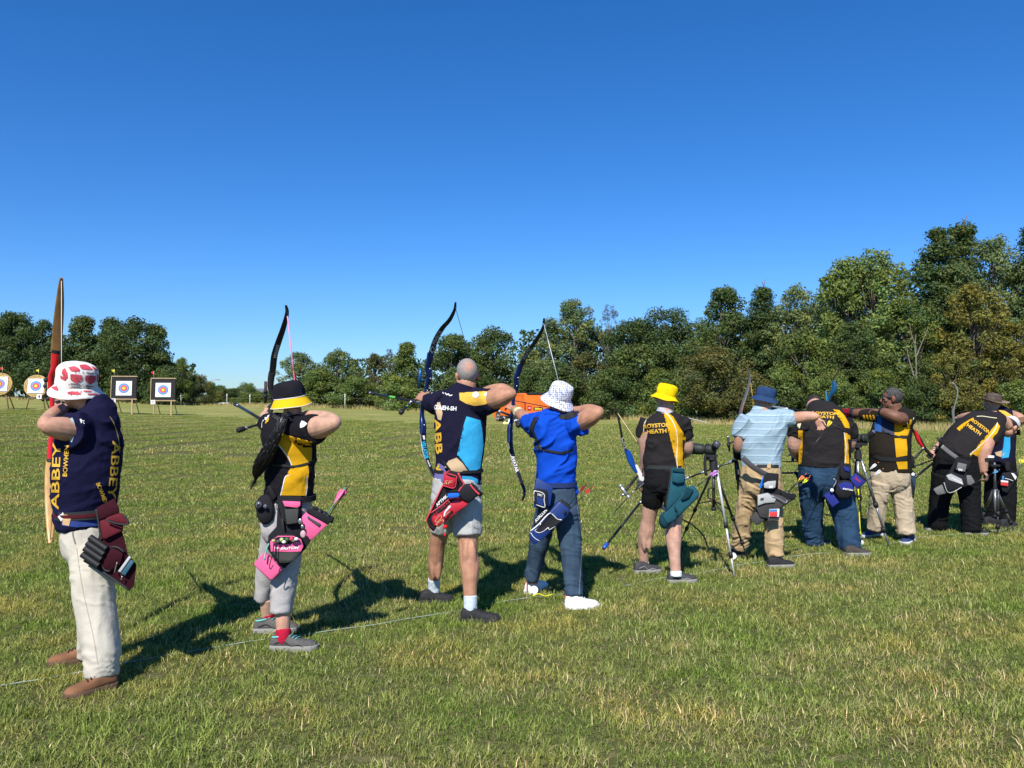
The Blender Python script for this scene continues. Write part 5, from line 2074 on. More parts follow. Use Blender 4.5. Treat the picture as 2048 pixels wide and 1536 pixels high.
# ------------------------------------------------------------------ 3: grey-haired man in shorts
def archer_three():
    K = Px(5.75)
    t = thing('person', feet_base((960, 1240), (878, 1202)), 'bareheaded man with cropped grey hair, navy and light blue shirt and grey shorts', 'person')
    sk = skin('tan', SKIN_T)
    tor = [(914, 966, 0, 49, .125), (917, 938, 0, 46, .125), (920, 900, 0, 48, .13), (921, 860, 0, 50, .135), (921, 828, 0, 52, .13), (921, 806, 0, 45, .115), (922, 788, 0, 30, .09), (926, 775, 0, 21, .07)]
    body, fr = make_body(t, K, sk, ((934, 750, .02), (-.22, 1, -.05), (-.02, 0, 1)), [(924, 800, 0, 26), (930, 782, .0, 20.5), (933, 765, .01, 20)], tor,
                      [[(952, 806, -.04, 20), (975, 801, -.13, 20), (1000, 795, -.23, 19), (1018, 789, -.29, 13), (1022, 786, -.28, 10), (1005, 781, -.2, 14), (985, 782, -.1, 13), (968, 785, 0, 10)],
                       [(884, 806, .1, 20), (868, 805, .25, 17), (858, 801, .4, 14), (852, 797, .48, 10.5)]],
                      [((968, 785, .0), (952, 787, .1), (0, .4, -.8), 1, 1.0, .95), ((853, 797, .48), (828, 786, .62), (.15, .75, -.5), -1, .32, 1.12)],
                      [[(888, 1000, .06, 27), (882, 1050, .14, 21), (875, 1085, .19, 17), (873, 1108, .22, 16), (871, 1132, .26, 15.5), (868, 1158, .31, 11), (868, 1190, .34, 11)],
                       [(934, 1000, -.03, 28), (936, 1050, -.06, 23.5), (936, 1082, -.08, 19.5), (937, 1108, -.1, 19), (940, 1135, -.13, 19.5), (940, 1175, -.16, 14), (941, 1220, -.18, 12.5)]], brow=(.3, .27, .25), calves=((939, 1128, -.12, 17), (872, 1122, .24, 14)), legk=1)
    sh = garment('shirt', t, cloth('club_navy2', (0.010, 0.009, 0.026), fold=.7), K, tor, [[(952, 805, -.03, 29), (970, 804, -.10, 26), (987, 801, -.17, 22.5)], [(888, 806, .07, 28), (872, 808, .18, 24), (858, 804, .33, 18)]],
                 fold=[dict(amp=.012, ang=38, along=3.0, across=13, seed=22.0), dict(amp=.004, ang=-30, along=5, across=24, seed=25.0)])
    bv = bvh_of(sh)
    c = crop(820, 700, 5.69)
    blue = cloth('sky_cloth', (0.035, 0.34, 0.62), fold=.5)
    decal('panel', poly_px(c((560, 488), (640, 505), (700, 512), (830, 470), (918, 478), (908, 600), (840, 622), (740, 636), (640, 610), (566, 570))), cloth('amber_cloth', (0.68, 0.40, 0.06), fold=.5), sh, bv)
    decal('emblem', poly_px([(952 + 6.5 * math.cos(a), 790 + 6 * math.sin(a)) for a in np.linspace(0, 6.2, 14)]), WHITEP, sh, bv, off=.006, step=3)
    decal('emblem', poly_px(c((845, 500), (870, 485), (890, 510), (865, 530), (846, 520))), WHITEP, sh, bv, off=.006, step=3)
    decal('panel', poly_px(c((642, 755), (800, 800), (818, 900), (834, 1080), (795, 1350), (690, 1392), (650, 1270), (590, 1220), (536, 1195), (560, 1100), (590, 980), (610, 860))), blue, sh, bv)
    decal('panel', poly_px(c((590, 1432), (700, 1440), (770, 1470), (775, 1515), (600, 1515))), blue, sh, bv)
    tanp = mat('tan_print', (0.52, 0.37, 0.22), rough=.8)
    decal('panel', poly_px(c((395, 1330), (440, 1260), (530, 1225), (600, 1290), (655, 1370), (560, 1400), (450, 1370))), tanp, sh, bv)
    decal('panel', poly_px(c((272, 1340), (330, 1285), (395, 1330), (412, 1370), (372, 1515), (250, 1515))), mat('lilac_print', (0.13, 0.12, 0.30), rough=.8), sh, bv)
    decal('panel', poly_px(c((300, 600), (325, 525), (345, 600), (372, 720), (356, 800), (320, 790), (296, 700))), tanp, sh, bv)
    decal('lettering', text_px('IZAEH-SH', 891, 816, 8.6, -4, 44, .03), WHITEP, sh, bv, off=.006, step=3)
    decal('lettering', text_px('ABB', 877, 872, 13, -86, 72, .03), GOLDP, sh, bv, off=.006, step=3)
    decal('lettering', text_px('Y', 873, 938, 17, -70, 15, .05), GOLDP, sh, bv, off=.006, step=3)
    decal('lettering', line_px(c((370, 480), (385, 500), (405, 492), (420, 512), (438, 500), (452, 520), (482, 512)), 1.6), WHITEP, sh, bv, step=3)
    mb = MB()
    K.torso(mb, [(926, 786, 0, 22.5, .085), (930, 776, 0, 21, .078), (932, 770, 0, 20.5, .074)], k=3)
    mb.put('collar', cloth('club_navy2', 0), sh)
    tr = garment('shorts', t, cloth('pale_grey_cotton', (0.40, 0.40, 0.385), fold=.4, fscale=10), K, [(914, 955, 0, 47, .13), (913, 985, 0, 49, .14), (911, 1008, 0, 48, .135)],
                 [[(891, 1000, .06, 28), (886, 1030, .1, 27), (883, 1058, .15, 25)], [(934, 1002, -.02, 30), (934, 1040, -.05, 29), (935, 1072, -.08, 27)]], leg=dict(amp=.011, zs=[(.65, .12, .9), (.85, .1, .6)], seed=6.0))
    bt = bvh_of(tr)
    decal('hem', line_px([(908, 1067), (935, 1070), (961, 1066)], 1.3), mat('grey_seam', 0), tr, bt, off=.003)
    decal('hem', line_px([(944, 1030), (946, 1052), (958, 1058)], 1.0), mat('grey_seam', 0), tr, bt, off=.003)
    sock = cloth('pale_sock', (0.52, 0.58, 0.62), fold=.5, fscale=25)
    garment('sock', t, sock, K, None, [[(868, 1156, .31, 13), (868, 1172, .33, 12.5), (868, 1192, .34, 12.5)]], voxel=.008)
    garment('sock', t, sock, K, None, [[(941, 1190, -.17, 14), (941, 1207, -.18, 13.5), (941, 1228, -.18, 13.5)]], voxel=.008)
    bs = mat('black_trainer', (0.018, 0.018, 0.019), rough=.8, var=.3, vscale=40, bump=.5, bscale=150)
    shoe(t, G(921, 1243), G(1001, 1243), bs, SOLE_B, sole_h=.03)
    shoe(t, G(840, 1206), G(908, 1203), bs, SOLE_B, sole_h=.03)
    hair_shell(t, fr, mat('hair_cropped', (1, 1, 1), rough=.8, attr='Col', bump=.6, bscale=260), thick=1.045, rough=.004, col=((0.26, 0.245, 0.235), (0.46, 0.225, 0.15)), seed=3, crownpink=1.15, zlow=-.07)
    # ring on the bow hand
    tuck(body, tr)
    return t


# ------------------------------------------------------------------ 4: young archer in the blue shirt
def archer_four():
    K = Px(6.1)
    t = thing('person', feet_base((1165, 1215), (1072, 1185)), 'archer in plain bright blue T-shirt, jeans, white trainers and white patterned bucket hat', 'person')
    sk = skin('tan', SKIN_T)
    tor = [(1112, 986, 0, 40, .12), (1112, 960, 0, 38, .12), (1112, 920, 0, 39, .12), (1112, 885, 0, 41, .125), (1111, 860, 0, 43, .12), (1111, 843, 0, 40, .11), (1112, 832, 0, 28, .085), (1114, 825, 0, 20, .065)]
    body, fr = make_body(t, K, sk, ((1117, 797, .0), SH + (.15, 0, 0), (.06, -.05, 1)), [(1112, 845, 0, 22), (1115, 828, 0, 17), (1117, 812, 0, 17)], tor,
                      [[(1142, 848, -.04, 19), (1162, 844, -.12, 18), (1182, 835, -.22, 16), (1196, 826, -.27, 11), (1197, 822, -.25, 9.5), (1178, 820, -.14, 12), (1160, 822, -.02, 10.5), (1145, 822, .05, 9)],
                       [(1080, 848, .08, 18), (1060, 842, .24, 14), (1045, 831, .4, 12.5), (1034, 823, .52, 10), (1028, 818, .6, 8.5)]],
                      [((1145, 822, .05), (1132, 822, .15), (0, .4, -.8), 1, 1.0, .9), ((1030, 819, .58), (1014, 808, .66), (-.1, .8, -.45), -1, .55, .95)],
                      [[(1092, 1010, .05, 24), (1082, 1060, .1, 20), (1072, 1110, .16, 16), (1066, 1165, .22, 13)],
                       [(1135, 1010, -.03, 25), (1141, 1080, -.07, 20), (1146, 1140, -.12, 15), (1148, 1195, -.17, 12)]], hsize=.225)
    sh = garment('shirt', t, cloth('royal_blue', (0.004, 0.060, 0.46), fold=.6), K, tor, [[(1140, 848, -.02, 24), (1155, 847, -.09, 23), (1169, 847, -.14, 20)], [(1082, 850, .05, 25), (1066, 850, .16, 22), (1052, 846, .27, 17)]],
                 fold=[dict(amp=.028, ang=38, along=2.4, across=13, seed=32.0), dict(amp=.008, ang=20, along=5, across=22, seed=35.0)])
    bv = bvh_of(sh)
    c = crop(1010, 820, 7.68)
    decal('strap', line_px(c((470, 575), (600, 605), (740, 640), (880, 655), (960, 635), (1045, 605)), 4.6), BLACKW, sh, bv, off=.009)
    decal('strap', line_px(c((495, 105), (430, 220), (412, 300)), 9), BLACKW, sh, bv, off=.009)
    decal('strap', line_px(c((425, 300), (480, 430), (550, 580)), 5), BLACKW, sh, bv, off=.009)
    decal('chest_guard', poly_px(c((380, 320), (430, 290), (455, 340), (470, 480), (475, 590), (420, 470))), mat('guard_black', (0.014, 0.014, 0.016), rough=.5), sh, bv, off=.010)
    decal('buckle', poly_px(c((540, 560), (568, 555), (572, 600), (545, 605))), mat('steel', (0.5, 0.5, 0.52), rough=.3, metal=.9), sh, bv, off=.013, step=3)
    decal('buckle', poly_px(c((900, 620), (930, 618), (930, 660), (900, 662))), BLACKW, sh, bv, off=.013, step=3)
    decal('strap', line_px(c((835, 85), (950, 95), (1060, 60), (1080, 10)), 13), BLACKW, sh, bv, off=.006)
    decal('neckline', line_px(c((600, 62), (680, 50), (780, 60), (850, 75)), 2.2), cloth('royal_rib', (0.004, 0.06, 0.44)), sh, bv, off=.005)
    jm = cloth('jeans_mid', (0.040, 0.068, 0.105), fold=.5, var=.28, fscale=12)
    tr = garment('jeans', t, jm, K, [(1113, 975, 0, 38, .125), (1114, 1000, 0, 40, .135), (1114, 1025, 0, 40, .13)],
                 [[(1096, 1020, .05, 24), (1082, 1070, .11, 22), (1072, 1115, .17, 18), (1064, 1158, .22, 15.5)],
                  [(1133, 1015, -.03, 26), (1139, 1075, -.07, 23), (1144, 1130, -.12, 19), (1147, 1190, -.17, 17.5)]], leg=dict(amp=.014, zs=[(.12, .12, 1.2), (.48, .12, .9), (.8, .1, .6)], seed=8.0))
    bt = bvh_of(tr)
    decal('seam', line_px([(1152, 1000), (1160, 1050), (1163, 1100), (1160, 1150), (1158, 1188)], 1.2), mat('denim_seam', (0.16, 0.2, 0.25), rough=.9), tr, bt, off=.003)
    ws = mat('white_trainer', (0.76, 0.75, 0.74), rough=.6, var=.05, bump=.2)
    rt = mat('red_tab', (0.5, 0.03, 0.04), rough=.7)
    s1 = shoe(t, G(1130, 1217), G(1198, 1215), ws, SOLE_W, WHITEP, sole_h=.034, ankle=.10)
    s2 = shoe(t, G(1052, 1190), G(1092, 1172), ws, SOLE_W, WHITEP, sole_h=.034, ankle=.10)
    for s_, hx, hy, a in ((s1, 1132, 1216, (1, .05)), (s2, 1055, 1189, (.8, .6))):
        g = G(hx, hy)
        f = unit((*a, 0))
        b = g - f * .004
        MB().tube([b + (0, 0, .02), b + (0, 0, .105)], .011, 6, flat=.5).put('heel_tab', rt, s_)
    wm = bpy.data.materials.new('white_blue_print')
    wm.use_nodes = True
    nt = wm.node_tree
    tc = nt.nodes.new('ShaderNodeTexCoord')
    vo = nt.nodes.new('ShaderNodeTexVoronoi')
    vo.inputs['Scale'].default_value = 62
    vo.inputs['Randomness'].default_value = .35
    rp = nt.nodes.new('ShaderNodeValToRGB')
    rp.color_ramp.interpolation = 'EASE'
    for k, (p_, q) in enumerate(((.30, (.12, .16, .40)), (.48, (.68, .69, .75)))):
        rp.color_ramp.elements[k].position = p_
        rp.color_ramp.elements[k].color = (*q, 1)
    nt.links.new(tc.outputs['Object'], vo.inputs['Vector'])
    nt.links.new(vo.outputs['Distance'], rp.inputs[0])
    nt.links.new(rp.outputs[0], nt.nodes['Principled BSDF'].inputs['Base Color'])
    nt.nodes['Principled BSDF'].inputs['Roughness'].default_value = .85
    hat(t, K.p(1119, 793), (.28, -.36, .88), [(.094, -.004), (.095, .03), (.090, .07), (.080, .098), (.05, .114), (.02, .118)], [(.094, .002), (.112, -.022), (.137, -.052)], wm, wm, wave=.007, seed=4)
    hair_shell(t, fr, mat('hair_dark', (0.015, 0.011, 0.009), rough=.6, var=.3, vscale=60, bump=.5, bscale=200), thick=.985)
    # bands on the bow wrist
    c0 = K.p(1036, 824, .50)
    d = unit(K.p(1045, 831, .4) - c0)
    u = unit(np.cross(d, UP))
    w_ = np.cross(d, u)
    for off, m_ in ((0, mat('band_lime', (0.42, 0.62, 0.18), rough=.6)), (.022, mat('band_white', (0.7, 0.72, 0.68), rough=.6)), (.04, mat('band_lime', 0))):
        P = np.array([c0 + d * off + (u * math.cos(a) + w_ * math.sin(a)) * .040 for a in np.linspace(0, 6.283, 17)])
        MB().tube(P, .0065, 6).put('wristband', m_, t)
    tuck(body, tr)
    return t


# ------------------------------------------------------------------ 5: archer with the yellow hat at the spotting scope
def archer_five():
    K = Px(6.9)
    t = thing('person', feet_base((1365, 1163), (1297, 1143)), 'person with yellow bucket hat, black and gold club shirt and black shorts, bow lowered', 'person')
    sk = skin('pale', SKIN_P)
    tor = [(1327, 944, 0, 39, .125), (1327, 920, 0, 39, .13), (1327, 890, 0, 38, .13), (1329, 862, 0, 39, .13), (1330, 843, 0, 38, .12), (1330, 832, 0, 31, .10), (1330, 824, 0, 20, .075), (1330, 818, 0, 16, .06)]
    body, fr = make_body(t, K, sk, ((1332, 797, .03), (.25, .95, -.1), (0, 0, 1)), [(1330, 835, 0, 20), (1331, 822, 0, 15.5), (1332, 808, .02, 16)], tor,
                      [[(1358, 845, 0, 15), (1368, 870, .02, 14.5), (1374, 893, .04, 13), (1372, 903, .1, 12), (1362, 909, .24, 10), (1354, 910, .34, 8)],
                       [(1296, 845, 0, 15), (1290, 875, .02, 14), (1290, 905, .06, 11.5), (1289, 935, .14, 9.5), (1287, 955, .2, 8)]],
                      [((1356, 910, .34), (1350, 906, .5), (-.6, 0, -.5), -1, .6, .9), ((1286, 957, .2), (1276, 976, .24), (.7, .5, 0), 1, .55, .95)],
                      [[(1307, 980, .04, 20), (1303, 1005, .08, 17), (1299, 1025, .11, 15.5), (1297, 1040, .13, 14.5), (1292, 1068, .17, 16), (1287, 1095, .21, 11), (1288, 1135, .26, 9.5)],
                       [(1348, 985, -.03, 20), (1349, 1025, -.08, 16.5), (1348, 1050, -.11, 15), (1347, 1078, -.14, 15.5), (1349, 1110, -.17, 11.5), (1352, 1152, -.2, 10)]], calves=((1292, 1066, .17, 13), (1347, 1076, -.14, 13)), legk=1)
    sh = garment('shirt', t, CHAR, K, tor, [[(1357, 843, 0, 20), (1366, 860, .02, 19), (1371, 876, .03, 17)], [(1298, 843, 0, 20), (1290, 858, .02, 17), (1285, 873, .04, 14)]],
                 fold=[dict(amp=.018, ang=8, along=3.2, across=14, seed=42.0), dict(amp=.006, ang=-30, along=5, across=24, seed=45.0)])
    bv = bvh_of(sh)
    c = crop(1180, 730, 3.2687)
    decal('panel', poly_px(c((478, 304), (500, 306), (545, 340), (580, 400), (605, 440), (628, 472), (602, 492), (582, 500), (590, 560), (604, 600), (612, 676), (572, 676), (566, 600), (572, 500), (562, 430), (540, 365), (510, 330))), GOLD, sh, bv)
    decal('piping', line_px(c((478, 304), (515, 335), (545, 380), (565, 440), (570, 500), (566, 600), (570, 676)), 1.3), WHITEP, sh, bv, off=.006)
    decal('piping', line_px(c((428, 312), (385, 340), (358, 380), (350, 440)), 1.6), mat('cream_print', (0.6, 0.56, 0.36), rough=.7), sh, bv, off=.006)
    decal('panel', poly_px(c((342, 440), (358, 455), (358, 500), (336, 496))), GOLD, sh, bv)
    decal('lettering', text_px('ROYSTON', 1313.5, 851, 8.2, 4, 53, .035), GOLDP, sh, bv, off=.006, step=3)
    decal('lettering', text_px('HEATH', 1313.5, 862.5, 8.2, 3, 39, .035), GOLDP, sh, bv, off=.006, step=3)
    mb = MB()
    K.torso(mb, [(1330, 826, 0, 18, .075), (1331, 822, 0, 17, .07), (1332, 819, 0, 16.5, .066)], k=3)
    mb.put('collar', cloth('pale_collar', (0.42, 0.43, 0.50)), sh)
    tr = garment('shorts', t, BLACKC, K, [(1327, 934, 0, 38, .13), (1328, 955, 0, 39, .14), (1329, 972, 0, 39, .135)],
            [[(1310, 970, .03, 24), (1307, 990, .06, 23), (1304, 1009, .1, 21)], [(1348, 970, -.02, 25), (1349, 995, -.05, 23), (1349, 1015, -.07, 20)]], leg=dict(amp=.010, zs=[(.8, .15, .8)], seed=9.0))
    sm = mat('charcoal_trainer', (0.045, 0.043, 0.045), rough=.75, var=.2, vscale=30, bump=.3)
    gt = mat('grey_trim', (0.3, 0.3, 0.32), rough=.6)
    for a, b in (((1338, 1165), (1391, 1163)), ((1273, 1146), (1317, 1143))):
        shoe(t, G(*a), G(*b), sm, mat('sole_grey', 0), trim=gt, sole_h=.03)
    wsk = mat('white_sock', (0.7, 0.7, 0.7), rough=.9)
    garment('sock', t, wsk, K, None, [[(1288, 1122, .25, 10.5), (1288, 1136, .26, 10.5)]], voxel=.008)
    garment('sock', t, wsk, K, None, [[(1352, 1141, -.19, 11.5), (1352, 1154, -.2, 11.5)]], voxel=.008)
    ym = cloth('hat_bright_yellow', (0.80, 0.55, 0.004), fold=.35)
    hat(t, K.p(1332, 790), (.25, -.08, .96), [(.088, -.004), (.089, .03), (.084, .062), (.074, .088), (.045, .1), (.02, .102)], [(.089, .002), (.108, -.02), (.128, -.036)], ym, ym, wave=.012, seed=5)
    hair_shell(t, fr, mat('hair_greyish', 0), thick=.975)
    tuck(body, tr)
    return t


# ------------------------------------------------------------------ 6: man in the striped shirt taking an arrow
def archer_six():
    K = Px(7.55)
    t = thing('person', feet_base((1560, 1133), (1478, 1112)), 'man in pale blue striped T-shirt, khaki trousers and navy bucket hat holding out an arrow', 'person')
    sk = skin('fair', SKIN_A)
    tor = [(1522, 934, 0, 37, .13), (1522, 910, 0, 38, .13), (1525, 885, 0, 41, .13), (1528, 860, 0, 43, .135), (1528, 840, 0, 42, .12), (1527, 828, 0, 33, .10), (1526, 821, 0, 20, .075), (1527, 816, 0, 15, .06)]
    body, fr = make_body(t, K, sk, ((1530, 799, .03), (.1, .95, -.15), (0, 0, 1)), [(1526, 832, 0, 19), (1527, 819, 0, 15), (1529, 806, .02, 15)], tor,
                      [[(1558, 838, -.03, 14), (1590, 836, -.05, 12.5), (1615, 833, -.06, 10.5), (1630, 834, -.08, 9), (1634, 838, -.09, 7.5)],
                       [(1494, 838, 0, 15), (1482, 870, .02, 12.5), (1478, 893, .06, 11), (1478, 905, .14, 9.5), (1476, 912, .2, 8)]],
                      [((1634, 838, -.09), (1644, 858, -.12), (-.3, -.6, -.2), -1, .6, .9), ((1477, 910, .18), (1472, 916, .32), (.8, .3, .1), 1, .9, .9)],
                      [[(1502, 985, .05, 20), (1488, 1040, .14, 15), (1480, 1095, .22, 11)], [(1545, 985, -.03, 20), (1550, 1050, -.1, 15), (1553, 1118, -.18, 11)]])
    sm = bpy.data.materials.new('striped_cloth')
    sm.use_nodes = True
    nt = sm.node_tree
    N, L = nt.nodes, nt.links
    geo = N.new('ShaderNodeTexCoord')
    sx = N.new('ShaderNodeSeparateXYZ')
    L.new(geo.outputs['Object'], sx.inputs[0])
    nz = N.new('ShaderNodeTexNoise')
    nz.inputs['Scale'].default_value = 5
    L.new(geo.outputs['Object'], nz.inputs['Vector'])
    m1 = N.new('ShaderNodeMath')
    m1.operation = 'MULTIPLY_ADD'
    m1.inputs[1].default_value = .035
    L.new(nz.outputs[0], m1.inputs[0])
    L.new(sx.outputs[2], m1.inputs[2])
    m2 = N.new('ShaderNodeMath')
    m2.operation = 'MULTIPLY'
    m2.inputs[1].default_value = 15.5
    L.new(m1.outputs[0], m2.inputs[0])
    m3 = N.new('ShaderNodeMath')
    m3.operation = 'FRACT'
    L.new(m2.outputs[0], m3.inputs[0])
    rp = N.new('ShaderNodeValToRGB')
    e = rp.color_ramp.elements
    for q, (p_, col) in enumerate(((0, (.255, .36, .43)), (.36, (.27, .38, .45)), (.39, (.17, .25, .31)), (.46, (.17, .25, .31)), (.49, (.41, .53, .59)), (.66, (.40, .52, .58)), (.69, (.22, .32, .38)), (.74, (.22, .32, .38)), (.77, (.26, .365, .435)))):
        if q > 1:
            e.new(.5)
        e[q].position = p_
        e[q].color = (*col, 1)
    L.new(m3.outputs[0], rp.inputs[0])
    L.new(rp.outputs[0], N['Principled BSDF'].inputs['Base Color'])
    N['Principled BSDF'].inputs['Roughness'].default_value = .85
    sh = garment('shirt', t, sm, K, tor, [[(1556, 838, -.02, 19), (1573, 837, -.03, 18), (1588, 836, -.05, 13)], [(1497, 838, 0, 19), (1486, 856, .01, 17), (1481, 874, .02, 14)]],
                 fold=[dict(amp=.022, ang=45, along=2.6, across=13, seed=52.0), dict(amp=.008, ang=60, along=4, across=22, seed=55.0)])
    bv = bvh_of(sh)
    c = crop(1440, 740, 3.6567)
    decal('cuff', line_px(c((124, 502), (148, 510), (174, 506)), 1.4), mat('cuff_dark', (0.05, 0.07, 0.1), rough=.9), sh, bv, off=.005, step=3)
    kh = cloth('khaki', (0.42, 0.30, 0.165), fold=.5, fscale=11)
    tr = garment('trousers', t, kh, K, [(1522, 928, 0, 37, .13), (1522, 950, 0, 39, .14), (1523, 975, 0, 39, .135)],
                 [[(1504, 966, .03, 22), (1491, 1015, .1, 18.5), (1484, 1060, .16, 16.5), (1479, 1098, .21, 13.5)], [(1543, 966, -.02, 22), (1546, 1020, -.07, 18), (1548, 1070, -.13, 16.5), (1552, 1114, -.18, 16)]],
                 leg=dict(amp=.020, zs=[(.14, .14, 1.3), (.5, .16, 1.1), (.8, .1, .7)], seed=10.0))
    bt = bvh_of(tr)
    decal('belt', line_px(c((268, 702), (340, 702), (428, 704)), 6.2), BLACKW, tr, bvh_of(tr, sh), off=.007, step=3)
    decal('belt_loop', poly_px(c((345, 684), (370, 684), (370, 720), (345, 720))), kh, tr, bvh_of(tr, sh), off=.010, step=3)
    sm2 = mat('black_trainer', 0)
    shoe(t, G(1538, 1135), G(1586, 1133), sm2, SOLE_G, sole_h=.03)
    shoe(t, G(1464, 1117), G(1490, 1109), sm2, SOLE_G, sole_h=.03)
    nm = cloth('hat_navy', (0.022, 0.05, 0.125), fold=.4)
    hat(t, K.p(1531, 793), (.2, -.10, .96), [(.09, -.004), (.089, .03), (.085, .06), (.076, .082), (.045, .092), (.02, .093)], [(.09, .002), (.108, -.018), (.130, -.040)], nm, nm, wave=.008, seed=6)
    hair_shell(t, fr, mat('hair_greyish', 0), thick=.975)
    # black arm guard on the bow arm
    mb = MB()
    K.limb(mb, [(1478, 895, .07, 13), (1478, 905, .14, 12), (1477, 912, .18, 10.5)], n=14)
    mb.put('arm_guard', BLACKC, t)
    tuck(body, tr)
    return t


# ------------------------------------------------------------------ 7: man bent over the second scope
def archer_seven():
    K = Px(8.2)
    t = thing('person', feet_base((1714, 1108), (1640, 1089)), 'dark-haired bareheaded man in black and gold club shirt and jeans bending his head down', 'person')
    sk = skin('pale', SKIN_P)
    tor = [(1648, 934, 0, 48, .16), (1648, 905, 0, 49, .17), (1648, 878, 0, 49, .17), (1646, 852, .02, 49, .16), (1644, 836, .05, 45, .13), (1640, 824, .09, 34, .11), (1634, 816, .13, 22, .09), (1631, 812, .17, 16, .07)]
    body, fr = make_body(t, K, sk, ((1629, 812, .30), (-.05, .62, -.78), (0, .78, .62)), [(1636, 832, .08, 22), (1632, 818, .16, 17), (1630, 812, .24, 17)], tor,
                      [[(1688, 845, .02, 17), (1697, 870, .04, 15), (1698, 890, .1, 14), (1688, 905, .25, 11), (1678, 912, .36, 9)],
                       [(1602, 845, .02, 17), (1592, 872, .04, 15), (1590, 895, .08, 14), (1598, 912, .24, 11), (1606, 920, .36, 9)]],
                      [((1678, 912, .36), (1668, 914, .48), (-.5, .2, .5), -1, .8, .9), ((1606, 920, .36), (1612, 922, .5), (.6, .2, .3), 1, .9, .9)],
                      [[(1624, 985, .05, 25), (1627, 1040, .12, 18), (1630, 1085, .19, 12)], [(1674, 985, -.03, 26), (1688, 1045, -.12, 18), (1700, 1100, -.2, 12)]], brow=(.05, .035, .025))
    sh = garment('shirt', t, CHAR, K, tor, [[(1685, 845, .02, 22), (1694, 860, .03, 20), (1698, 874, .04, 16)], [(1606, 845, .02, 22), (1595, 860, .03, 19), (1591, 874, .04, 16)]],
                 fold=[dict(amp=.020, ang=-8, along=2.6, across=12, seed=62.0), dict(amp=.006, ang=30, along=5, across=22, seed=65.0)])
    bv = bvh_of(sh)
    c = crop(1560, 700, 5.909)
    decal('panel', poly_px(c((625, 700), (700, 712), (760, 775), (815, 870), (822, 925), (768, 918), (758, 840), (715, 765))), GOLD, sh, bv)
    decal('panel', poly_px(c((790, 990), (862, 1030), (850, 1062), (800, 1052))), GOLD, sh, bv)
    decal('panel', poly_px(c((755, 975), (795, 985), (802, 1200), (822, 1385), (762, 1340), (778, 1150))), GOLD, sh, bv)
    decal('piping', line_px(c((755, 975), (778, 1150), (764, 1340)), 1.2), WHITEP, sh, bv, off=.006)
    decal('panel', poly_px(c((270, 950), (265, 1040), (238, 1080), (268, 1110), (236, 1180), (262, 1230), (235, 1300), (258, 1345), (222, 1350), (232, 1180), (222, 1040), (215, 950))), GOLD, sh, bv)
    decal('panel', poly_px(c((210, 840), (250, 870), (232, 930), (205, 900))), mat('cream_print', 0), sh, bv)
    decal('strap', line_px(c((420, 800), (560, 850), (680, 910), (770, 960)), 2.6), BLACKW, sh, bv, off=.007)
    decal('lettering', text_px('ROYSTON', 1650, 827, 6.0, -2, 53, .035), GOLDP, sh, bv, off=.006, step=3)
    decal('lettering', text_px('HEATH', 1648, 834, 5.4, -2, 40, .035), GOLDP, sh, bv, off=.006, step=3)
    jm = cloth('jeans_blue', (0.022, 0.052, 0.098), fold=.5, var=.25, fscale=11)
    tr = garment('jeans', t, jm, K, [(1648, 928, 0, 47, .16), (1649, 952, 0, 48, .165), (1650, 972, 0, 45, .155)],
            [[(1625, 970, .04, 27), (1624, 1020, .11, 21), (1628, 1086, .18, 18)], [(1674, 970, -.02, 29), (1690, 1035, -.11, 23), (1701, 1100, -.2, 20)]], leg=dict(amp=.018, zs=[(.12, .14, 1.0), (.5, .16, .8), (.85, .1, .6)], seed=11.0))
    sm = mat('brown_trainer', (0.05, 0.04, 0.032), rough=.8, var=.2)
    shoe(t, G(1692, 1111), G(1738, 1110), sm, SOLE_G)
    shoe(t, G(1626, 1092), G(1654, 1089), sm, SOLE_G)
    hair_shell(t, fr, mat('hair_brown', (0.028, 0.018, 0.013), rough=.6, var=.3, vscale=60, bump=.6, bscale=220), thick=1.06, seed=8)
    tuck(body, tr)
    return t


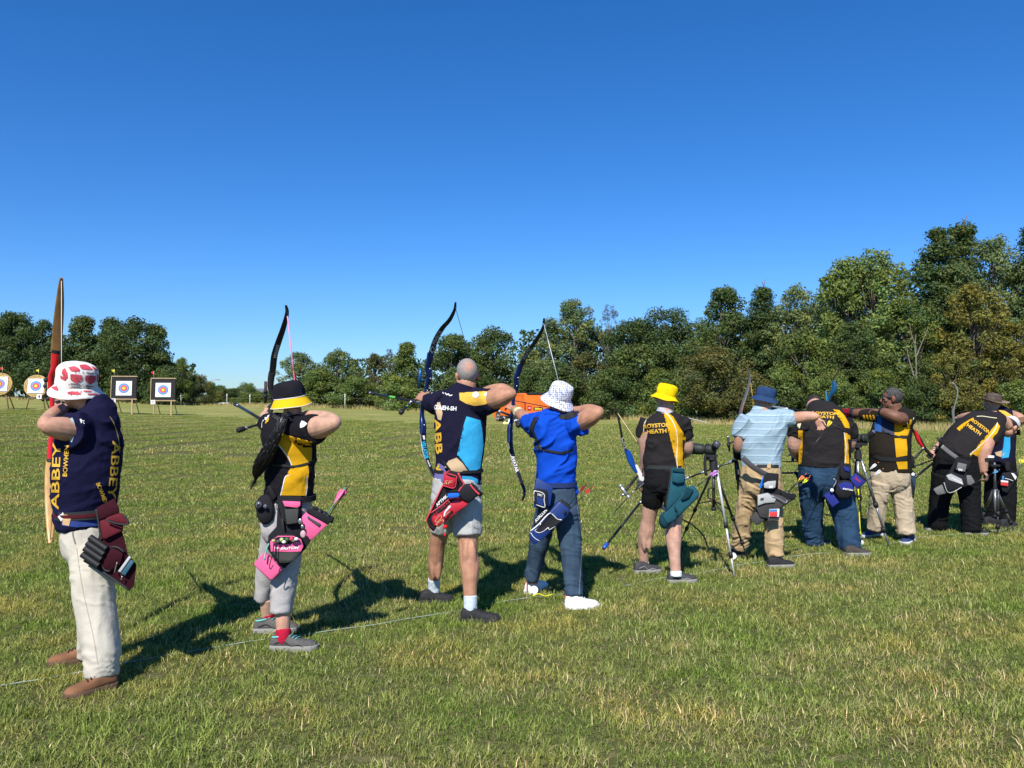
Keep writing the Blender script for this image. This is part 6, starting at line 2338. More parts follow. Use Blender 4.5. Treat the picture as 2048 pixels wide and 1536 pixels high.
# ------------------------------------------------------------------ 8: man in sunglasses at full draw
def archer_eight():
    K = Px(8.6)
    t = thing('person', feet_base((1812, 1086), (1745, 1074)), 'man in dark glasses and brown and gold shirt drawing a bow, facing left', 'person')
    sk = skin('dark', SKIN_D)
    tor = [(1780, 944, 0, 39, .15), (1780, 922, 0, 38, .16), (1780, 900, -.01, 38, .17), (1781, 875, 0, 38, .16), (1786, 852, 0, 36, .14), (1790, 836, 0, 33, .12), (1791, 826, 0, 24, .09), (1788, 819, 0, 15, .065)]
    body, fr = make_body(t, K, sk, ((1784, 797, .0), (-.94, .33, .0), (.04, 0, 1)), [(1791, 836, 0, 19), (1790, 822, 0, 14.5), (1787, 808, 0, 14)], tor,
                      [[(1812, 834, -.03, 15), (1806, 838, -.14, 14), (1797, 836, -.22, 12.5), (1782, 830, -.2, 11.5), (1768, 825, -.14, 9.5), (1760, 822, -.1, 8)],
                       [(1772, 832, .1, 14), (1745, 828, .2, 12), (1718, 826, .32, 10.5), (1695, 827, .45, 9), (1680, 824, .55, 8), (1672, 820, .6, 7)]],
                      [((1761, 822, -.1), (1746, 819, -.05), (.1, .1, -.8), -1, .7, .92), ((1674, 821, .58), (1662, 813, .66), (-.5, .6, -.2), 1, .7, .92)],
                      [[(1762, 985, -.03, 22), (1756, 1030, 0, 16), (1751, 1062, .1, 11)], [(1796, 985, .0, 22), (1806, 1030, -.04, 16), (1814, 1072, -.06, 11)]], brow=(.02, .015, .012))
    sh = garment('shirt', t, cloth('umber_cloth', (0.019, 0.015, 0.011), fold=.5), K, tor, [[(1812, 833, -.02, 19), (1809, 838, -.1, 19), (1801, 839, -.17, 16)], [(1772, 833, .08, 18), (1750, 831, .17, 15), (1722, 828, .3, 12)]],
                 fold=[dict(amp=.008, ang=20, along=3.5, across=13, seed=72.0)])
    bv = bvh_of(sh)
    c = crop(1640, 740, 4.0417)
    decal('panel', poly_px(c((602, 405), (690, 408), (752, 395), (742, 440), (716, 530), (650, 525), (602, 540))), GOLD, sh, bv)
    decal('panel', poly_px(c((602, 552), (698, 552), (706, 640), (704, 690), (616, 706))), GOLD, sh, bv)
    decal('panel', poly_px(c((616, 742), (704, 738), (706, 800), (634, 802))), GOLD, sh, bv)
    decal('piping', line_px(c((755, 385), (740, 450), (712, 535)), 1.4), WHITEP, sh, bv, off=.006)
    for k in range(4):
        x = 345 + k * 26
        decal('stripe', poly_px(c((x, 365), (x + 14, 362), (x + 30, 408), (x + 14, 404))), GOLD, sh, bv, step=3)
    decal('chest_guard', poly_px(c((445, 368), (500, 365), (500, 500), (470, 498), (445, 494))), mat('guard_blue', (0.015, 0.08, 0.26), rough=.6), sh, bv, off=.010)
    decal('chest_guard', poly_px(c((500, 372), (560, 375), (598, 420), (600, 535), (550, 500), (502, 498))), mat('guard_navy', (0.008, 0.014, 0.045), rough=.6), sh, bv, off=.010)
    decal('strap', line_px(c((470, 500), (540, 505), (620, 535), (700, 545), (730, 470), (748, 400)), 3), BLACKW, sh, bv, off=.009)
    decal('belt', line_px(c((440, 690), (500, 715), (600, 722), (700, 716)), 8), BLACKW, sh, bv, off=.007)
    tr = garment('trousers', t, cloth('beige_cotton', (0.44, 0.355, 0.245), fold=.5, fscale=11), K, [(1780, 936, 0, 37, .15), (1780, 952, 0, 37, .15), (1780, 966, 0, 35, .14)],
                 [[(1763, 965, -.02, 19), (1756, 1005, .02, 16.5), (1751, 1057, .1, 15.5)], [(1798, 965, 0, 20), (1807, 1015, -.03, 18), (1813, 1067, -.06, 18)]], leg=dict(amp=.017, zs=[(.12, .14, 1.2), (.5, .14, .8)], seed=12.0))
    bt = bvh_of(tr)
    decal('pocket', line_px(c((620, 930), (620, 1030), (690, 1035), (700, 940)), 1.0, close=True), mat('beige_seam', (0.3, 0.24, 0.16), rough=.9), tr, bt, off=.003)
    sb = mat('navy_trainer', (0.02, 0.04, 0.12), rough=.75, var=.2)
    shoe(t, G(1764, 1071), G(1725, 1076), sb, SOLE_W, WHITEP)
    shoe(t, G(1830, 1080), G(1800, 1092), sb, SOLE_W, WHITEP)
    hair_shell(t, fr, mat('hair_salt', (1, 1, 1), rough=.75, attr='Col', bump=.6, bscale=240), thick=1.05, col=((0.02, 0.018, 0.017), (0.085, 0.08, 0.078)), seed=5)
    # glasses
    cc, r, f, u, k = fr
    gm = mat('black_gloss', (0.01, 0.01, 0.011), rough=.15, spec=.6)
    mb = MB()
    A = np.stack([r, f, u], 1)
    for s_ in (-1, 1):
        mb.ellipsoid(cc + r * s_ * .034 + f * .098 + u * .006, (.029, .007, .021), A)
        mb.tube([cc + r * s_ * .062 + f * .094 + u * .012, cc + r * s_ * .080 + f * .03 + u * .010, cc + r * s_ * .082 - f * .012 + u * .006], .0042, 6)
    mb.tube([cc - r * .01 + f * .106 + u * .01, cc + r * .01 + f * .106 + u * .01], .004, 6)
    mb.put('glasses', gm, t)
    mb = MB()
    K.limb(mb, [(1706, 826, .38, 10.5), (1695, 827, .45, 10.5), (1684, 826, .53, 9.5)], n=14)
    mb.put('arm_guard', cloth('crimson_guard', (0.20, 0.008, 0.02)), t)
    mb = MB()
    K.limb(mb, [(1711, 826, .35, 11.4), (1705, 826, .385, 11.4)], n=14)
    mb.put('guard_strap', BLACKW, t)
    mb = MB()
    K.limb(mb, [(1765, 824, -.12, 10), (1760, 822, -.1, 9.5)], n=14)
    mb.put('watch', mat('watch_black', (0.012, 0.012, 0.014), rough=.4), t)
    tuck(body, tr)
    return t


# ------------------------------------------------------------------ 9: man bending to the right
def archer_nine():
    K = Px(9.2)
    t = thing('person', feet_base((1955, 1068), (1872, 1059)), 'man in black trousers and pale cap bending over to the right', 'person')
    sk = skin('fair', SKIN_A)
    tor = [(1910, 912, 0, 34, .15), (1922, 894, 0, 37, .16), (1940, 874, 0, 39, .16), (1960, 856, .02, 38, .15), (1978, 843, .04, 34, .13), (1990, 840, .07, 24, .10), (1999, 842, .1, 16, .075)]
    body, fr = make_body(t, K, sk, ((2020, 853, .12), (.62, .35, -.62), (.62, .1, .62)), [(1992, 842, .07, 17), (2004, 844, .1, 14), (2014, 850, .12, 14)], tor,
                      [[(1990, 858, -.08, 14), (1978, 878, -.14, 13), (1970, 899, -.16, 12.5), (1966, 918, -.16, 10.5), (1966, 936, -.16, 8.5), (1968, 943, -.16, 7.5)],
                       [(1950, 842, .12, 13.5), (1926, 854, .16, 12), (1904, 868, .18, 10.5), (1888, 884, .16, 9.5), (1876, 896, .12, 8), (1870, 902, .1, 7)]],
                      [((1967, 941, -.16), (1974, 952, -.18), (-.6, .5, 0), 1, .8, .95), ((1871, 901, .1), (1860, 912, .06), (.3, .7, -.4), -1, .9, .95)],
                      [[(1890, 960, .06, 22), (1880, 1010, .1, 16), (1872, 1052, .14, 11)], [(1932, 955, -.05, 22), (1942, 1010, -.1, 16), (1946, 1060, -.14, 11)]])
    sh = garment('shirt', t, CHAR, K, tor, [[(1990, 856, -.06, 19), (1982, 870, -.1, 18), (1975, 884, -.13, 16)], [(1952, 842, .1, 18), (1936, 850, .14, 15), (1918, 860, .17, 13)]],
                 fold=[dict(amp=.012, ang=-40, along=3, across=12, seed=82.0)])
    bv = bvh_of(sh)
    c = crop(1820, 740, 4.2675)
    decal('panel', poly_px(c((398, 500), (440, 465), (505, 425), (545, 405), (500, 445), (440, 505), (425, 522))), GOLD, sh, bv)
    decal('panel', poly_px(c((745, 448), (768, 480), (745, 535), (700, 590), (630, 650), (590, 690), (562, 765), (528, 782), (510, 720), (600, 645), (690, 555), (735, 490))), GOLD, sh, bv)
    decal('piping', line_px(c((745, 448), (735, 490), (690, 555), (600, 645), (510, 720)), 1.2), WHITEP, sh, bv, off=.006)
    decal('piping', line_px(c((570, 398), (620, 396), (700, 408), (740, 412)), 1.4), mat('cream_print', 0), sh, bv, off=.006)
    decal('lettering', text_px('ROYSTON', 1961.5, 852.5, 7.0, -37, 45, .035), GOLDP, sh, bv, off=.006, step=3)
    decal('lettering', text_px('HEATH', 1948, 859, 7.0, -36, 33, .035), GOLDP, sh, bv, off=.006, step=3)
    tr = garment('trousers', t, cloth('black_cotton', (0.008, 0.008, 0.009), fold=.6), K, [(1924, 896, 0, 34, .15), (1914, 915, 0, 40, .165), (1912, 938, 0, 42, .165), (1912, 955, 0, 38, .15)],
            [[(1890, 950, .05, 25), (1880, 1000, .1, 19), (1874, 1055, .14, 17)], [(1934, 950, -.04, 25), (1940, 1000, -.1, 18.5), (1943, 1062, -.14, 17)]], leg=dict(amp=.014, zs=[(.12, .14, 1.1), (.5, .14, .8), (.95, .12, .8)], seed=13.0))
    sm = mat('black_trainer', 0)
    shoe(t, G(1930, 1070), G(1975, 1070), sm, SOLE_G)
    shoe(t, G(1856, 1061), G(1888, 1060), sm, SOLE_G)
    # cap with peak
    cc, r, f, u, k = fr
    A = np.stack([r, f, u], 1)
    mb = MB().ellipsoid((0, 0, 0), (1, 1, 1), None, 28, 16)
    S = np.array(mb.V)
    z = S[:, 2]
    S = S * np.where(z < .05, .90, 1.0)[:, None]
    V = cc + (S * (.083, .103, .095) + (0, -.008, .038)) @ A.T
    cap = put('cap', V, mb.F, cloth('cap_white', (0.62, 0.60, 0.60), fold=.5, var=.3), t)
    R = []
    for q in np.linspace(-1.2, 1.2, 11):
        R.append([cc + r * .08 * math.sin(q) + f * (.06 + .04 * math.cos(q)) + u * .045, cc + r * .075 * math.sin(q) + f * (.08 + .11 * math.cos(q)) + u * (.03 - .02 * abs(q)), cc + r * .075 * math.sin(q) + f * (.08 + .11 * math.cos(q)) + u * (.026 - .02 * abs(q)), cc + r * .08 * math.sin(q) + f * (.06 + .04 * math.cos(q)) + u * .038])
    MB().rings(R, True).put('peak', cloth('cap_dark', (0.03, 0.028, 0.03)), cap)
    hair_shell(t, fr, mat('hair_dark', 0), thick=1.03)
    mb = MB()
    K.limb(mb, [(1890, 882, .16, 10.6), (1886, 886, .155, 10.2)], n=14)
    mb.put('watch', mat('watch_black', 0), t)
    tuck(body, tr)
    return t


# ------------------------------------------------------------------ 10: archer in the brown brimmed hat
def archer_ten():
    K = Px(10.0)
    t = thing('person', feet_base((2014, 1052), (1984, 1050)), 'archer in brown wide-brimmed hat and navy and light blue shirt, behind the bending man', 'person')
    sk = skin('fair', SKIN_A)
    tor = [(2000, 925, 0, 27, .12), (2001, 900, 0, 25, .12), (2000, 875, 0, 27, .13), (1998, 850, 0, 31, .13), (1995, 834, 0, 31, .12), (1992, 824, 0, 22, .09), (1988, 818, 0, 13, .06)]
    body, fr = make_body(t, K, sk, ((1986, 806, .02), SH, (0, 0, 1)), [(1991, 832, 0, 15), (1989, 820, 0, 12), (1987, 810, .01, 12)], tor,
                      [[(2018, 836, -.02, 12), (2032, 838, -.12, 11), (2040, 836, -.2, 9), (2028, 830, -.1, 8), (2008, 824, .02, 7)],
                       [(1972, 832, .06, 12), (1950, 832, .2, 10), (1930, 834, .36, 8.5), (1918, 836, .48, 6.5)]],
                      [((2008, 824, .02), (1998, 822, .12), (0, .4, -.8), 1, 1.0, .9), ((1918, 836, .48), (1911, 834, .58), (.3, .7, -.3), -1, .6, .9)],
                      [[(1990, 960, .05, 17), (1986, 1005, .1, 12), (1983, 1045, .14, 8.5)], [(2010, 960, -.04, 17), (2013, 1005, -.08, 12), (2014, 1048, -.12, 8.5)]])
    sh = garment('shirt', t, cloth('club_navy2', 0), K, tor, [[(2016, 836, -.01, 15), (2025, 838, -.07, 14), (2033, 839, -.12, 12)], [(1974, 833, .05, 15), (1960, 833, .13, 13), (1948, 833, .21, 11)]],
                 fold=[dict(amp=.010, ang=30, along=3.2, across=12, seed=92.0)])
    bv = bvh_of(sh)
    c = crop(1940, 780, 5.12)
    decal('panel', poly_px(c((270, 200), (360, 215), (430, 260), (455, 310), (435, 320), (390, 255), (320, 222))), cloth('amber_cloth', 0), sh, bv)
    decal('panel', poly_px(c((350, 480), (410, 470), (412, 600), (395, 690), (320, 700), (345, 600))), cloth('sky_cloth', 0), sh, bv)
    decal('panel', poly_px(c((255, 640), (320, 620), (360, 640), (330, 690), (270, 670))), mat('tan_print', 0), sh, bv)
    decal('lettering', line_px(c((150, 238), (180, 232), (210, 236), (232, 228)), 1.4), WHITEP, sh, bv, step=3)
    tr = garment('trousers', t, cloth('black_cotton', 0), K, [(2000, 918, 0, 26, .12), (2000, 940, 0, 28, .13), (2000, 960, 0, 27, .13)],
            [[(1990, 955, .04, 18), (1986, 1000, .1, 16), (1983, 1040, .14, 12)], [(2010, 955, -.03, 19), (2013, 1000, -.08, 17), (2015, 1045, -.12, 13)]], leg=dict(amp=.012, zs=[(.12, .14, 1.0), (.5, .14, .8)], seed=14.0))
    sm = mat('black_trainer', 0)
    shoe(t, G(2000, 1055), G(2033, 1053), sm, SOLE_B)
    shoe(t, G(1968, 1050), G(2000, 1048), sm, SOLE_B)
    lm = mat('brown_leather', (0.075, 0.052, 0.038), rough=.6, var=.25, vscale=12, bump=.3)
    lb = mat('tan_leather', (0.22, 0.155, 0.105), rough=.6, var=.2)
    hat(t, K.p(1986, 802), (.1, -.12, .98), [(.092, -.004), (.093, .03), (.088, .06), (.082, .092), (.06, .104), (.02, .1)], [(.092, .002), (.13, -.008), (.175, -.004)], lm, lb, wave=.006, seed=7, curl=.03, dent=.02)
    hair_shell(t, fr, mat('hair_dark', 0), thick=.975)
    tuck(body, tr)
    return t


for fn in (archer_one, archer_two, archer_three, archer_four, archer_five, archer_six, archer_seven, archer_eight, archer_nine, archer_ten):
    fn()
# ================================================================== BOWS, ARROWS, QUIVERS
CARBON = mat('carbon_black', (0.012, 0.012, 0.014), rough=.32, spec=.5)
MATTK = mat('matt_black', (0.014, 0.014, 0.016), rough=.6)
STEEL = mat('steel', (0.5, 0.5, 0.52), rough=.3, metal=.9)
ALUS = mat('silver_aluminium', (0.62, 0.62, 0.64), rough=.35, metal=.75)
WHITEG = mat('white_gloss', (0.72, 0.72, 0.72), rough=.3)
GOLDP2 = mat('gold_print', 0)


class Bow:
    """a bow standing in one upright plane; points are read off the photograph and laid in that plane"""
    def __init__(s, name, label, grip, Y, dirv=SH, group='bows held by the archers', back=None, half=215):
        s.Y, s.gy, s.back, s.half = Y, grip[1], back, half
        s.g = W(*grip, Y)
        d = unit((dirv[0], dirv[1], 0))
        s.n = unit(np.cross(d, UP))
        s.d = d
        s.t = thing(name, s.g, label, 'bow', group)

    def p(s, x, y):
        if s.back is not None:          # limbs drawn back towards the archer
            return W(x, y, s.Y - s.back * ((y - s.gy) / s.half) ** 2)
        return on_plane(x, y, s.g, s.n)

    def bar(s, name, pts, w, th, m, sq=3.0, k=5, sharp=None, par=None):
        """pts in the plane; w = half width across the plane, th = half thickness in it (per point or scalar)"""
        P = np.array([s.p(x, y) for x, y in pts])
        w = np.broadcast_to(np.asarray(w, float), (len(P),))
        th = np.broadcast_to(np.asarray(th, float), (len(P),))
        S = spline(np.column_stack([P, w, th]), k)
        return MB().tube(S[:, :3], S[:, 3], 12, ref=s.n, flat=S[:, 4] / S[:, 3], sq=sq).put(name, m, par or s.t, sharp=50)

    def rod(s, name, a, b, r, m, off=(0, 0), par=None, n=8):
        return MB().tube([s.p(*a) + s.n * off[0], s.p(*b) + s.n * off[1]], r, n).put(name, m, par or s.t)

    def print_(s, part, shape, m, name='lettering'):
        decal(name, shape, m, part, bvh_of(part), off=.0012, step=3, jump=.2)


def tube_parts(t, name, A, B, r, m, knobs=(), par=None):
    """a rod from A to B with collars and end weights: knobs = (fraction, radius, half length, material)"""
    A, B = np.array(A), np.array(B)
    o = MB().tube([A, B], r, 8).put(name, m, par or t)
    d = unit(B - A)
    for f, rr, hl, mm in knobs:
        c = A + (B - A) * f
        MB().tube([c - d * hl, c - d * hl * .8, c + d * hl * .8, c + d * hl], [rr * .85, rr, rr, rr * .85], 10).put('weight' if f in (0, 1) else 'collar', mm, o)
    return o


def arrow(label, A, B, fl, r=.0032, shaft=CARBON, nock=None, vane=.028, vlen=.05, group='arrows'):
    """arrow from point A to nock end B, with a point, three vanes and a nock"""
    A, B = np.array(A), np.array(B)
    d = unit(B - A)
    t = thing('arrow', A, label, 'arrow', group)
    MB().tube([A, B], r, 6).put('shaft', shaft, t)
    MB().tube([A - d * .02, A], [r * .3, r * 1.05], 6).put('point', STEEL, t)
    MB().tube([B, B + d * .012], [r * 1.3, r * .9], 6).put('nock', nock or fl, t)
    u = unit(np.cross(d, UP if abs(d[2]) < .9 else VL))
    v = np.cross(d, u)
    for k in range(3):
        a = k * 2.094 + .5
        o = u * math.cos(a) + v * math.sin(a)
        q = np.cross(d, o) * .0009
        b = B - d * .022
        P = [b + o * r, b + o * vane * .9 - d * .006, b + o * vane - d * vlen * .35, b + o * r - d * vlen]
        MB().prism([p - q for p in P], q * 2).put('vane', fl, t, smooth=False)
    return t


def slab(name, t, pts, D, depth, m, par=None, bev=.010, bulge=0.0, label=None, tilt=0.0):
    """a padded cloth or plastic piece: outline at distance D, its own thickness behind it, rounded edges.
    tilt turns it so that its right side is further away (metres per pixel)"""
    cx = np.mean([p[0] for p in pts])
    P = np.array([W(x, y, D + (x - cx) * tilt) for x, y in pts])
    n = unit(np.cross(P[1] - P[0], P[2] - P[0]))
    back = unit((P.mean(0) - CAM) * (1, 1, .0))
    V, F = bevelled(*(lambda q: (q.V, q.F))(MB().prism(P, back * depth)), w=bev, seg=2)
    if bulge:
        V = np.array(V)
        c = P.mean(0)
        R = np.linalg.norm(P - c, axis=1).mean()
        dd = np.linalg.norm((V - c) - np.outer((V - c) @ back, back), axis=1) / R
        V = V - np.outer(np.clip(1 - dd ** 2, 0, 1) * bulge, back)
    return put(name, V, F, m, par or t, label=label, sharp=40)


def edge(name, t, pts, D, r, m, par=None, k=4, close=False, tilt=0.0, cx=None):
    """piping or cord along points"""
    cx = np.mean([p[0] for p in pts]) if cx is None else cx
    P = [W(x, y, D + (x - cx) * tilt) for x, y in pts]
    if close:
        P.append(P[0])
    return MB().tube(spline(P, k), r, 6).put(name, m, par or t)


def print_on(part, shape, m, name='lettering', off=.002):
    decal(name, shape, m, part, bvh_of(part), off=off, step=3, jump=.2)


def hoop(t, name, K, rows, m, par=None, add=.008):
    mb = MB()
    K.torso(mb, rows, k=2, add=add)
    return mb.put(name, m, par or t, sharp=50)


# ---------------------------------------------------------------- bow 1: wooden limbs, red riser
def bow_one():
    b = Bow('wooden_bow', 'wooden bow with a red riser at full draw, leftmost bow of the line', (107, 812), 4.95, back=.2, half=260)
    wood = mat('limb_wood', (0.52, 0.30, 0.11), rough=.35, var=.25, vscale=5, stretch=(6, 6, .5), spec=.3)
    dark = mat('limb_dark_wood', (0.21, 0.110, 0.035), rough=.6, var=.25, vscale=5, stretch=(6, 6, .5), spec=.4)
    red = mat('red_lacquer', (0.55, 0.012, 0.015), rough=.25, spec=.5)
    b.bar('upper_limb', [(123, 556), (122, 566), (120, 600), (117, 640), (114, 680), (112, 704)], [.008, .013, .022, .028, .030, .030], .007, dark)
    b.bar('lower_limb', [(103, 921), (101, 950), (100, 1000), (101, 1045), (101, 1075), (100, 1087)], [.030, .031, .028, .024, .016, .008], .007, wood)
    b.bar('riser', [(111, 702), (110, 720), (108, 738), (102, 752), (101, 775), (104, 800), (104, 830), (104, 860), (103, 885), (102, 905), (102, 922)], [.024, .023, .020, .016, .015, .014, .014, .015, .019, .022, .024], [.018, .022, .022, .018, .015, .015, .015, .015, .017, .018, .016], red)
    b.bar('riser_wrap', [(112, 700), (111, 706)], .0255, .02, MATTK, k=2)
    b.bar('riser_wrap', [(102, 918), (102, 923)], .0255, .018, MATTK, k=2)
    nock = np.array(W(123, 818, 4.55))
    s = mat('bowstring_pale', (0.6, 0.55, 0.48), rough=.6)
    for e in ((123, 560), (100, 1082)):
        MB().tube([b.p(*e), nock], .0022, 5).put('string', s, b.t)
    # sight with its bar and knobs
    for a, c_, r in (((104, 800), (92, 798), .006), ((92, 765), (93, 800), .006)):
        b.rod('sight_bar', a, c_, r, MATTK)
    for a, r in (((92, 760), .016), ((90, 772), .013), ((96, 798), .014), ((86, 800), .010), ((100, 780), .014)):
        MB().ellipsoid(b.p(*a), (r, r, r), n=8, m=6).put('sight_knob', MATTK, b.t)
    g = b.p(104, 830)
    tube_parts(b.t, 'stabiliser', g, g + SH * .72 + UP * .01, .008, CARBON, [(1, .014, .03, STEEL)])
    q = np.array(W(123, 815, 4.55))
    arrow('arrow on the string of the wooden bow', b.p(105, 800) + SH * .06, q, mat('vane_white', (0.7, 0.7, 0.7)), group='arrows at full draw')


def quiver_one():
    K = Px(4.45)
    D = 4.26
    t = thing('quiver', W(215, 1040, D), 'maroon hip quiver with an empty black four-hole mouth on the leftmost archer', 'quiver')
    mr = cloth('maroon_cloth', (0.036, 0.006, 0.011), fold=.5)
    mrl = cloth('maroon_light', (0.105, 0.014, 0.022), fold=.4)
    trim = mat('dark_trim', (0.022, 0.025, 0.025), rough=.8)
    c = crop(100, 1000, 7.68)
    hoop(t, 'belt', K, [(173, 1033, 0, 53, .140), (173, 1017, 0, 54, .143)], trim, add=.010)
    hoop(t, 'belt_stripe', K, [(173, 1028, 0, 53, .140), (173, 1022, 0, 54, .143)], mrl, add=.014)
    slab('back_panel', t, c((710, 130), (1000, -20), (1050, 130), (1100, 480), (1140, 600), (1200, 860), (1330, 1000), (1290, 1320), (1230, 1385), (1180, 1370), (950, 1200), (700, 1030), (520, 930), (740, 600), (770, 480)), D, .045, mr, bev=.006)
    slab('belt_loop', t, c((715, 150), (870, 90), (1040, 60), (1060, 190), (900, 250), (760, 310)), D - .012, .03, mr, bev=.006)
    p = slab('pouch', t, c((760, 330), (850, 300), (1130, 400), (1120, 480), (890, 580), (870, 610), (800, 590)), D - .02, .05, mrl, bulge=.02, bev=.008)
    slab('pouch_flap', t, c((850, 295), (1050, 215), (1130, 230), (1200, 330), (1170, 380), (1000, 350)), D - .05, .06, mrl, par=p, bev=.008)
    edge('flap_trim', t, c((850, 300), (1000, 355), (1170, 378), (1200, 330), (1130, 228)), D - .055, .005, trim, par=p)
    edge('edge_trim', t, c((710, 140), (740, 300), (780, 560), (790, 600)), D - .006, .006, trim)
    edge('edge_trim', t, c((520, 930), (700, 1035), (950, 1200), (1220, 1385)), D - .004, .006, trim)
    # the four tubes of the mouth
    A = np.array(W(178, 1102, D - .01))
    for x, y in c((640, 590), (600, 675), (560, 755), (520, 850)):
        m_ = np.array(W(x, y, D - .03))
        ax = unit(W(170, 1080, D) - W(195, 1097, D))
        a = np.linspace(0, 2 * math.pi, 15, endpoint=False)
        u = unit(np.cross(ax, UP))
        v = np.cross(ax, u)
        R = [m_ - ax * o + (np.outer(np.cos(a), u) + np.outer(np.sin(a), v)) * r for o, r in ((.10, .0165), (-.012, .0175), (-.012, .0145), (.05, .0135))]
        MB().rings(R, True).put('arrow_tube', MATTK, t, sharp=40)
    slab('mouth_band', t, c((690, 580), (760, 620), (590, 900), (520, 925), (480, 890)), D - .012, .05, MATTK)
    for pts in (c((880, 760), (960, 720), (1060, 740), (1140, 800)), c((800, 1000), (850, 1080), (930, 1090)), c((790, 880), (840, 820), (900, 860))):
        edge('clip', t, pts, D - .015, .006, MATTK)
    slab('pocket', t, c((780, 800), (960, 720), (1130, 820), (1080, 1000), (900, 1110), (760, 1010)), D - .018, .03, mr, bulge=.012)
    n = slab('score_pad', t, c((1090, 1130), (1240, 920), (1295, 945), (1150, 1165)), D - .03, .012, mat('teal_cover', (0.03, 0.10, 0.15), rough=.5), bev=.002)
    slab('pad_edge', t, c((1045, 1095), (1215, 860), (1245, 880), (1080, 1115)), D - .03, .012, mat('pale_card', (0.45, 0.47, 0.47), rough=.4), par=n, bev=.002)
    edge('pencil', t, c((990, 1110), (1010, 1030), (1030, 960)), D - .03, .003, STEEL)
    edge('pencil', t, c((1095, 1225), (1110, 1170)), D - .03, .004, STEEL)


# ---------------------------------------------------------------- bow 2
def bow_two():
    b = Bow('recurve_bow', 'black recurve bow with a pink bowstring, drawn by the ponytailed woman', (536, 828), 5.68, back=.3)
    u = b.bar('upper_limb', [(572, 611), (574, 626), (567, 655), (557, 684), (549, 710), (546, 735), (544, 752)], [.008, .014, .020, .023, .024, .024, .024], .0055, CARBON)
    b.bar('lower_limb', [(537, 915), (540, 945), (548, 985), (560, 1015), (570, 1035), (572, 1052)], [.024, .024, .022, .018, .012, .008], .0055, CARBON)
    b.bar('riser', [(544, 745), (542, 758), (541, 775), (545, 790), (548, 800), (544, 815), (540, 830), (537, 850), (535, 870), (536, 895), (537, 918)], [.024, .023, .020, .016, .014, .013, .014, .015, .018, .022, .024], [.02, .022, .022, .016, .016, .016, .02, .016, .02, .022, .02], MATTK)
    b.print_(u, text_px('WIAWIS', 553, 703, 7, 76, 28, .03), mat('limb_silver', (0.35, 0.36, 0.38), rough=.4))
    nock = np.array(W(596, 822, 5.12))
    pk = mat('pink_string', (0.75, 0.25, 0.38), rough=.6)
    pk2 = mat('red_serving', (0.6, 0.10, 0.14), rough=.6)
    tp = b.p(573, 616)
    for e, f in ((tp, .28), (b.p(572, 1046), .5)):
        q = e + (nock - e) * f
        MB().tube([e, e + (q - e) * .35], .0018, 5).put('string', MATTK, b.t)
        MB().tube([e + (q - e) * .3, e + (nock - e) * .62], .0042, 6).put('string', pk, b.t)
        MB().tube([e + (nock - e) * .6, nock], .0042, 6).put('string', pk2, b.t)
    # sight
    b.rod('sight_bar', (545, 795), (530, 798), .006, MATTK)
    b.rod('sight_track', (531, 763), (531, 806), .010, MATTK)
    b.rod('sight_pin', (531, 788), (522, 786), .004, MATTK)
    for q in ((531, 783), (531, 792)):
        MB().ellipsoid(b.p(*q), (.017, .017, .017), n=8, m=6).put('sight_knob', MATTK, b.t)
    g = b.p(536, 845)
    tube_parts(b.t, 'long_rod', g + SH * .06, W(472, 809, 6.35), .012, CARBON, [(1, .017, .035, MATTK), (.93, .015, .01, STEEL)])
    tube_parts(b.t, 'side_rod', g + SH * .05, W(482, 859, 5.55), .009, CARBON, [(1, .020, .03, MATTK), (.8, .014, .01, STEEL)])
    tube_parts(b.t, 'side_rod', g + SH * .05, g + np.array((.28, .08, -.05)), .009, CARBON, [(1, .020, .03, MATTK)])
    arrow('arrow on the pink bowstring', b.p(541, 818) + SH * .06, nock, mat('vane_pink', (0.75, 0.12, 0.28), rough=.6), group='arrows at full draw')


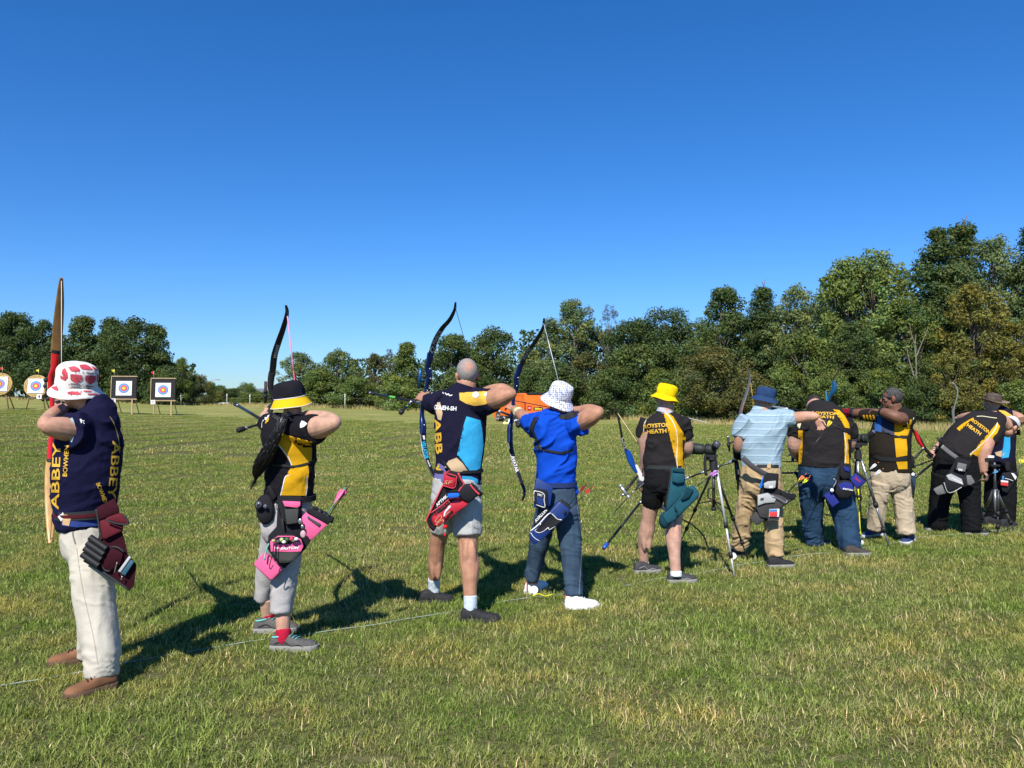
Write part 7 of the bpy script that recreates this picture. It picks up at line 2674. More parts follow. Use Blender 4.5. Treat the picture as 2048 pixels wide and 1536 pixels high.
def quiver_two():
    K = Px(5.1)
    D = 4.88
    t = thing('quiver', W(585, 1010, D), 'pink and black hip quiver with a big round pouch', 'quiver')
    pk = cloth('pink_cloth', (0.76, 0.125, 0.285), fold=.35)
    bk = cloth('black_nylon', (0.018, 0.018, 0.021), fold=.4)
    mesh_ = mat('black_mesh', (0.05, 0.05, 0.047), rough=.9, bump=.5, bscale=300)
    c = crop(490, 950, 6.678)
    hoop(t, 'belt', K, [(581, 1001, 0, 47, .14), (581, 991, 0, 47, .14)], bk, add=.010)
    slab('back_panel', t, c((440, 285), (760, 295), (760, 560), (880, 880), (800, 1000), (520, 1255), (300, 1000), (310, 820), (420, 700)), D, .04, bk, bev=.006)
    u = slab('upper_pouch', t, c((490, 330), (755, 330), (745, 420), (715, 660), (670, 680), (540, 670), (500, 440)), D - .03, .05, bk, bulge=.012)
    slab('pouch_window', t, c((530, 460), (715, 450), (700, 640), (560, 660)), D - .045, .01, mesh_, par=u, bev=.003)
    f = slab('pouch_flap', t, c((500, 350), (740, 360), (740, 410), (700, 440), (530, 420)), D - .052, .02, pk, par=u, bev=.004)
    slab('zip_strip', t, c((480, 590), (510, 590), (535, 780), (495, 785)), D - .03, .02, MATTK, bev=.003)
    # tube, sloping up to the right
    tb = slab('tube', t, c((750, 580), (820, 505), (1110, 660), (880, 890), (820, 840), (800, 720)), D - .05, .075, pk, bev=.012, bulge=.01)
    slab('mouth_band', t, c((815, 500), (880, 440), (1190, 590), (1105, 670)), D - .053, .08, bk, bev=.008)
    for x, y, o in ((905, 440, 0), (950, 440, .02), (1010, 480, 0), (1070, 510, .02), (1110, 545, 0), (1165, 575, .02)):
        a = np.array(W(490 + (x - 30) / 6.678, 950 + (y + 55) / 6.678, D - .03 + o))
        e = np.array(W(490 + x / 6.678, 950 + (y - 15) / 6.678, D - .03 + o))
        MB().tube([a, e], .017, 10).put('arrow_tube', MATTK, tb)
    slab('label_strip', t, c((840, 545), (880, 580), (1010, 655), (985, 690), (830, 575)), D - .062, .012, mat('grey_strip', (0.07, 0.065, 0.065), rough=.7), par=tb, bev=.003)
    slab('tube_end', t, c((115, 1200), (260, 1050), (330, 1080), (500, 1265), (355, 1415), (330, 1410)), D - .03, .06, pk, bev=.010, bulge=.01)
    # round pouch with its contents and lettering
    po = slab('round_pouch', t, c((340, 870), (440, 800), (640, 790), (760, 850), (785, 960), (760, 1040), (640, 1160), (480, 1190), (400, 1150), (320, 1020)), D - .075, .09, bk, bev=.016, bulge=.03)
    bv = bvh_of(po)
    decal('panel', poly_px(c((340, 890), (440, 815), (640, 815), (745, 860), (775, 950), (745, 1020), (600, 1025), (350, 1020))), pk, po, bv, off=.003, jump=.2)
    decal('panel', poly_px(c((370, 870), (440, 828), (640, 828), (740, 880), (600, 920), (450, 925))), mat('pouch_mouth', (0.012, 0.012, 0.012), rough=.9), po, bv, off=.006, jump=.2)
    decal('panel', poly_px(c((370, 1030), (745, 1030), (640, 1150), (480, 1180))), mesh_, po, bv, off=.003, jump=.2)
    decal('lettering', text_px('EASTON', *c((600, 975))[0], 5.2, 3, 37, .04, .25), WHITEP, po, bv, off=.008, step=3, jump=.2)
    decal('emblem', poly_px(c((395, 960), (430, 955), (460, 985), (440, 990), (415, 975), (400, 985))), WHITEP, po, bv, off=.008, step=3, jump=.2)
    g = np.random.default_rng(2)
    for (x, y), col in zip(c((380, 880), (440, 890), (490, 865), (520, 895), (560, 860), (620, 855), (685, 855), (650, 880)), ((.5, .35, .2), (.06, .06, .06), (.4, .5, .2), (.75, .75, .7), (.05, .12, .04), (.5, .05, .06), (.75, .74, .72), (.1, .1, .1))):
        o = MB().ellipsoid(W(x, y, D - .115), (.014, .010, .010 + .004 * g.random()), n=8, m=6).put('trinket', mat('trinket_%02d' % int(x), col, rough=.5), po)
    edge('cord', t, c((390, 880), (380, 950), (370, 1050), (330, 1200), (340, 1260), (380, 1200)), D - .12, .003, MATTK)
    edge('cord', t, c((410, 930), (405, 1050), (400, 1140)), D - .12, .003, MATTK)
    edge('tassel', t, c((320, 915), (285, 1000), (262, 1140)), D - .06, .005, mat('teal_lace', 0))
    edge('zip_pull', t, c((410, 380), (425, 470)), D - .04, .003, STEEL)
    for q, r in ((c((735, 620))[0], .014), (c((765, 690))[0], .010), (c((775, 790))[0], .018)):
        MB().ellipsoid(W(*q, D - .09), (r, .006, r * 1.3), n=10, m=8).put('key_fob', STEEL if r < .015 else mat('pink_fob', (0.55, 0.35, 0.38), rough=.4), t)
    # black scope pouch on the far hip
    h = thing('waist_pouch', W(530, 1005, 4.92), 'black round waist pouch hanging at the left hip of the ponytailed woman', 'pouch')
    slab('pouch_body', h, c((140, 420), (170, 330), (280, 260), (360, 300), (385, 430), (380, 600), (300, 670), (220, 665), (160, 560)), 4.93, .12, bk, bev=.03, bulge=.03)
    slab('pouch_strap', h, c((290, 160), (340, 140), (420, 290), (370, 340)), 4.93, .02, bk, bev=.004)
    a = c((183, 400))[0]
    for r, d_, m_ in ((.028, 0, MATTK), (.021, .006, mat('lens_grey', (0.10, 0.10, 0.13), rough=.2)), (.012, .010, MATTK)):
        MB().ellipsoid(W(*a, 4.885 - d_), (r, .012, r), n=14, m=8).put('lens_cap', m_, h)
    MB().ellipsoid(W(*c((270, 420))[0], 4.885), (.014, .008, .014), n=10, m=6).put('press_stud', mat('lens_grey', 0), h)
    # arrows
    arrow('left arrow of the pair with pink vanes standing in the pink quiver', W(640, 1050, D + .0), W(691, 974, D + .0), mat('vane_pink', 0), vane=.022, vlen=.11, group='arrows with pink vanes', nock=MATTK, shaft=mat('shaft_teal', (0.10, 0.34, 0.36), rough=.4))
    arrow('right arrow of the pair with pink vanes standing in the pink quiver', W(645, 1052, D + .02), W(696, 975, D + .02), mat('vane_pink', 0), vane=.022, vlen=.06, group='arrows with pink vanes', nock=MATTK)


# ---------------------------------------------------------------- bow 3
RISER_BLUE = mat('anodised_blue', (0.008, 0.022, 0.10), rough=.28, metal=.5, spec=.6)


def bow_three():
    b = Bow('recurve_bow', 'dark blue recurve bow drawn by the grey-haired man in shorts', (850, 796), 6.38, back=.35, half=190)
    u = b.bar('upper_limb', [(911, 605), (909, 620), (899, 640), (885, 656), (873, 676), (866, 694), (861, 712)], [.008, .013, .020, .024, .026, .026, .026], .0055, CARBON)
    l = b.bar('lower_limb', [(846, 862), (847, 885), (852, 912), (861, 938), (872, 958), (880, 975), (881, 992)], [.026, .026, .024, .020, .015, .010, .007], .0055, CARBON)
    b.bar('riser', [(861, 706), (859, 720), (855, 733), (857, 745), (858, 755), (854, 770), (851, 784), (848, 800), (845, 815), (844, 832), (845, 845), (846, 856), (846, 868)], [.026, .026, .022, .024, .022, .016, .013, .014, .016, .018, .024, .026, .026], [.018, .024, .022, .026, .026, .016, .016, .020, .018, .016, .024, .024, .018], RISER_BLUE)
    for q in ((857, 738), (858, 757), (852, 781), (846, 850)):
        MB().ellipsoid(b.p(*q) - b.n * .0 - SH * .028, (.007, .007, .007), n=8, m=6).put('bolt', STEEL, b.t)
    sl = mat('limb_silver', 0)
    b.print_(u, text_px('FIVICS', 874, 675, 7, 62, 30, .03), sl)
    b.print_(u, (lambda o, i: (np.vstack([o, i]), [[0, 1, 5, 4], [1, 2, 6, 5], [2, 3, 7, 6], [3, 0, 4, 7]]))(np.array([(865, 691), (871, 699), (864, 707), (859, 699)]), np.array([(865, 694.5), (868, 699), (864.5, 703.5), (861.5, 699)])), sl, 'emblem')
    cb = mat('limb_cyan', (0.02, 0.36, 0.62), rough=.4)
    b.print_(l, text_px('VELLATOR', 850, 900, 8, -78, 36, .035), cb)
    b.print_(l, poly_px([(845, 871), (849, 871), (850, 879), (847, 879)]), WHITEG, 'emblem')
    b.print_(l, text_px('matrix', 858, 927, 3.2, -68, 14, .02), WHITEG)
    nock = np.array(W(958, 784, 5.78))
    for e in ((910, 612), (881, 988)):
        MB().tube([b.p(*e), nock], .0024, 5).put('string', MATTK, b.t)
    bl = mat('sight_blue', (0.01, 0.08, 0.26), rough=.35, metal=.4)
    b.rod('sight_bar', (855, 762), (838, 758), .005, bl)
    b.rod('sight_track', (841, 738), (838, 777), .012, bl)
    b.rod('sight_pin', (839, 752), (829, 752), .004, MATTK)
    for q in ((856, 752), (861, 748)):
        MB().ellipsoid(b.p(*q), (.012, .012, .012), n=8, m=6).put('sight_knob', bl, b.t)
    g = b.p(846, 806)
    gr = mat('rod_green', (0.10, 0.42, 0.05), rough=.5)
    tube_parts(b.t, 'long_rod', g, W(741, 786, 7.1), .0105, CARBON, [(1, .015, .012, STEEL), (.95, .017, .025, MATTK), (.55, .0125, .05, gr), (.2, .014, .02, MATTK)])
    v = W(824, 803, 6.5)
    tube_parts(b.t, 'side_rod', v, W(803, 824, 6.0), .010, CARBON, [(1, .020, .03, MATTK), (.1, .015, .015, STEEL), (.5, .0115, .02, gr)])
    tube_parts(b.t, 'side_rod', v, W(868, 815, 5.98), .010, CARBON, [(1, .020, .03, MATTK)])
    arrow('arrow on the string of the dark blue bow of the man in shorts', b.p(852, 789) + SH * .06, nock, mat('vane_dark', (0.05, 0.05, 0.07)), group='arrows at full draw')


def quiver_three():
    K = Px(5.75)
    D = 5.52
    t = thing('quiver', W(905, 990, D), 'red and black hip quiver with SF on its pouch and a blue tassel of cloth', 'quiver')
    bk = cloth('black_nylon', 0)
    rd = mat('red_vinyl', (0.48, 0.018, 0.035), rough=.45, bump=.2, bscale=60, var=.15)
    rp = mat('red_piping', (0.58, 0.05, 0.075), rough=.6)
    c = crop(820, 920, 9.035)
    hoop(t, 'belt', K, [(917, 944, 0, 47, .125), (917, 938, 0, 46, .125)], bk, add=.010)
    slab('belt_tail', t, c((560, 0), (620, 20), (740, 180), (700, 200)), D + .03, .02, bk, bev=.003)
    bp = slab('back_panel', t, c((600, 460), (720, 190), (860, 225), (970, 440), (880, 590), (720, 830), (430, 1290), (310, 1080), (320, 1020), (440, 740)), D, .04, bk, bev=.006)
    p = slab('pouch', t, c((590, 440), (620, 230), (660, 220), (840, 290), (840, 340), (800, 500), (760, 510), (600, 465)), D - .03, .05, rd, bev=.010, bulge=.015)
    bv = bvh_of(p)
    decal('panel', poly_px(c((655, 240), (830, 290), (835, 320), (720, 300), (650, 255))), mat('pouch_mouth', 0), p, bv, off=.003, jump=.2)
    decal('lettering', text_px('SF', *c((690, 405))[0], 7.5, -3, 18, -.01, .3), mat('peach_print', (0.72, 0.5, 0.42), rough=.6), p, bv, off=.004, step=3, jump=.2)
    edge('piping', t, c((720, 190), (655, 235), (830, 290), (838, 340), (800, 505), (600, 465)), D - .04, .0035, rp, par=p)
    edge('piping', t, c((590, 460), (450, 760), (330, 1010), (305, 1080), (350, 1200), (430, 1285)), D - .01, .006, rp)
    edge('piping', t, c((870, 230), (920, 340), (975, 445), (900, 530), (880, 575)), D - .012, .007, rp)
    tb = slab('tube', t, c((880, 580), (970, 450), (1110, 440), (1300, 590), (1060, 790), (900, 700)), D - .045, .075, bk, bev=.014, bulge=.012)
    edge('piping', t, c((1090, 450), (1130, 500), (1190, 570), (1255, 625)), D - .058, .007, rp, par=tb)
    for x, y, o in ((1145, 430, 0), (1205, 480, .02), (1250, 545, 0), (1295, 580, .03)):
        a = np.array(W(820 + (x - 60) / 9.035, 920 + (y + 60) / 9.035, D - .02 + o))
        e = np.array(W(820 + x / 9.035, 920 + y / 9.035, D - .02 + o))
        MB().tube([a, e], .017, 10).put('arrow_tube', MATTK, tb)
    lo = slab('lower_tube', t, c((380, 1060), (430, 1000), (700, 720), (850, 695), (1065, 800), (860, 950), (640, 1120), (500, 1225), (430, 1200)), D - .05, .08, rd, bev=.016, bulge=.015)
    bl_ = bvh_of(lo)
    decal('panel', poly_px(c((400, 1000), (690, 730), (800, 715), (620, 890), (560, 920), (420, 1030))), bk, lo, bl_, off=.003, jump=.2)
    decal('panel', poly_px(c((760, 990), (1050, 800), (1060, 815), (860, 950), (700, 1080))), mat('olive_dark', (0.03, 0.03, 0.022), rough=.8), lo, bl_, off=.003, jump=.2)
    decal('lettering', line_px(c((450, 1110), (540, 1000), (570, 1040), (500, 1120)), 1.0, close=True), mat('peach_print', 0), lo, bl_, off=.004, step=3, jump=.2)
    decal('lettering', line_px(c((470, 1160), (580, 1080), (600, 1120), (520, 1200)), 1.0, close=True), mat('peach_print', 0), lo, bl_, off=.004, step=3, jump=.2)
    decal('lettering', line_px(c((650, 990), (720, 930), (735, 970), (690, 1010)), 1.0), mat('peach_print', 0), lo, bl_, off=.004, step=3, jump=.2)
    decal('lettering', text_px('APTMK', *c((570, 735))[0], 6.0, 43, 30, .03, .1), WHITEP, bp, bvh_of(bp), off=.003, step=3, jump=.2)
    edge('piping', t, c((370, 960), (560, 830), (720, 700)), D - .055, .005, rp)
    edge('strip', t, c((330, 1060), (350, 1150), (450, 1260)), D - .045, .012, bk)
    hd = slab('cloth_grip', t, c((670, 640), (700, 605), (880, 600), (905, 630), (890, 680), (720, 700), (680, 680)), D - .09, .045, mat('blue_plush', (0.01, 0.12, 0.55), rough=.9, bump=.5, bscale=120), bev=.015, bulge=.01)
    edge('carabiner', t, c((720, 600), (760, 560), (830, 545), (880, 575)), D - .08, .004, MATTK)
    edge('key_tag', t, c((690, 860), (730, 840), (640, 940), (620, 1020)), D - .10, .008, WHITEG)
    edge('cord', t, c((600, 960), (620, 1050), (635, 1180)), D - .09, .003, MATTK)
    MB().ellipsoid(W(*c((635, 1205))[0], D - .09), (.017, .014, .014), n=10, m=8).put('pompom', mat('red_yarn', (0.7, 0.01, 0.01), rough=.9, bump=.6, bscale=150), t)
    edge('cord', t, c((635, 1240), (632, 1310)), D - .09, .002, WHITEG)
    MB().ellipsoid(W(*c((630, 1350))[0], D - .09), (.008, .006, .012), n=8, m=6).put('pompom', mat('red_yarn', 0), t)


# ---------------------------------------------------------------- bow 4
def bow_four():
    b = Bow('recurve_bow', 'dark blue recurve bow drawn by the archer in the blue T-shirt', (1026, 815), 6.72, back=.35, half=180)
    u = b.bar('upper_limb', [(1088, 637), (1087, 652), (1080, 668), (1068, 687), (1055, 705), (1047, 720), (1041, 736)], [.008, .013, .020, .023, .024, .024, .024], .0055, CARBON)
    l = b.bar('lower_limb', [(1020, 882), (1024, 905), (1030, 930), (1039, 955), (1047, 975), (1049, 988), (1045, 1000)], [.024, .024, .022, .019, .015, .011, .007], .0055, CARBON)
    b.bar('riser', [(1041, 730), (1037, 744), (1032, 757), (1033, 768), (1031, 782), (1027, 797), (1026, 812), (1024, 828), (1023, 842), (1020, 856), (1020, 868), (1020, 886)], [.024, .024, .020, .020, .018, .014, .013, .014, .016, .022, .024, .024], [.018, .022, .022, .022, .018, .014, .018, .016, .016, .022, .022, .018], RISER_BLUE)
    for q in ((1033, 756), (1031, 772), (1022, 862)):
        MB().ellipsoid(b.p(*q) - SH * .026, (.007, .007, .007), n=8, m=6).put('bolt', STEEL, b.t)
    b.print_(u, text_px('KINETIC', 1054, 707, 5, 58, 26, .02), mat('limb_silver', 0))
    b.print_(l, text_px('AVATAR', 1030, 928, 6.5, -74, 34, .03), WHITEG)
    nock = np.array(W(1132, 821, 6.18))
    tp = b.p(1087, 645)
    for e in (tp, b.p(1046, 995)):
        MB().tube([e, nock], .0018, 5).put('string', mat('string_white', (0.55, 0.58, 0.62), rough=.6), b.t)
    MB().tube([tp + (nock - tp) * .2, tp + (nock - tp) * .62], .0035, 5).put('string_serving', mat('string_white', 0), b.t)
    b.rod('sight_track', (1004, 755), (1005, 775), .010, MATTK)
    b.rod('sight_bar', (1030, 790), (1005, 776), .007, MATTK)
    b.rod('sight_block', (1008, 775), (1022, 781), .013, MATTK)
    g = b.p(1024, 832)
    gr = mat('rod_white_band', (0.6, 0.6, 0.58), rough=.5)
    tube_parts(b.t, 'long_rod', g, W(986, 818, 7.5), .0105, CARBON, [(1, .018, .03, MATTK), (.6, .012, .03, gr)])
    tube_parts(b.t, 'side_rod', g, W(1003, 838, 6.35), .010, CARBON, [(1, .018, .02, MATTK), (.8, .014, .012, gr)])
    tube_parts(b.t, 'side_rod', g, W(1036, 850, 6.3), .010, CARBON, [(1, .02, .03, MATTK), (.6, .013, .02, gr)])
    arrow('arrow held at full draw by the archer in the blue T-shirt', b.p(1034, 801) + SH * .06, nock, mat('vane_red', (0.6, 0.03, 0.04), rough=.6), group='arrows at full draw', r=.004)


def quiver_four():
    K = Px(6.1)
    D = 5.88
    t = thing('quiver', W(1100, 1000, D), 'blue and black hip quiver with white piping on the archer in jeans and white trainers', 'quiver')
    bl = mat('blue_vinyl', (0.010, 0.035, 0.17), rough=.5, bump=.2, bscale=60, var=.15)
    bk = cloth('black_nylon', 0)
    c = crop(1030, 940, 9.035)
    wp = mat('white_piping', (0.72, 0.72, 0.72), rough=.6)
    hoop(t, 'belt', K, [(1112, 972, 0, 39, .12), (1112, 963, 0, 39, .12)], mat('navy_webbing', (0.01, 0.025, 0.10), rough=.8), add=.012)
    slab('belt_pad', t, c((390, 140), (690, 300), (680, 360), (640, 640), (560, 690), (340, 680), (330, 400)), D, .035, bl, bev=.006)
    p = slab('pouch', t, c((330, 360), (420, 340), (580, 370), (600, 650), (520, 700), (400, 670), (340, 560)), D - .03, .05, bk, bev=.010, bulge=.012)
    bv = bvh_of(p)
    decal('panel', poly_px(c((390, 480), (500, 500), (510, 650), (400, 600))), bl, p, bv, off=.003, jump=.2)
    decal('piping', line_px(c((350, 375), (470, 400), (530, 450), (525, 540), (540, 640), (520, 670), (380, 620), (345, 560), (340, 450)), 1.3, close=True), wp, p, bv, off=.004, step=3, jump=.2)
    decal('lettering', text_px('TEC', *c((450, 450))[0], 4, -12, 11, .03, .2), WHITEP, p, bv, off=.004, step=3, jump=.2)
    tb = slab('tube', t, c((640, 740), (780, 570), (840, 570), (1005, 700), (960, 820), (850, 930), (740, 1010), (540, 1220), (340, 1370), (250, 1200), (280, 1110), (480, 920)), D - .05, .08, bl, bev=.016, bulge=.015)
    bt = bvh_of(tb)
    decal('panel', poly_px(c((480, 960), (640, 790), (760, 900), (840, 900), (740, 1010), (620, 1080), (600, 1040), (520, 1110), (430, 1130), (360, 1090), (440, 1050))), bk, tb, bt, off=.003, jump=.2)
    decal('piping', line_px(c((280, 1110), (400, 1010), (480, 930), (560, 840), (640, 780), (700, 820), (760, 880), (840, 900)), 1.3), wp, tb, bt, off=.005, step=3, jump=.2)
    decal('piping', line_px(c((470, 960), (430, 1040), (360, 1095), (440, 1130), (520, 1100), (600, 1040), (620, 1075), (720, 1015)), 1.1), wp, tb, bt, off=.005, step=3, jump=.2)
    decal('piping', line_px(c((285, 1130), (330, 1200), (390, 1250), (460, 1285)), 1.1), wp, tb, bt, off=.005, step=3, jump=.2)
    mp = slab('side_panel', t, c((350, 900), (590, 690), (610, 740), (480, 900), (330, 1040)), D - .03, .04, bk, bev=.004)
    decal('lettering', text_px('AVALON', *c((465, 825))[0], 5.5, 47, 34, .03, .2), WHITEP, mp, bvh_of(mp), off=.003, step=3, jump=.2)
    slab('mouth_band', t, c((820, 560), (850, 545), (1015, 680), (1000, 720)), D - .055, .08, MATTK, bev=.006)
    for x, y, o in ((845, 560, 0), (885, 590, .03), (920, 615, 0), (985, 665, .02)):
        e = np.array(W(1030 + x / 9.035, 940 + (y - 6) / 9.035, D - .035 + o))
        a = np.array(W(1030 + (x - 40) / 9.035, 940 + (y + 45) / 9.035, D - .03 + o))
        MB().tube([a, e], .016, 10).put('arrow_tube', MATTK, tb)
    slab('pull_loop', t, c((880, 740), (930, 715), (910, 790), (875, 790)), D - .075, .01, MATTK, bev=.002)
    arrow('arrow with dark red vanes in the blue quiver', W(1130, 1020, D - .02), W(1173, 968, D - .02), mat('vane_dark_red', (0.22, 0.02, 0.02), rough=.6), nock=mat('vane_red', 0), vane=.016, vlen=.06, group='arrows in the blue quiver')
    arrow('arrow with bright red vanes in the blue quiver', W(1140, 1018, D - .02), W(1184, 975, D - .02), mat('vane_red', 0), vane=.016, vlen=.05, group='arrows in the blue quiver')


# ---------------------------------------------------------------- bow 5, lowered
def bow_five():
    g0 = (1285, 962)
    b = Bow('recurve_bow', 'white and blue recurve bow hanging tilted from the hand of the yellow hat archer', g0, 7.05, dirv=(1, .25, 0))
    u = b.bar('upper_limb', [(1230, 816), (1233, 824), (1237, 838), (1240, 852), (1243, 870), (1247, 888), (1252, 902)], [.008, .012, .018, .022, .023, .024, .024], .0055, CARBON)
    b.bar('lower_limb', [(1348, 1030), (1364, 1038), (1383, 1049), (1398, 1061), (1408, 1074), (1413, 1086), (1415, 1095)], [.024, .024, .022, .018, .013, .009, .006], .0055, CARBON)
    bb = mat('riser_bright_blue', (0.01, 0.09, 0.48), rough=.3, metal=.3)
    b.bar('riser', [(1252, 900), (1257, 908), (1262, 922), (1267, 934), (1273, 945)], [.022, .020, .016, .013, .012], [.018, .026, .030, .020, .016], bb)
    b.bar('riser', [(1272, 930), (1276, 940), (1282, 955), (1288, 968), (1296, 980), (1308, 1000), (1330, 1018), (1350, 1031)], [.012, .013, .014, .014, .014, .016, .020, .024], [.012, .018, .026, .020, .016, .018, .022, .016], WHITEG)
    b.print_(u, text_px('SAMICK', 1248, 887, 5, -72, 24, .03), WHITEG)
    s = mat('string_orange', (0.75, 0.5, 0.3), rough=.6)
    MB().tube([b.p(1231, 820), b.p(1414, 1092)], .0026, 5).put('string', s, b.t)
    tube_parts(b.t, 'long_rod', b.p(1291, 992), W(1208, 1096, 6.75), .011, CARBON, [(1, .013, .015, MATTK), (.96, .017, .03, bb), (.12, .014, .012, STEEL)])
    tube_parts(b.t, 'short_rod', b.p(1275, 952), W(1252, 980, 6.85), .013, MATTK)
    e = W(1249, 982, 6.84)
    p = [W(1241, 972, 6.84), W(1249, 982, 6.84), W(1257, 994, 6.84)]
    tube_parts(b.t, 'sight_track', p[0], p[2], .014, ALUS, [(0, .018, .012, ALUS), (1, .018, .012, ALUS)])
    MB().ellipsoid(W(1246, 990, 6.84), (.018, .014, .014), n=8, m=6).put('sight_knob', STEEL, b.t)
    tube_parts(b.t, 'side_rod', b.p(1286, 968), W(1265, 985, 6.84), .006, STEEL)
    arrow('arrow held beside the lowered white and blue bow', W(1229, 1024, 6.84), W(1289, 960, 6.9), mat('vane_dark', 0), group='arrows in hands', r=.004)
    edge('finger_sling', b.t, [(1284, 945), (1287, 930), (1290, 924)], 7.0, .004, MATTK)


def quiver_five():
    K = Px(6.9)
    D = 6.7
    t = thing('quiver', W(1357, 945, D), 'teal cloth hip quiver on the archer with the yellow hat', 'quiver')
    tl = cloth('teal_cloth', (0.018, 0.085, 0.115), fold=.5)
    td = cloth('teal_dark', (0.010, 0.045, 0.060), fold=.3)
    trim = mat('dark_trim', 0)
    c = crop(1310, 860, 5.12)
    hoop(t, 'belt', K, [(1327, 936, 0, 38.5, .128), (1327, 929, 0, 38.5, .128)], trim, add=.006)
    slab('back_panel', t, c((170, 390), (300, 395), (315, 560), (330, 590), (270, 680), (210, 800), (110, 815), (150, 560)), D, .035, tl, bev=.006)
    p = slab('pouch', t, c((180, 400), (295, 405), (305, 460), (300, 540), (230, 550), (175, 530)), D - .03, .04, tl, bev=.008, bulge=.012)
    slab('pouch_flap', t, c((178, 398), (298, 404), (300, 440), (180, 425)), D - .045, .02, td, par=p, bev=.004)
    tb = slab('tube', t, c((110, 830), (270, 660), (340, 590), (400, 570), (460, 660), (440, 700), (280, 850), (200, 940), (125, 970), (72, 880)), D - .05, .08, tl, bev=.018, bulge=.015)
    slab('tube_flap', t, c((265, 710), (330, 590), (395, 615), (350, 690), (285, 720)), D - .075, .025, td, bev=.004, par=tb)
    edge('seam', t, c((110, 825), (180, 760), (270, 665)), D - .055, .005, td)
    edge('seam', t, c((215, 830), (200, 780), (230, 840), (225, 880)), D - .07, .005, td, par=tb)
    MB().ellipsoid(W(*c((98, 925))[0], D - .0), (.05, .04, .075), n=14, m=10).put('tube_end', td, tb)
    edge('edge_trim', t, c((165, 390), (145, 560), (105, 810)), D - .004, .006, trim)
    for k, (x, y) in enumerate(((1431, 944), (1436, 942))):
        arrow(('lower' if k == 0 else 'upper') + ' arrow with purple vanes sticking out of the teal quiver', W(1392 + 2 * k, 974 - k, D - .01), W(x - 1, y, D + .06), mat('vane_purple', (0.5, 0.2, 0.55), rough=.6), vane=.020, vlen=.05, group='arrows in the teal quiver')


# ---------------------------------------------------------------- bow 6, held low on the far side
def bow_six():
    b = Bow('recurve_bow', 'recurve bow with an orange-printed upper limb standing beside the striped shirt', (1474, 906), 7.9, dirv=(1, .45, 0))
    gl = mat('limb_grey', (0.10, 0.10, 0.10), rough=.3)
    u = b.bar('upper_limb', [(1494, 736), (1498, 748), (1499, 760), (1496, 775), (1491, 792), (1485, 810), (1481, 826), (1479, 838)], [.008, .012, .016, .020, .022, .023, .024, .024], .0055, gl)
    b.print_(u, poly_px([(1490, 795), (1494, 797), (1488, 822), (1483, 826), (1485, 812)]), mat('limb_orange', (0.42, 0.10, 0.03), rough=.4), 'panel')
    b.bar('riser', [(1479, 836), (1477, 850), (1475, 868), (1476, 885), (1474, 905), (1472, 925), (1474, 940), (1476, 960)], [.024, .022, .018, .014, .013, .014, .018, .024], [.018, .022, .02, .016, .018, .018, .02, .018], MATTK)
    b.bar('lower_limb', [(1476, 958), (1478, 985), (1483, 1015), (1490, 1040), (1494, 1060), (1492, 1072)], [.024, .023, .02, .016, .011, .007], .0055, CARBON)
    st = mat('string_amber', (0.5, 0.32, 0.06), rough=.6)
    MB().tube([b.p(1498, 744), b.p(1506, 800), b.p(1506, 905), b.p(1493, 1068)], .003, 5).put('string', st, b.t)
    b.rod('sight_bar', (1476, 880), (1460, 886), .010, MATTK)
    b.rod('sight_track', (1456, 875), (1459, 902), .011, MATTK)
    for q, r in (((1457, 890), .020), ((1456, 874), .013), ((1459, 903), .010)):
        MB().ellipsoid(b.p(*q), (r, r, r), n=8, m=6).put('sight_knob', STEEL if r < .015 else MATTK, b.t)
    tube_parts(b.t, 'long_rod', b.p(1470, 921), W(1373, 957, 8.25), .009, CARBON, [(1, .016, .03, ALUS), (.0, .022, .02, MATTK), (.08, .018, .02, ALUS), (.35, .016, .02, ALUS), (.65, .016, .02, ALUS)])
    tube_parts(b.t, 'side_rod', b.p(1470, 918), W(1474, 903, 7.7), .010, MATTK, [(0, .02, .02, ALUS)])
    tube_parts(b.t, 'side_rod', b.p(1474, 925), W(1478, 950, 7.7), .016, MATTK)


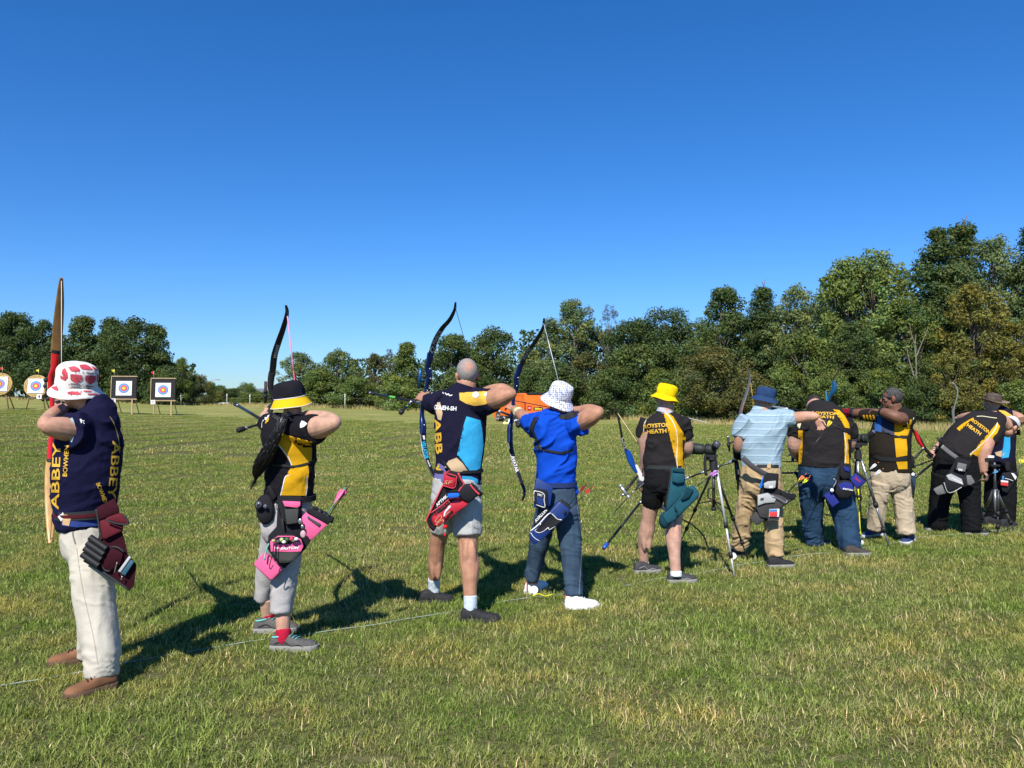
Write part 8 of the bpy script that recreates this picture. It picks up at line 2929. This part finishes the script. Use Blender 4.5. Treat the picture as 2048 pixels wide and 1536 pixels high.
def quiver_six():
    K = Px(7.55)
    D = 7.33
    t = thing('quiver', W(1530, 990, D), 'black and silver hip quiver with a red card on the man in khaki trousers', 'quiver')
    bk = cloth('black_nylon', 0)
    sv = mat('silver_vinyl', (0.40, 0.40, 0.39), rough=.5, bump=.3, bscale=60)
    gy = cloth('dark_grey_nylon', (0.06, 0.058, 0.058), fold=.4)
    c = crop(1440, 740, 3.6567)
    P = [W(x, y, d) for (x, y), d in zip(c((165, 640), (230, 700), (300, 745), (340, 765)), (7.34, 7.31, 7.31, 7.31))]
    MB().tube(spline(P, 4), .026, 8, flat=.25, ref=UP).put('belt', mat('grey_webbing', (0.06, 0.06, 0.065), rough=.8), t)
    slab('back_panel', t, c((320, 750), (430, 760), (425, 870), (560, 925), (440, 1010), (330, 1110), (215, 1100), (265, 1000), (300, 850)), D, .035, bk, bev=.006)
    p = slab('pouch', t, c((325, 760), (425, 770), (420, 850), (390, 872), (320, 860), (310, 820)), D - .035, .045, bk, bev=.010, bulge=.012)
    slab('pouch_front', t, c((320, 830), (350, 815), (410, 810), (405, 860), (380, 870), (322, 862)), D - .05, .02, sv, par=p, bev=.005)
    slab('badge', t, c((358, 850), (388, 848), (386, 863), (360, 865)), D - .056, .01, WHITEG, par=p, bev=.002)
    slab('blue_strip', t, c((318, 768), (340, 768), (305, 862), (282, 866)), D - .02, .02, mat('strip_blue', (0.01, 0.16, 0.62), rough=.5), bev=.004)
    tb = slab('tube', t, c((275, 930), (330, 900), (440, 920), (560, 925), (540, 950), (440, 1015), (350, 1090), (290, 1080), (262, 1010)), D - .05, .08, gy, bev=.018, bulge=.015)
    sp = slab('side_pouch', t, c((275, 915), (350, 900), (410, 945), (400, 970), (330, 975), (275, 995)), D - .075, .03, sv, par=tb, bev=.006)
    slab('badge', t, c((296, 938), (322, 934), (320, 950), (296, 954)), D - .082, .01, gy, par=tb, bev=.002)
    slab('mouth_band', t, c((440, 890), (560, 915), (545, 950), (470, 950)), D - .055, .08, bk, bev=.008)
    slab('tube_end', t, c((215, 1085), (262, 1035), (330, 1100), (270, 1140)), D - .03, .06, gy, bev=.010)
    slab('card', t, c((360, 1018), (435, 1015), (432, 1075), (358, 1075)), D - .085, .004, WHITEG, bev=.0015)
    slab('card', t, c((360, 1020), (420, 1018), (418, 1035), (362, 1037)), D - .088, .003, mat('card_blue', (0.05, 0.22, 0.5), rough=.5), bev=.0012)
    slab('card', t, c((360, 1038), (420, 1036), (418, 1072), (362, 1073)), D - .089, .003, mat('card_red', (0.65, 0.05, 0.05), rough=.5), bev=.0012)
    slab('card_holder', t, c((350, 1075), (435, 1075), (430, 1100), (350, 1105)), D - .07, .01, gy, bev=.002)
    edge('cord', t, c((380, 920), (430, 940), (480, 970), (490, 955)), D - .085, .004, ALUS)
    fl = (('vane_orange', (0.8, 0.22, 0.08)), ('vane_lime', (0.55, 0.75, 0.03)), ('vane_yellow', (0.8, 0.62, 0.03)))
    for k, ((x, y), (a, b_)) in enumerate(zip(c((625, 765), (648, 790), (612, 780), (655, 778)), c((495, 890), (525, 895), (500, 895), (540, 905)))):
        n, col = fl[k % 3]
        lab = ('leftmost arrow with orange vanes', 'arrow with lime vanes', 'arrow with yellow vanes', 'rightmost arrow with orange vanes')[k] + ' in the black and silver quiver'
        arrow(lab, W(a, b_, D - .03 + .012 * k), W(x, y, D - .03 + .012 * k), mat(n, col, rough=.6), vane=.020, vlen=.055, group='arrows in the black and silver quiver', nock=mat('vane_orange', (0.8, 0.22, 0.08), rough=.6))
    # the arrow in his outstretched hand
    c2 = crop(1560, 700, 5.909)
    arrow('arrow with yellow vanes held in the outstretched hand', W(*c2((165, 1455))[0], 7.40), W(*c2((622, 818))[0], 7.36), mat('vane_yellow', (0.8, 0.62, 0.03), rough=.6), vane=.022, vlen=.07, group='arrows in hands', r=.0035)


# ---------------------------------------------------------------- bow 7, lying across in front of the man
def bow_seven():
    t = thing('recurve_bow', W(1590, 946, 8.62), 'black bow held level in front of the bent man, seen between two archers', 'bow', 'bows held by the archers')
    Y = 8.62
    tube_parts(t, 'long_rod', W(1478, 946, Y), W(1600, 946, Y), .011, CARBON, [(0, .018, .03, MATTK), (.93, .016, .02, MATTK)])
    MB().tube(spline([W(1592, 946, Y), W(1597, 956, Y), W(1599, 972, Y), W(1604, 990, Y)], 4), [.018, .017, .017, .016, .016, .016, .015, .015, .015, .015, .014, .014, .014], 10).put('riser', MATTK, t)
    MB().tube([W(1536, 923, Y), W(1612, 923, Y)], .006, 8).put('sight_bar', MATTK, t)
    MB().tube([W(1585, 908, Y), W(1586, 924, Y)], .016, 8).put('sight_block', mat('sight_blue', 0), t)
    MB().tube([W(1577, 910, Y), W(1590, 910, Y)], .008, 8).put('sight_pin', mat('sight_blue', 0), t)
    MB().tube(spline([W(1604, 940, Y), W(1640, 938, Y), W(1680, 940, Y), W(1700, 944, Y)], 5), .016, 8, flat=.4).put('lower_limb', CARBON, t)


def quiver_seven():
    K = Px(8.2)
    D = 7.93
    t = thing('quiver', W(1690, 960, D), 'blue and black hip quiver with a round pouch on the bent dark-haired man', 'quiver')
    bk = cloth('black_nylon', 0)
    bl = cloth('royal_nylon', (0.025, 0.035, 0.22), fold=.4)
    c = crop(1640, 740, 4.0417)
    slab('back_panel', t, c((160, 750), (245, 760), (245, 880), (275, 960), (150, 1020), (110, 940)), D + .02, .04, bk, bev=.006)
    p = slab('upper_pouch', t, c((165, 775), (235, 785), (244, 830), (240, 880), (180, 885), (160, 850)), D - .03, .06, bk, bev=.012, bulge=.012)
    slab('pouch_flap', t, c((185, 778), (238, 790), (240, 825), (200, 815)), D - .048, .02, bl, par=p, bev=.005)
    rp = slab('round_pouch', t, c((140, 905), (200, 890), (260, 905), (275, 960), (270, 1010), (220, 1045), (150, 1040), (120, 985)), D - .06, .08, bk, bev=.018, bulge=.025)
    bv = bvh_of(rp)
    decal('panel', poly_px(c((145, 925), (200, 905), (258, 918), (272, 965), (165, 965))), bl, rp, bv, off=.003, step=4, jump=.2)
    decal('lettering', text_px('EASTON', *c((225, 965))[0], 3.2, -10, 21, .05, .2), WHITEP, rp, bv, off=.006, step=3, jump=.2)
    tb = slab('tube', t, c((240, 880), (290, 830), (370, 890), (365, 915), (300, 965)), D - .035, .075, bl, bev=.014, bulge=.01)
    slab('mouth_band', t, c((285, 830), (300, 826), (375, 885), (362, 905)), D - .04, .08, bk, bev=.006)
    print_on(tb, text_px('Easton', *c((305, 885))[0], 5, -35, 13, .02, .2), mat('script_red', (0.5, 0.03, 0.06), rough=.6), off=.003)
    slab('tube_end', t, c((30, 1015), (85, 980), (160, 1070), (100, 1112)), D - .02, .06, bl, bev=.010)
    MB().ellipsoid(W(*c((97, 972))[0], D - .05), (.02, .01, .02), n=12, m=8).put('key_fob', WHITEG, t)
    edge('key_ring', t, c((110, 880), (130, 900), (105, 950)), D - .04, .008, STEEL)
    om = mat('vane_orange', 0)
    arrow('upper arrow with white and orange vanes in the royal blue quiver', W(*c((330, 860))[0], D - .0), W(*c((468, 750))[0], D), WHITEG, nock=om, vane=.016, vlen=.09, group='arrows in the royal blue quiver')
    arrow('lower arrow with white and orange vanes in the royal blue quiver', W(*c((360, 905))[0], D - .0), W(*c((506, 801))[0], D), WHITEG, nock=om, vane=.016, vlen=.09, group='arrows in the royal blue quiver')


# ---------------------------------------------------------------- bow 8
def bow_eight():
    b = Bow('recurve_bow', 'thin-limbed recurve bow with a blue riser drawn by the man in dark glasses', (1655, 818), 9.25, dirv=(-.75, .66, 0))
    b.bar('upper_limb', [(1713, 702), (1708, 710), (1696, 720), (1684, 732), (1674, 746), (1668, 756), (1666, 764)], [.007, .010, .012, .014, .015, .016, .016], .006, mat('limb_brown', (0.05, 0.035, 0.03), rough=.4))
    rb = mat('riser_petrol', (0.012, 0.09, 0.20), rough=.35, metal=.3)
    b.bar('riser', [(1667, 762), (1669, 772), (1667, 782), (1661, 790), (1657, 800), (1655, 812), (1655, 824), (1658, 840), (1664, 856), (1668, 870)], [.02, .022, .022, .018, .016, .014, .014, .016, .02, .022], [.016, .028, .030, .022, .016, .02, .018, .016, .026, .018], rb)
    b.bar('riser_cover', [(1651, 782), (1653, 792), (1654, 804), (1657, 812)], [.010, .014, .016, .016], [.008, .010, .014, .012], mat('riser_light', (0.05, 0.16, 0.27), rough=.4))
    b.bar('lower_limb', [(1668, 868), (1674, 884), (1684, 898), (1696, 910), (1706, 920), (1712, 930)], [.016, .016, .014, .012, .010, .007], .006, CARBON)
    nock = np.array(W(1752, 820, 8.52))
    for e in ((1712, 704), (1711, 928)):
        MB().tube([b.p(*e), nock], .0018, 5).put('string', MATTK, b.t)
    g = b.p(1655, 828)
    tube_parts(b.t, 'long_rod', g, W(1530, 811, 10.0), .010, CARBON, [(1, .016, .04, ALUS), (.75, .012, .12, ALUS)])
    arrow('arrow on the string of the thin-limbed bow', b.p(1656, 812) + np.array((-.03, .03, 0)), nock, mat('vane_dark', 0), group='arrows at full draw')


def quiver_eight():
    D = 8.75
    t = thing('quiver', W(1820, 925, D), 'black hip quiver hanging at the back of the man in dark glasses', 'quiver')
    bk = cloth('black_nylon', 0)
    c = crop(1640, 740, 4.0417)
    p = slab('pouch', t, c((700, 690), (750, 690), (768, 740), (755, 800), (712, 780)), D - .08, .07, bk, bev=.016, bulge=.02)
    tb = slab('tube', t, c((690, 810), (735, 800), (775, 840), (770, 950), (755, 1060), (735, 1050), (715, 960), (688, 880)), D - .07, .07, bk, bev=.016, bulge=.012)
    slab('side_pocket', t, c((740, 870), (772, 850), (774, 920), (760, 960)), D - .085, .02, mat('petrol_nylon', (0.01, 0.035, 0.07), rough=.6), par=tb, bev=.004)
    MB().ellipsoid(W(*c((752, 845))[0], D - .09), (.022, .014, .022), n=10, m=8).put('tag', WHITEG, tb)
    edge('strap', t, c((720, 700), (715, 760), (725, 830)), D - .09, .010, BLACKW)


# ---------------------------------------------------------------- bow 9, hanging from the hand behind
def bow_nine():
    b = Bow('recurve_bow', 'recurve bow with a bright red riser hanging from the bending man’s left hand'.replace('’', "'"), (1856, 905), 9.25, dirv=(1, .4, 0))
    rd = mat('riser_red', (0.62, 0.015, 0.025), rough=.3, spec=.5)
    b.bar('upper_limb', [(1812, 824), (1816, 832), (1819, 843), (1823, 855), (1828, 864)], [.007, .011, .015, .018, .02], .006, CARBON)
    b.bar('riser', [(1828, 862), (1832, 868), (1836, 878), (1841, 888), (1846, 894)], [.022, .022, .02, .016, .014], [.014, .022, .024, .018, .014], rd)
    b.bar('grip_section', [(1836, 870), (1843, 882), (1849, 895), (1858, 906), (1868, 915), (1880, 928)], [.014, .014, .014, .015, .018, .022], [.010, .012, .016, .02, .018, .016], MATTK)
    b.bar('lower_limb', [(1880, 926), (1892, 944), (1900, 962), (1904, 980), (1902, 990)], [.022, .02, .016, .011, .007], .006, CARBON)
    MB().tube([b.p(1814, 828), b.p(1902, 988)], .0022, 5).put('string', MATTK, b.t)
    g = b.p(1872, 921)
    tube_parts(b.t, 'long_rod', g, W(1824, 960, 9.0), .014, CARBON, [(1, .02, .03, MATTK)])
    tube_parts(b.t, 'side_rod', b.p(1866, 920), W(1828, 933, 9.05), .008, CARBON, [(1, .018, .02, MATTK), (.6, .013, .02, MATTK)])
    tube_parts(b.t, 'sight_bar', b.p(1848, 897), W(1829, 916, 9.1), .012, MATTK)
    tube_parts(b.t, 'sight_track', W(1875, 875, 9.2), W(1882, 888, 9.2), .014, MATTK)
    for q, r in (((1846, 897), .016), ((1874, 896), .02), ((1880, 888), .018), ((1868, 900), .014)):
        MB().ellipsoid(W(*q, 9.2), (r, r * .8, r), n=8, m=6).put('sight_knob', STEEL if r < .018 else MATTK, b.t)
    arrow('arrow held in the lowered right hand of the bending man', W(1944, 968, 8.95), W(1998, 940, 9.0), mat('vane_blue', (0.05, 0.3, 0.6), rough=.6), vane=.018, vlen=.07, group='arrows in hands', nock=mat('vane_orange', 0))


def quiver_nine():
    D = 8.92
    t = thing('quiver', W(1920, 950, D), 'grey and black hip quiver slung at the back of the bending man', 'quiver')
    bk = cloth('black_nylon', 0)
    gy = mat('grey_vinyl', (0.15, 0.145, 0.14), rough=.5, bump=.3, bscale=60)
    lg = mat('silver_vinyl', 0)
    c = crop(1820, 740, 4.2675)
    P = [W(x, y, D + .03) for x, y in c((270, 650), (330, 700), (405, 752))]
    MB().tube(spline(P, 4), .026, 8, flat=.25, ref=UP).put('belt', gy, t)
    slab('back_panel', t, c((400, 745), (520, 780), (480, 900), (560, 980), (430, 1000), (320, 1050), (290, 950)), D, .04, bk, bev=.006)
    p = slab('pouch', t, c((395, 770), (430, 755), (505, 790), (500, 840), (460, 880), (375, 850)), D - .035, .05, bk, bev=.010, bulge=.010)
    slab('pouch_front', t, c((410, 790), (485, 805), (470, 870), (395, 850)), D - .05, .02, gy, par=p, bev=.004)
    print_on(p, text_px('cc', *c((425, 850))[0], 4, -12, 9, .05), WHITEP, off=.018)
    tb = slab('tube', t, c((300, 900), (350, 870), (450, 900), (560, 960), (540, 985), (420, 1010), (330, 1050), (290, 990)), D - .05, .08, bk, bev=.016, bulge=.012)
    bt = bvh_of(tb)
    decal('panel', poly_px(c((310, 900), (350, 885), (440, 930), (455, 980), (330, 935))), lg, tb, bt, off=.003, step=4, jump=.2)
    decal('lettering', text_px('EASTON', *c((400, 945))[0], 3.6, -28, 24, .04, .2), WHITEP, tb, bt, off=.006, step=3, jump=.2)
    slab('tube_end', t, c((198, 1018), (275, 978), (312, 1055), (235, 1070)), D - .03, .06, gy, bev=.010)
    edge('trim', t, c((290, 960), (320, 1040), (370, 1040), (440, 1000)), D - .065, .005, lg)
    slab('mouth', t, c((480, 900), (520, 900), (555, 960), (520, 985), (490, 980)), D - .06, .06, gy, bev=.008)


def bow_ten():
    b = Bow('recurve_bow', 'pale grey limbed bow held up by the archer in the brown hat', (1911, 838), 10.55, dirv=(-.85, .5, 0))
    gl = mat('limb_pale_grey', (0.20, 0.21, 0.20), rough=.4)
    b.bar('upper_limb', [(1904, 765), (1908, 768), (1913, 775), (1915, 783), (1914, 795), (1911, 806), (1908, 816)], [.007, .011, .015, .017, .02, .021, .022], .008, gl)
    b.bar('riser', [(1908, 814), (1906, 824), (1907, 836), (1909, 848), (1911, 860), (1912, 876), (1910, 892)], [.022, .018, .014, .014, .018, .02, .02], [.016, .018, .016, .018, .018, .018, .014], mat('riser_grey', (0.14, 0.15, 0.15), rough=.5))
    b.bar('lower_limb', [(1910, 890), (1912, 908), (1917, 925), (1918, 938), (1914, 948)], [.021, .02, .016, .012, .007], .008, gl)
    nk = W(2002, 823, 10.05)
    for e in ((1905, 766), (1915, 946)):
        MB().tube([b.p(*e), nk], .0014, 5).put('string', MATTK, b.t)


def quiver_ten():
    D = 9.82
    t = thing('quiver', W(2020, 935, D), 'black hip quiver with a red card on the archer in the brown hat', 'quiver')
    bk = cloth('black_nylon', 0)
    c = crop(1940, 780, 5.12)
    slab('upper_pouch', t, c((355, 735), (410, 735), (412, 830), (360, 835)), D, .05, bk, bev=.010)
    tb = slab('tube', t, c((330, 850), (420, 840), (505, 850), (490, 890), (450, 960), (390, 1060), (330, 1040), (305, 950)), D - .03, .09, bk, bev=.016, bulge=.012)
    slab('side_panel', t, c((420, 850), (450, 855), (480, 890), (465, 925)), D - .05, .02, WHITEG, par=tb, bev=.004)
    slab('card', t, c((315, 925), (392, 935), (390, 985), (315, 975)), D - .06, .004, mat('card_red', 0), bev=.0015)
    slab('card', t, c((318, 922), (392, 932), (392, 950), (316, 942)), D - .064, .003, WHITEG, bev=.0012)
    slab('card', t, c((330, 880), (350, 885), (350, 920), (328, 918)), D - .06, .004, mat('card_blue', 0), bev=.0012)
    edge('trim', t, c((360, 905), (400, 915), (440, 930)), D - .065, .005, WHITEG)
    print_on(tb, text_px('ss', *c((385, 805))[0], 3, 0, 7, .03), WHITEP)
    for k, (x, y) in enumerate(c((530, 690), (545, 692))):
        a = c((475, 850), (490, 852))[k]
        arrow(('left' if k == 0 else 'right') + ' arrow with yellow vanes in the quiver at the right edge', W(*a, D - .02), W(x, y, D - .02 + .02 * k), mat('vane_bright_yellow', (0.82, 0.70, 0.02), rough=.6), vane=.026, vlen=.06, group='arrows with yellow vanes at the right edge', shaft=mat('shaft_grey', (0.12, 0.12, 0.12), rough=.4), r=.005)


# ---------------------------------------------------------------- tripods and scopes
def scope(label, A, B, r, eye, D, group='spotting scopes'):
    """spotting scope lying from its objective A to its rear B, with an angled eyepiece"""
    A, B = np.array(A), np.array(B)
    d = unit(B - A)
    t = thing('spotting_scope', (A + B) / 2, label, 'spotting scope', group)
    gr = mat('scope_green', (0.018, 0.024, 0.018), rough=.6, bump=.2, bscale=200)
    L_ = np.linalg.norm(B - A)
    P = [A + d * L_ * f for f in (0, .02, .3, .5, .55, .7, .72, .95, 1.0)]
    MB().tube(P, np.array([.92, 1.0, 1.0, .95, .75, .80, .95, .9, .6]) * r, 18).put('scope_body', gr, t, sharp=40)
    MB().tube([A - d * .03, A + d * .03], r * 1.06, 18).put('lens_hood', MATTK, t, sharp=40)
    e0 = B - d * .03
    e = np.array(eye)
    q = unit(e - e0)
    MB().tube([e0, e0 + q * .03, e - q * .045, e - q * .04, e], [r * .5, r * .55, r * .55, r * .68, r * .68], 14).put('eyepiece', MATTK, t, sharp=40)
    MB().ellipsoid(e + q * .0, (r * .45, r * .2, r * .45), n=12, m=6).put('eye_lens', mat('lens_grey', 0), t)
    MB().tube([(A + B) / 2 + d * .03, (A + B) / 2 + d * .06], r * 1.04, 16).put('focus_ring', MATTK, t)
    f = (A + B) / 2 + d * .04 - UP * r
    MB().box(f - UP * .012, (.02, .035, .014)).put('foot', MATTK, t, smooth=False)
    return t


def tripod(label, head, hub, base_z, feet, D, mats, foot_m=MATTK, rod=.012, spread=True, hk=1.0):
    t = thing('tripod', (hub[0], hub[1], 0), label, 'tripod', 'tripods for the spotting scopes')
    hub = np.array(hub)
    head = np.array(head)
    MB().tube([head, head - UP * .03, head - UP * .035, hub + UP * .09, hub + UP * .085, hub], np.array([.045, .045, .022, .022, .035, .04]) * hk, 14).put('tripod_head', MATTK, t, sharp=40)
    MB().box(head + UP * .008, (.05, .04, .010)).put('head_plate', MATTK, t, smooth=False)
    MB().tube([hub, hub - UP * base_z], rod * 1.15, 10).put('centre_column', mats[-1], t)
    MB().tube([hub - UP * base_z, hub - UP * (base_z + .03)], rod * 1.8, 10).put('column_cap', MATTK, t)
    for k, f in enumerate(feet):
        f = np.array(f, float)
        a = hub + unit((f - hub) * (1, 1, 0)) * .035 - UP * .01
        d = f - a
        leg = MB().tube([a, a + d * .52], rod, 10).put('leg', mats[k], t)
        MB().tube([a + d * .5, a + d * .8], rod * .8, 10).put('leg_section', mats[k], leg)
        MB().tube([a + d * .78, f], rod * .62, 8).put('leg_section', mats[k], leg)
        for q in (.51, .79):
            c = a + d * q
            u = unit(d)
            MB().tube([c - u * .025, c + u * .025], rod * 1.6, 10).put('leg_lock', MATTK, leg)
        MB().ellipsoid(f, (.014, .014, .018), n=8, m=6).put('foot', foot_m, leg)
        if spread:
            s = hub - UP * (base_z * .82)
            MB().tube([s, a + d * .42], .006, 6).put('brace', MATTK, t)
    return t


def scopes():
    wh = mat('leg_white', (0.62, 0.62, 0.62), rough=.35, metal=.3)
    dk = mat('leg_dark', (0.05, 0.05, 0.05), rough=.4, metal=.3)
    gy = mat('leg_grey', (0.28, 0.28, 0.29), rough=.35, metal=.7)
    # first: between the yellow and the navy bucket hat
    D = 7.05
    scope('green and black spotting scope beside the yellow hat archer', W(1380, 897, D + .12), W(1432, 900, D), .052, W(1434, 888, D - .09), D)
    hub = np.array(W(1427, 940, D))
    t = tripod('white-legged tripod carrying the scope beside the yellow hat archer', W(1423, 913, D), hub, .34,
               [G(1469, 1155, .0), G(1362, 1082, .0) + np.array((0, .0, 0)), G(1497, 1120, .0)], D, [wh, dk, dk, dk])
    edge('crank_handle', t, [(1431, 976), (1418, 977), (1416, 990), (1418, 997), (1430, 998)], D - .03, .007, MATTK)
    edge('strap', t, [(1411, 909), (1410, 925), (1411, 945), (1414, 950)], D - .02, .014, BLACKW)
    MB().ellipsoid(W(1431, 944, D - .07), (.024, .012, .016), n=10, m=8).put('ribbon', mat('lilac_ribbon', (0.55, 0.30, 0.62), rough=.6), t)
    # second: in front of the man in dark glasses
    D = 8.25
    scope('black spotting scope between the bent man and the man in dark glasses', W(1705, 877, D + .15), W(1738, 877, D), .05, W(1747, 864, D - .03), D)
    hub = np.array(W(1716, 918, D))
    c = crop(1640, 740, 4.0417)
    t = tripod('silver tripod with a yellow cord, in front of the man in dark glasses', W(1715, 889, D), hub, .38, [G(1779, 1096, 0), G(1690, 1078, 0), G(1722, 1062, 0)], D, [gy, dk, dk, gy], spread=False, rod=.016)
    o = edge('measuring_cord', t, c((308, 962), (316, 1060), (318, 1180), (324, 1300), (330, 1400)), D - .02, .007, mat('yellow_tape', 0), k=3)
    MB().ellipsoid(G(1724, 1086, .03), (.02, .02, .03), n=8, m=6).put('cord_weight', WHITEG, t)
    # third: before the bending man
    D = 9.0
    hub = np.array(W(1990, 978, D))
    t = tripod('black and silver tripod standing in front of the bending man', W(1988, 932, D), hub, .30, [G(1995, 1072, 0), G(1956, 1056, 0), G(2028, 1061, 0)], D, [dk, gy, gy, gy], foot_m=STEEL, rod=.015, spread=False, hk=.5)
    MB().tube([hub + UP * .02, W(1989, 925, D)], .013, 10).put('upper_column', gy, t)
    for x, y, w_, m_ in ((1976, 918, .05, MATTK), (1978, 913, .035, mat('paper', 0))):
        MB().box(W(x, y, D), (w_, .04, .012)).put('tray', m_, t, smooth=False)


for fn in (bow_one, quiver_one, bow_two, quiver_two, bow_three, quiver_three, bow_four, quiver_four, bow_five, quiver_five, bow_six, quiver_six,
           bow_seven, quiver_seven, bow_eight, quiver_eight, bow_nine, quiver_nine, bow_ten, quiver_ten, scopes):
    fn()
build_grass()
bpy.data.collections.remove(tmp_col)
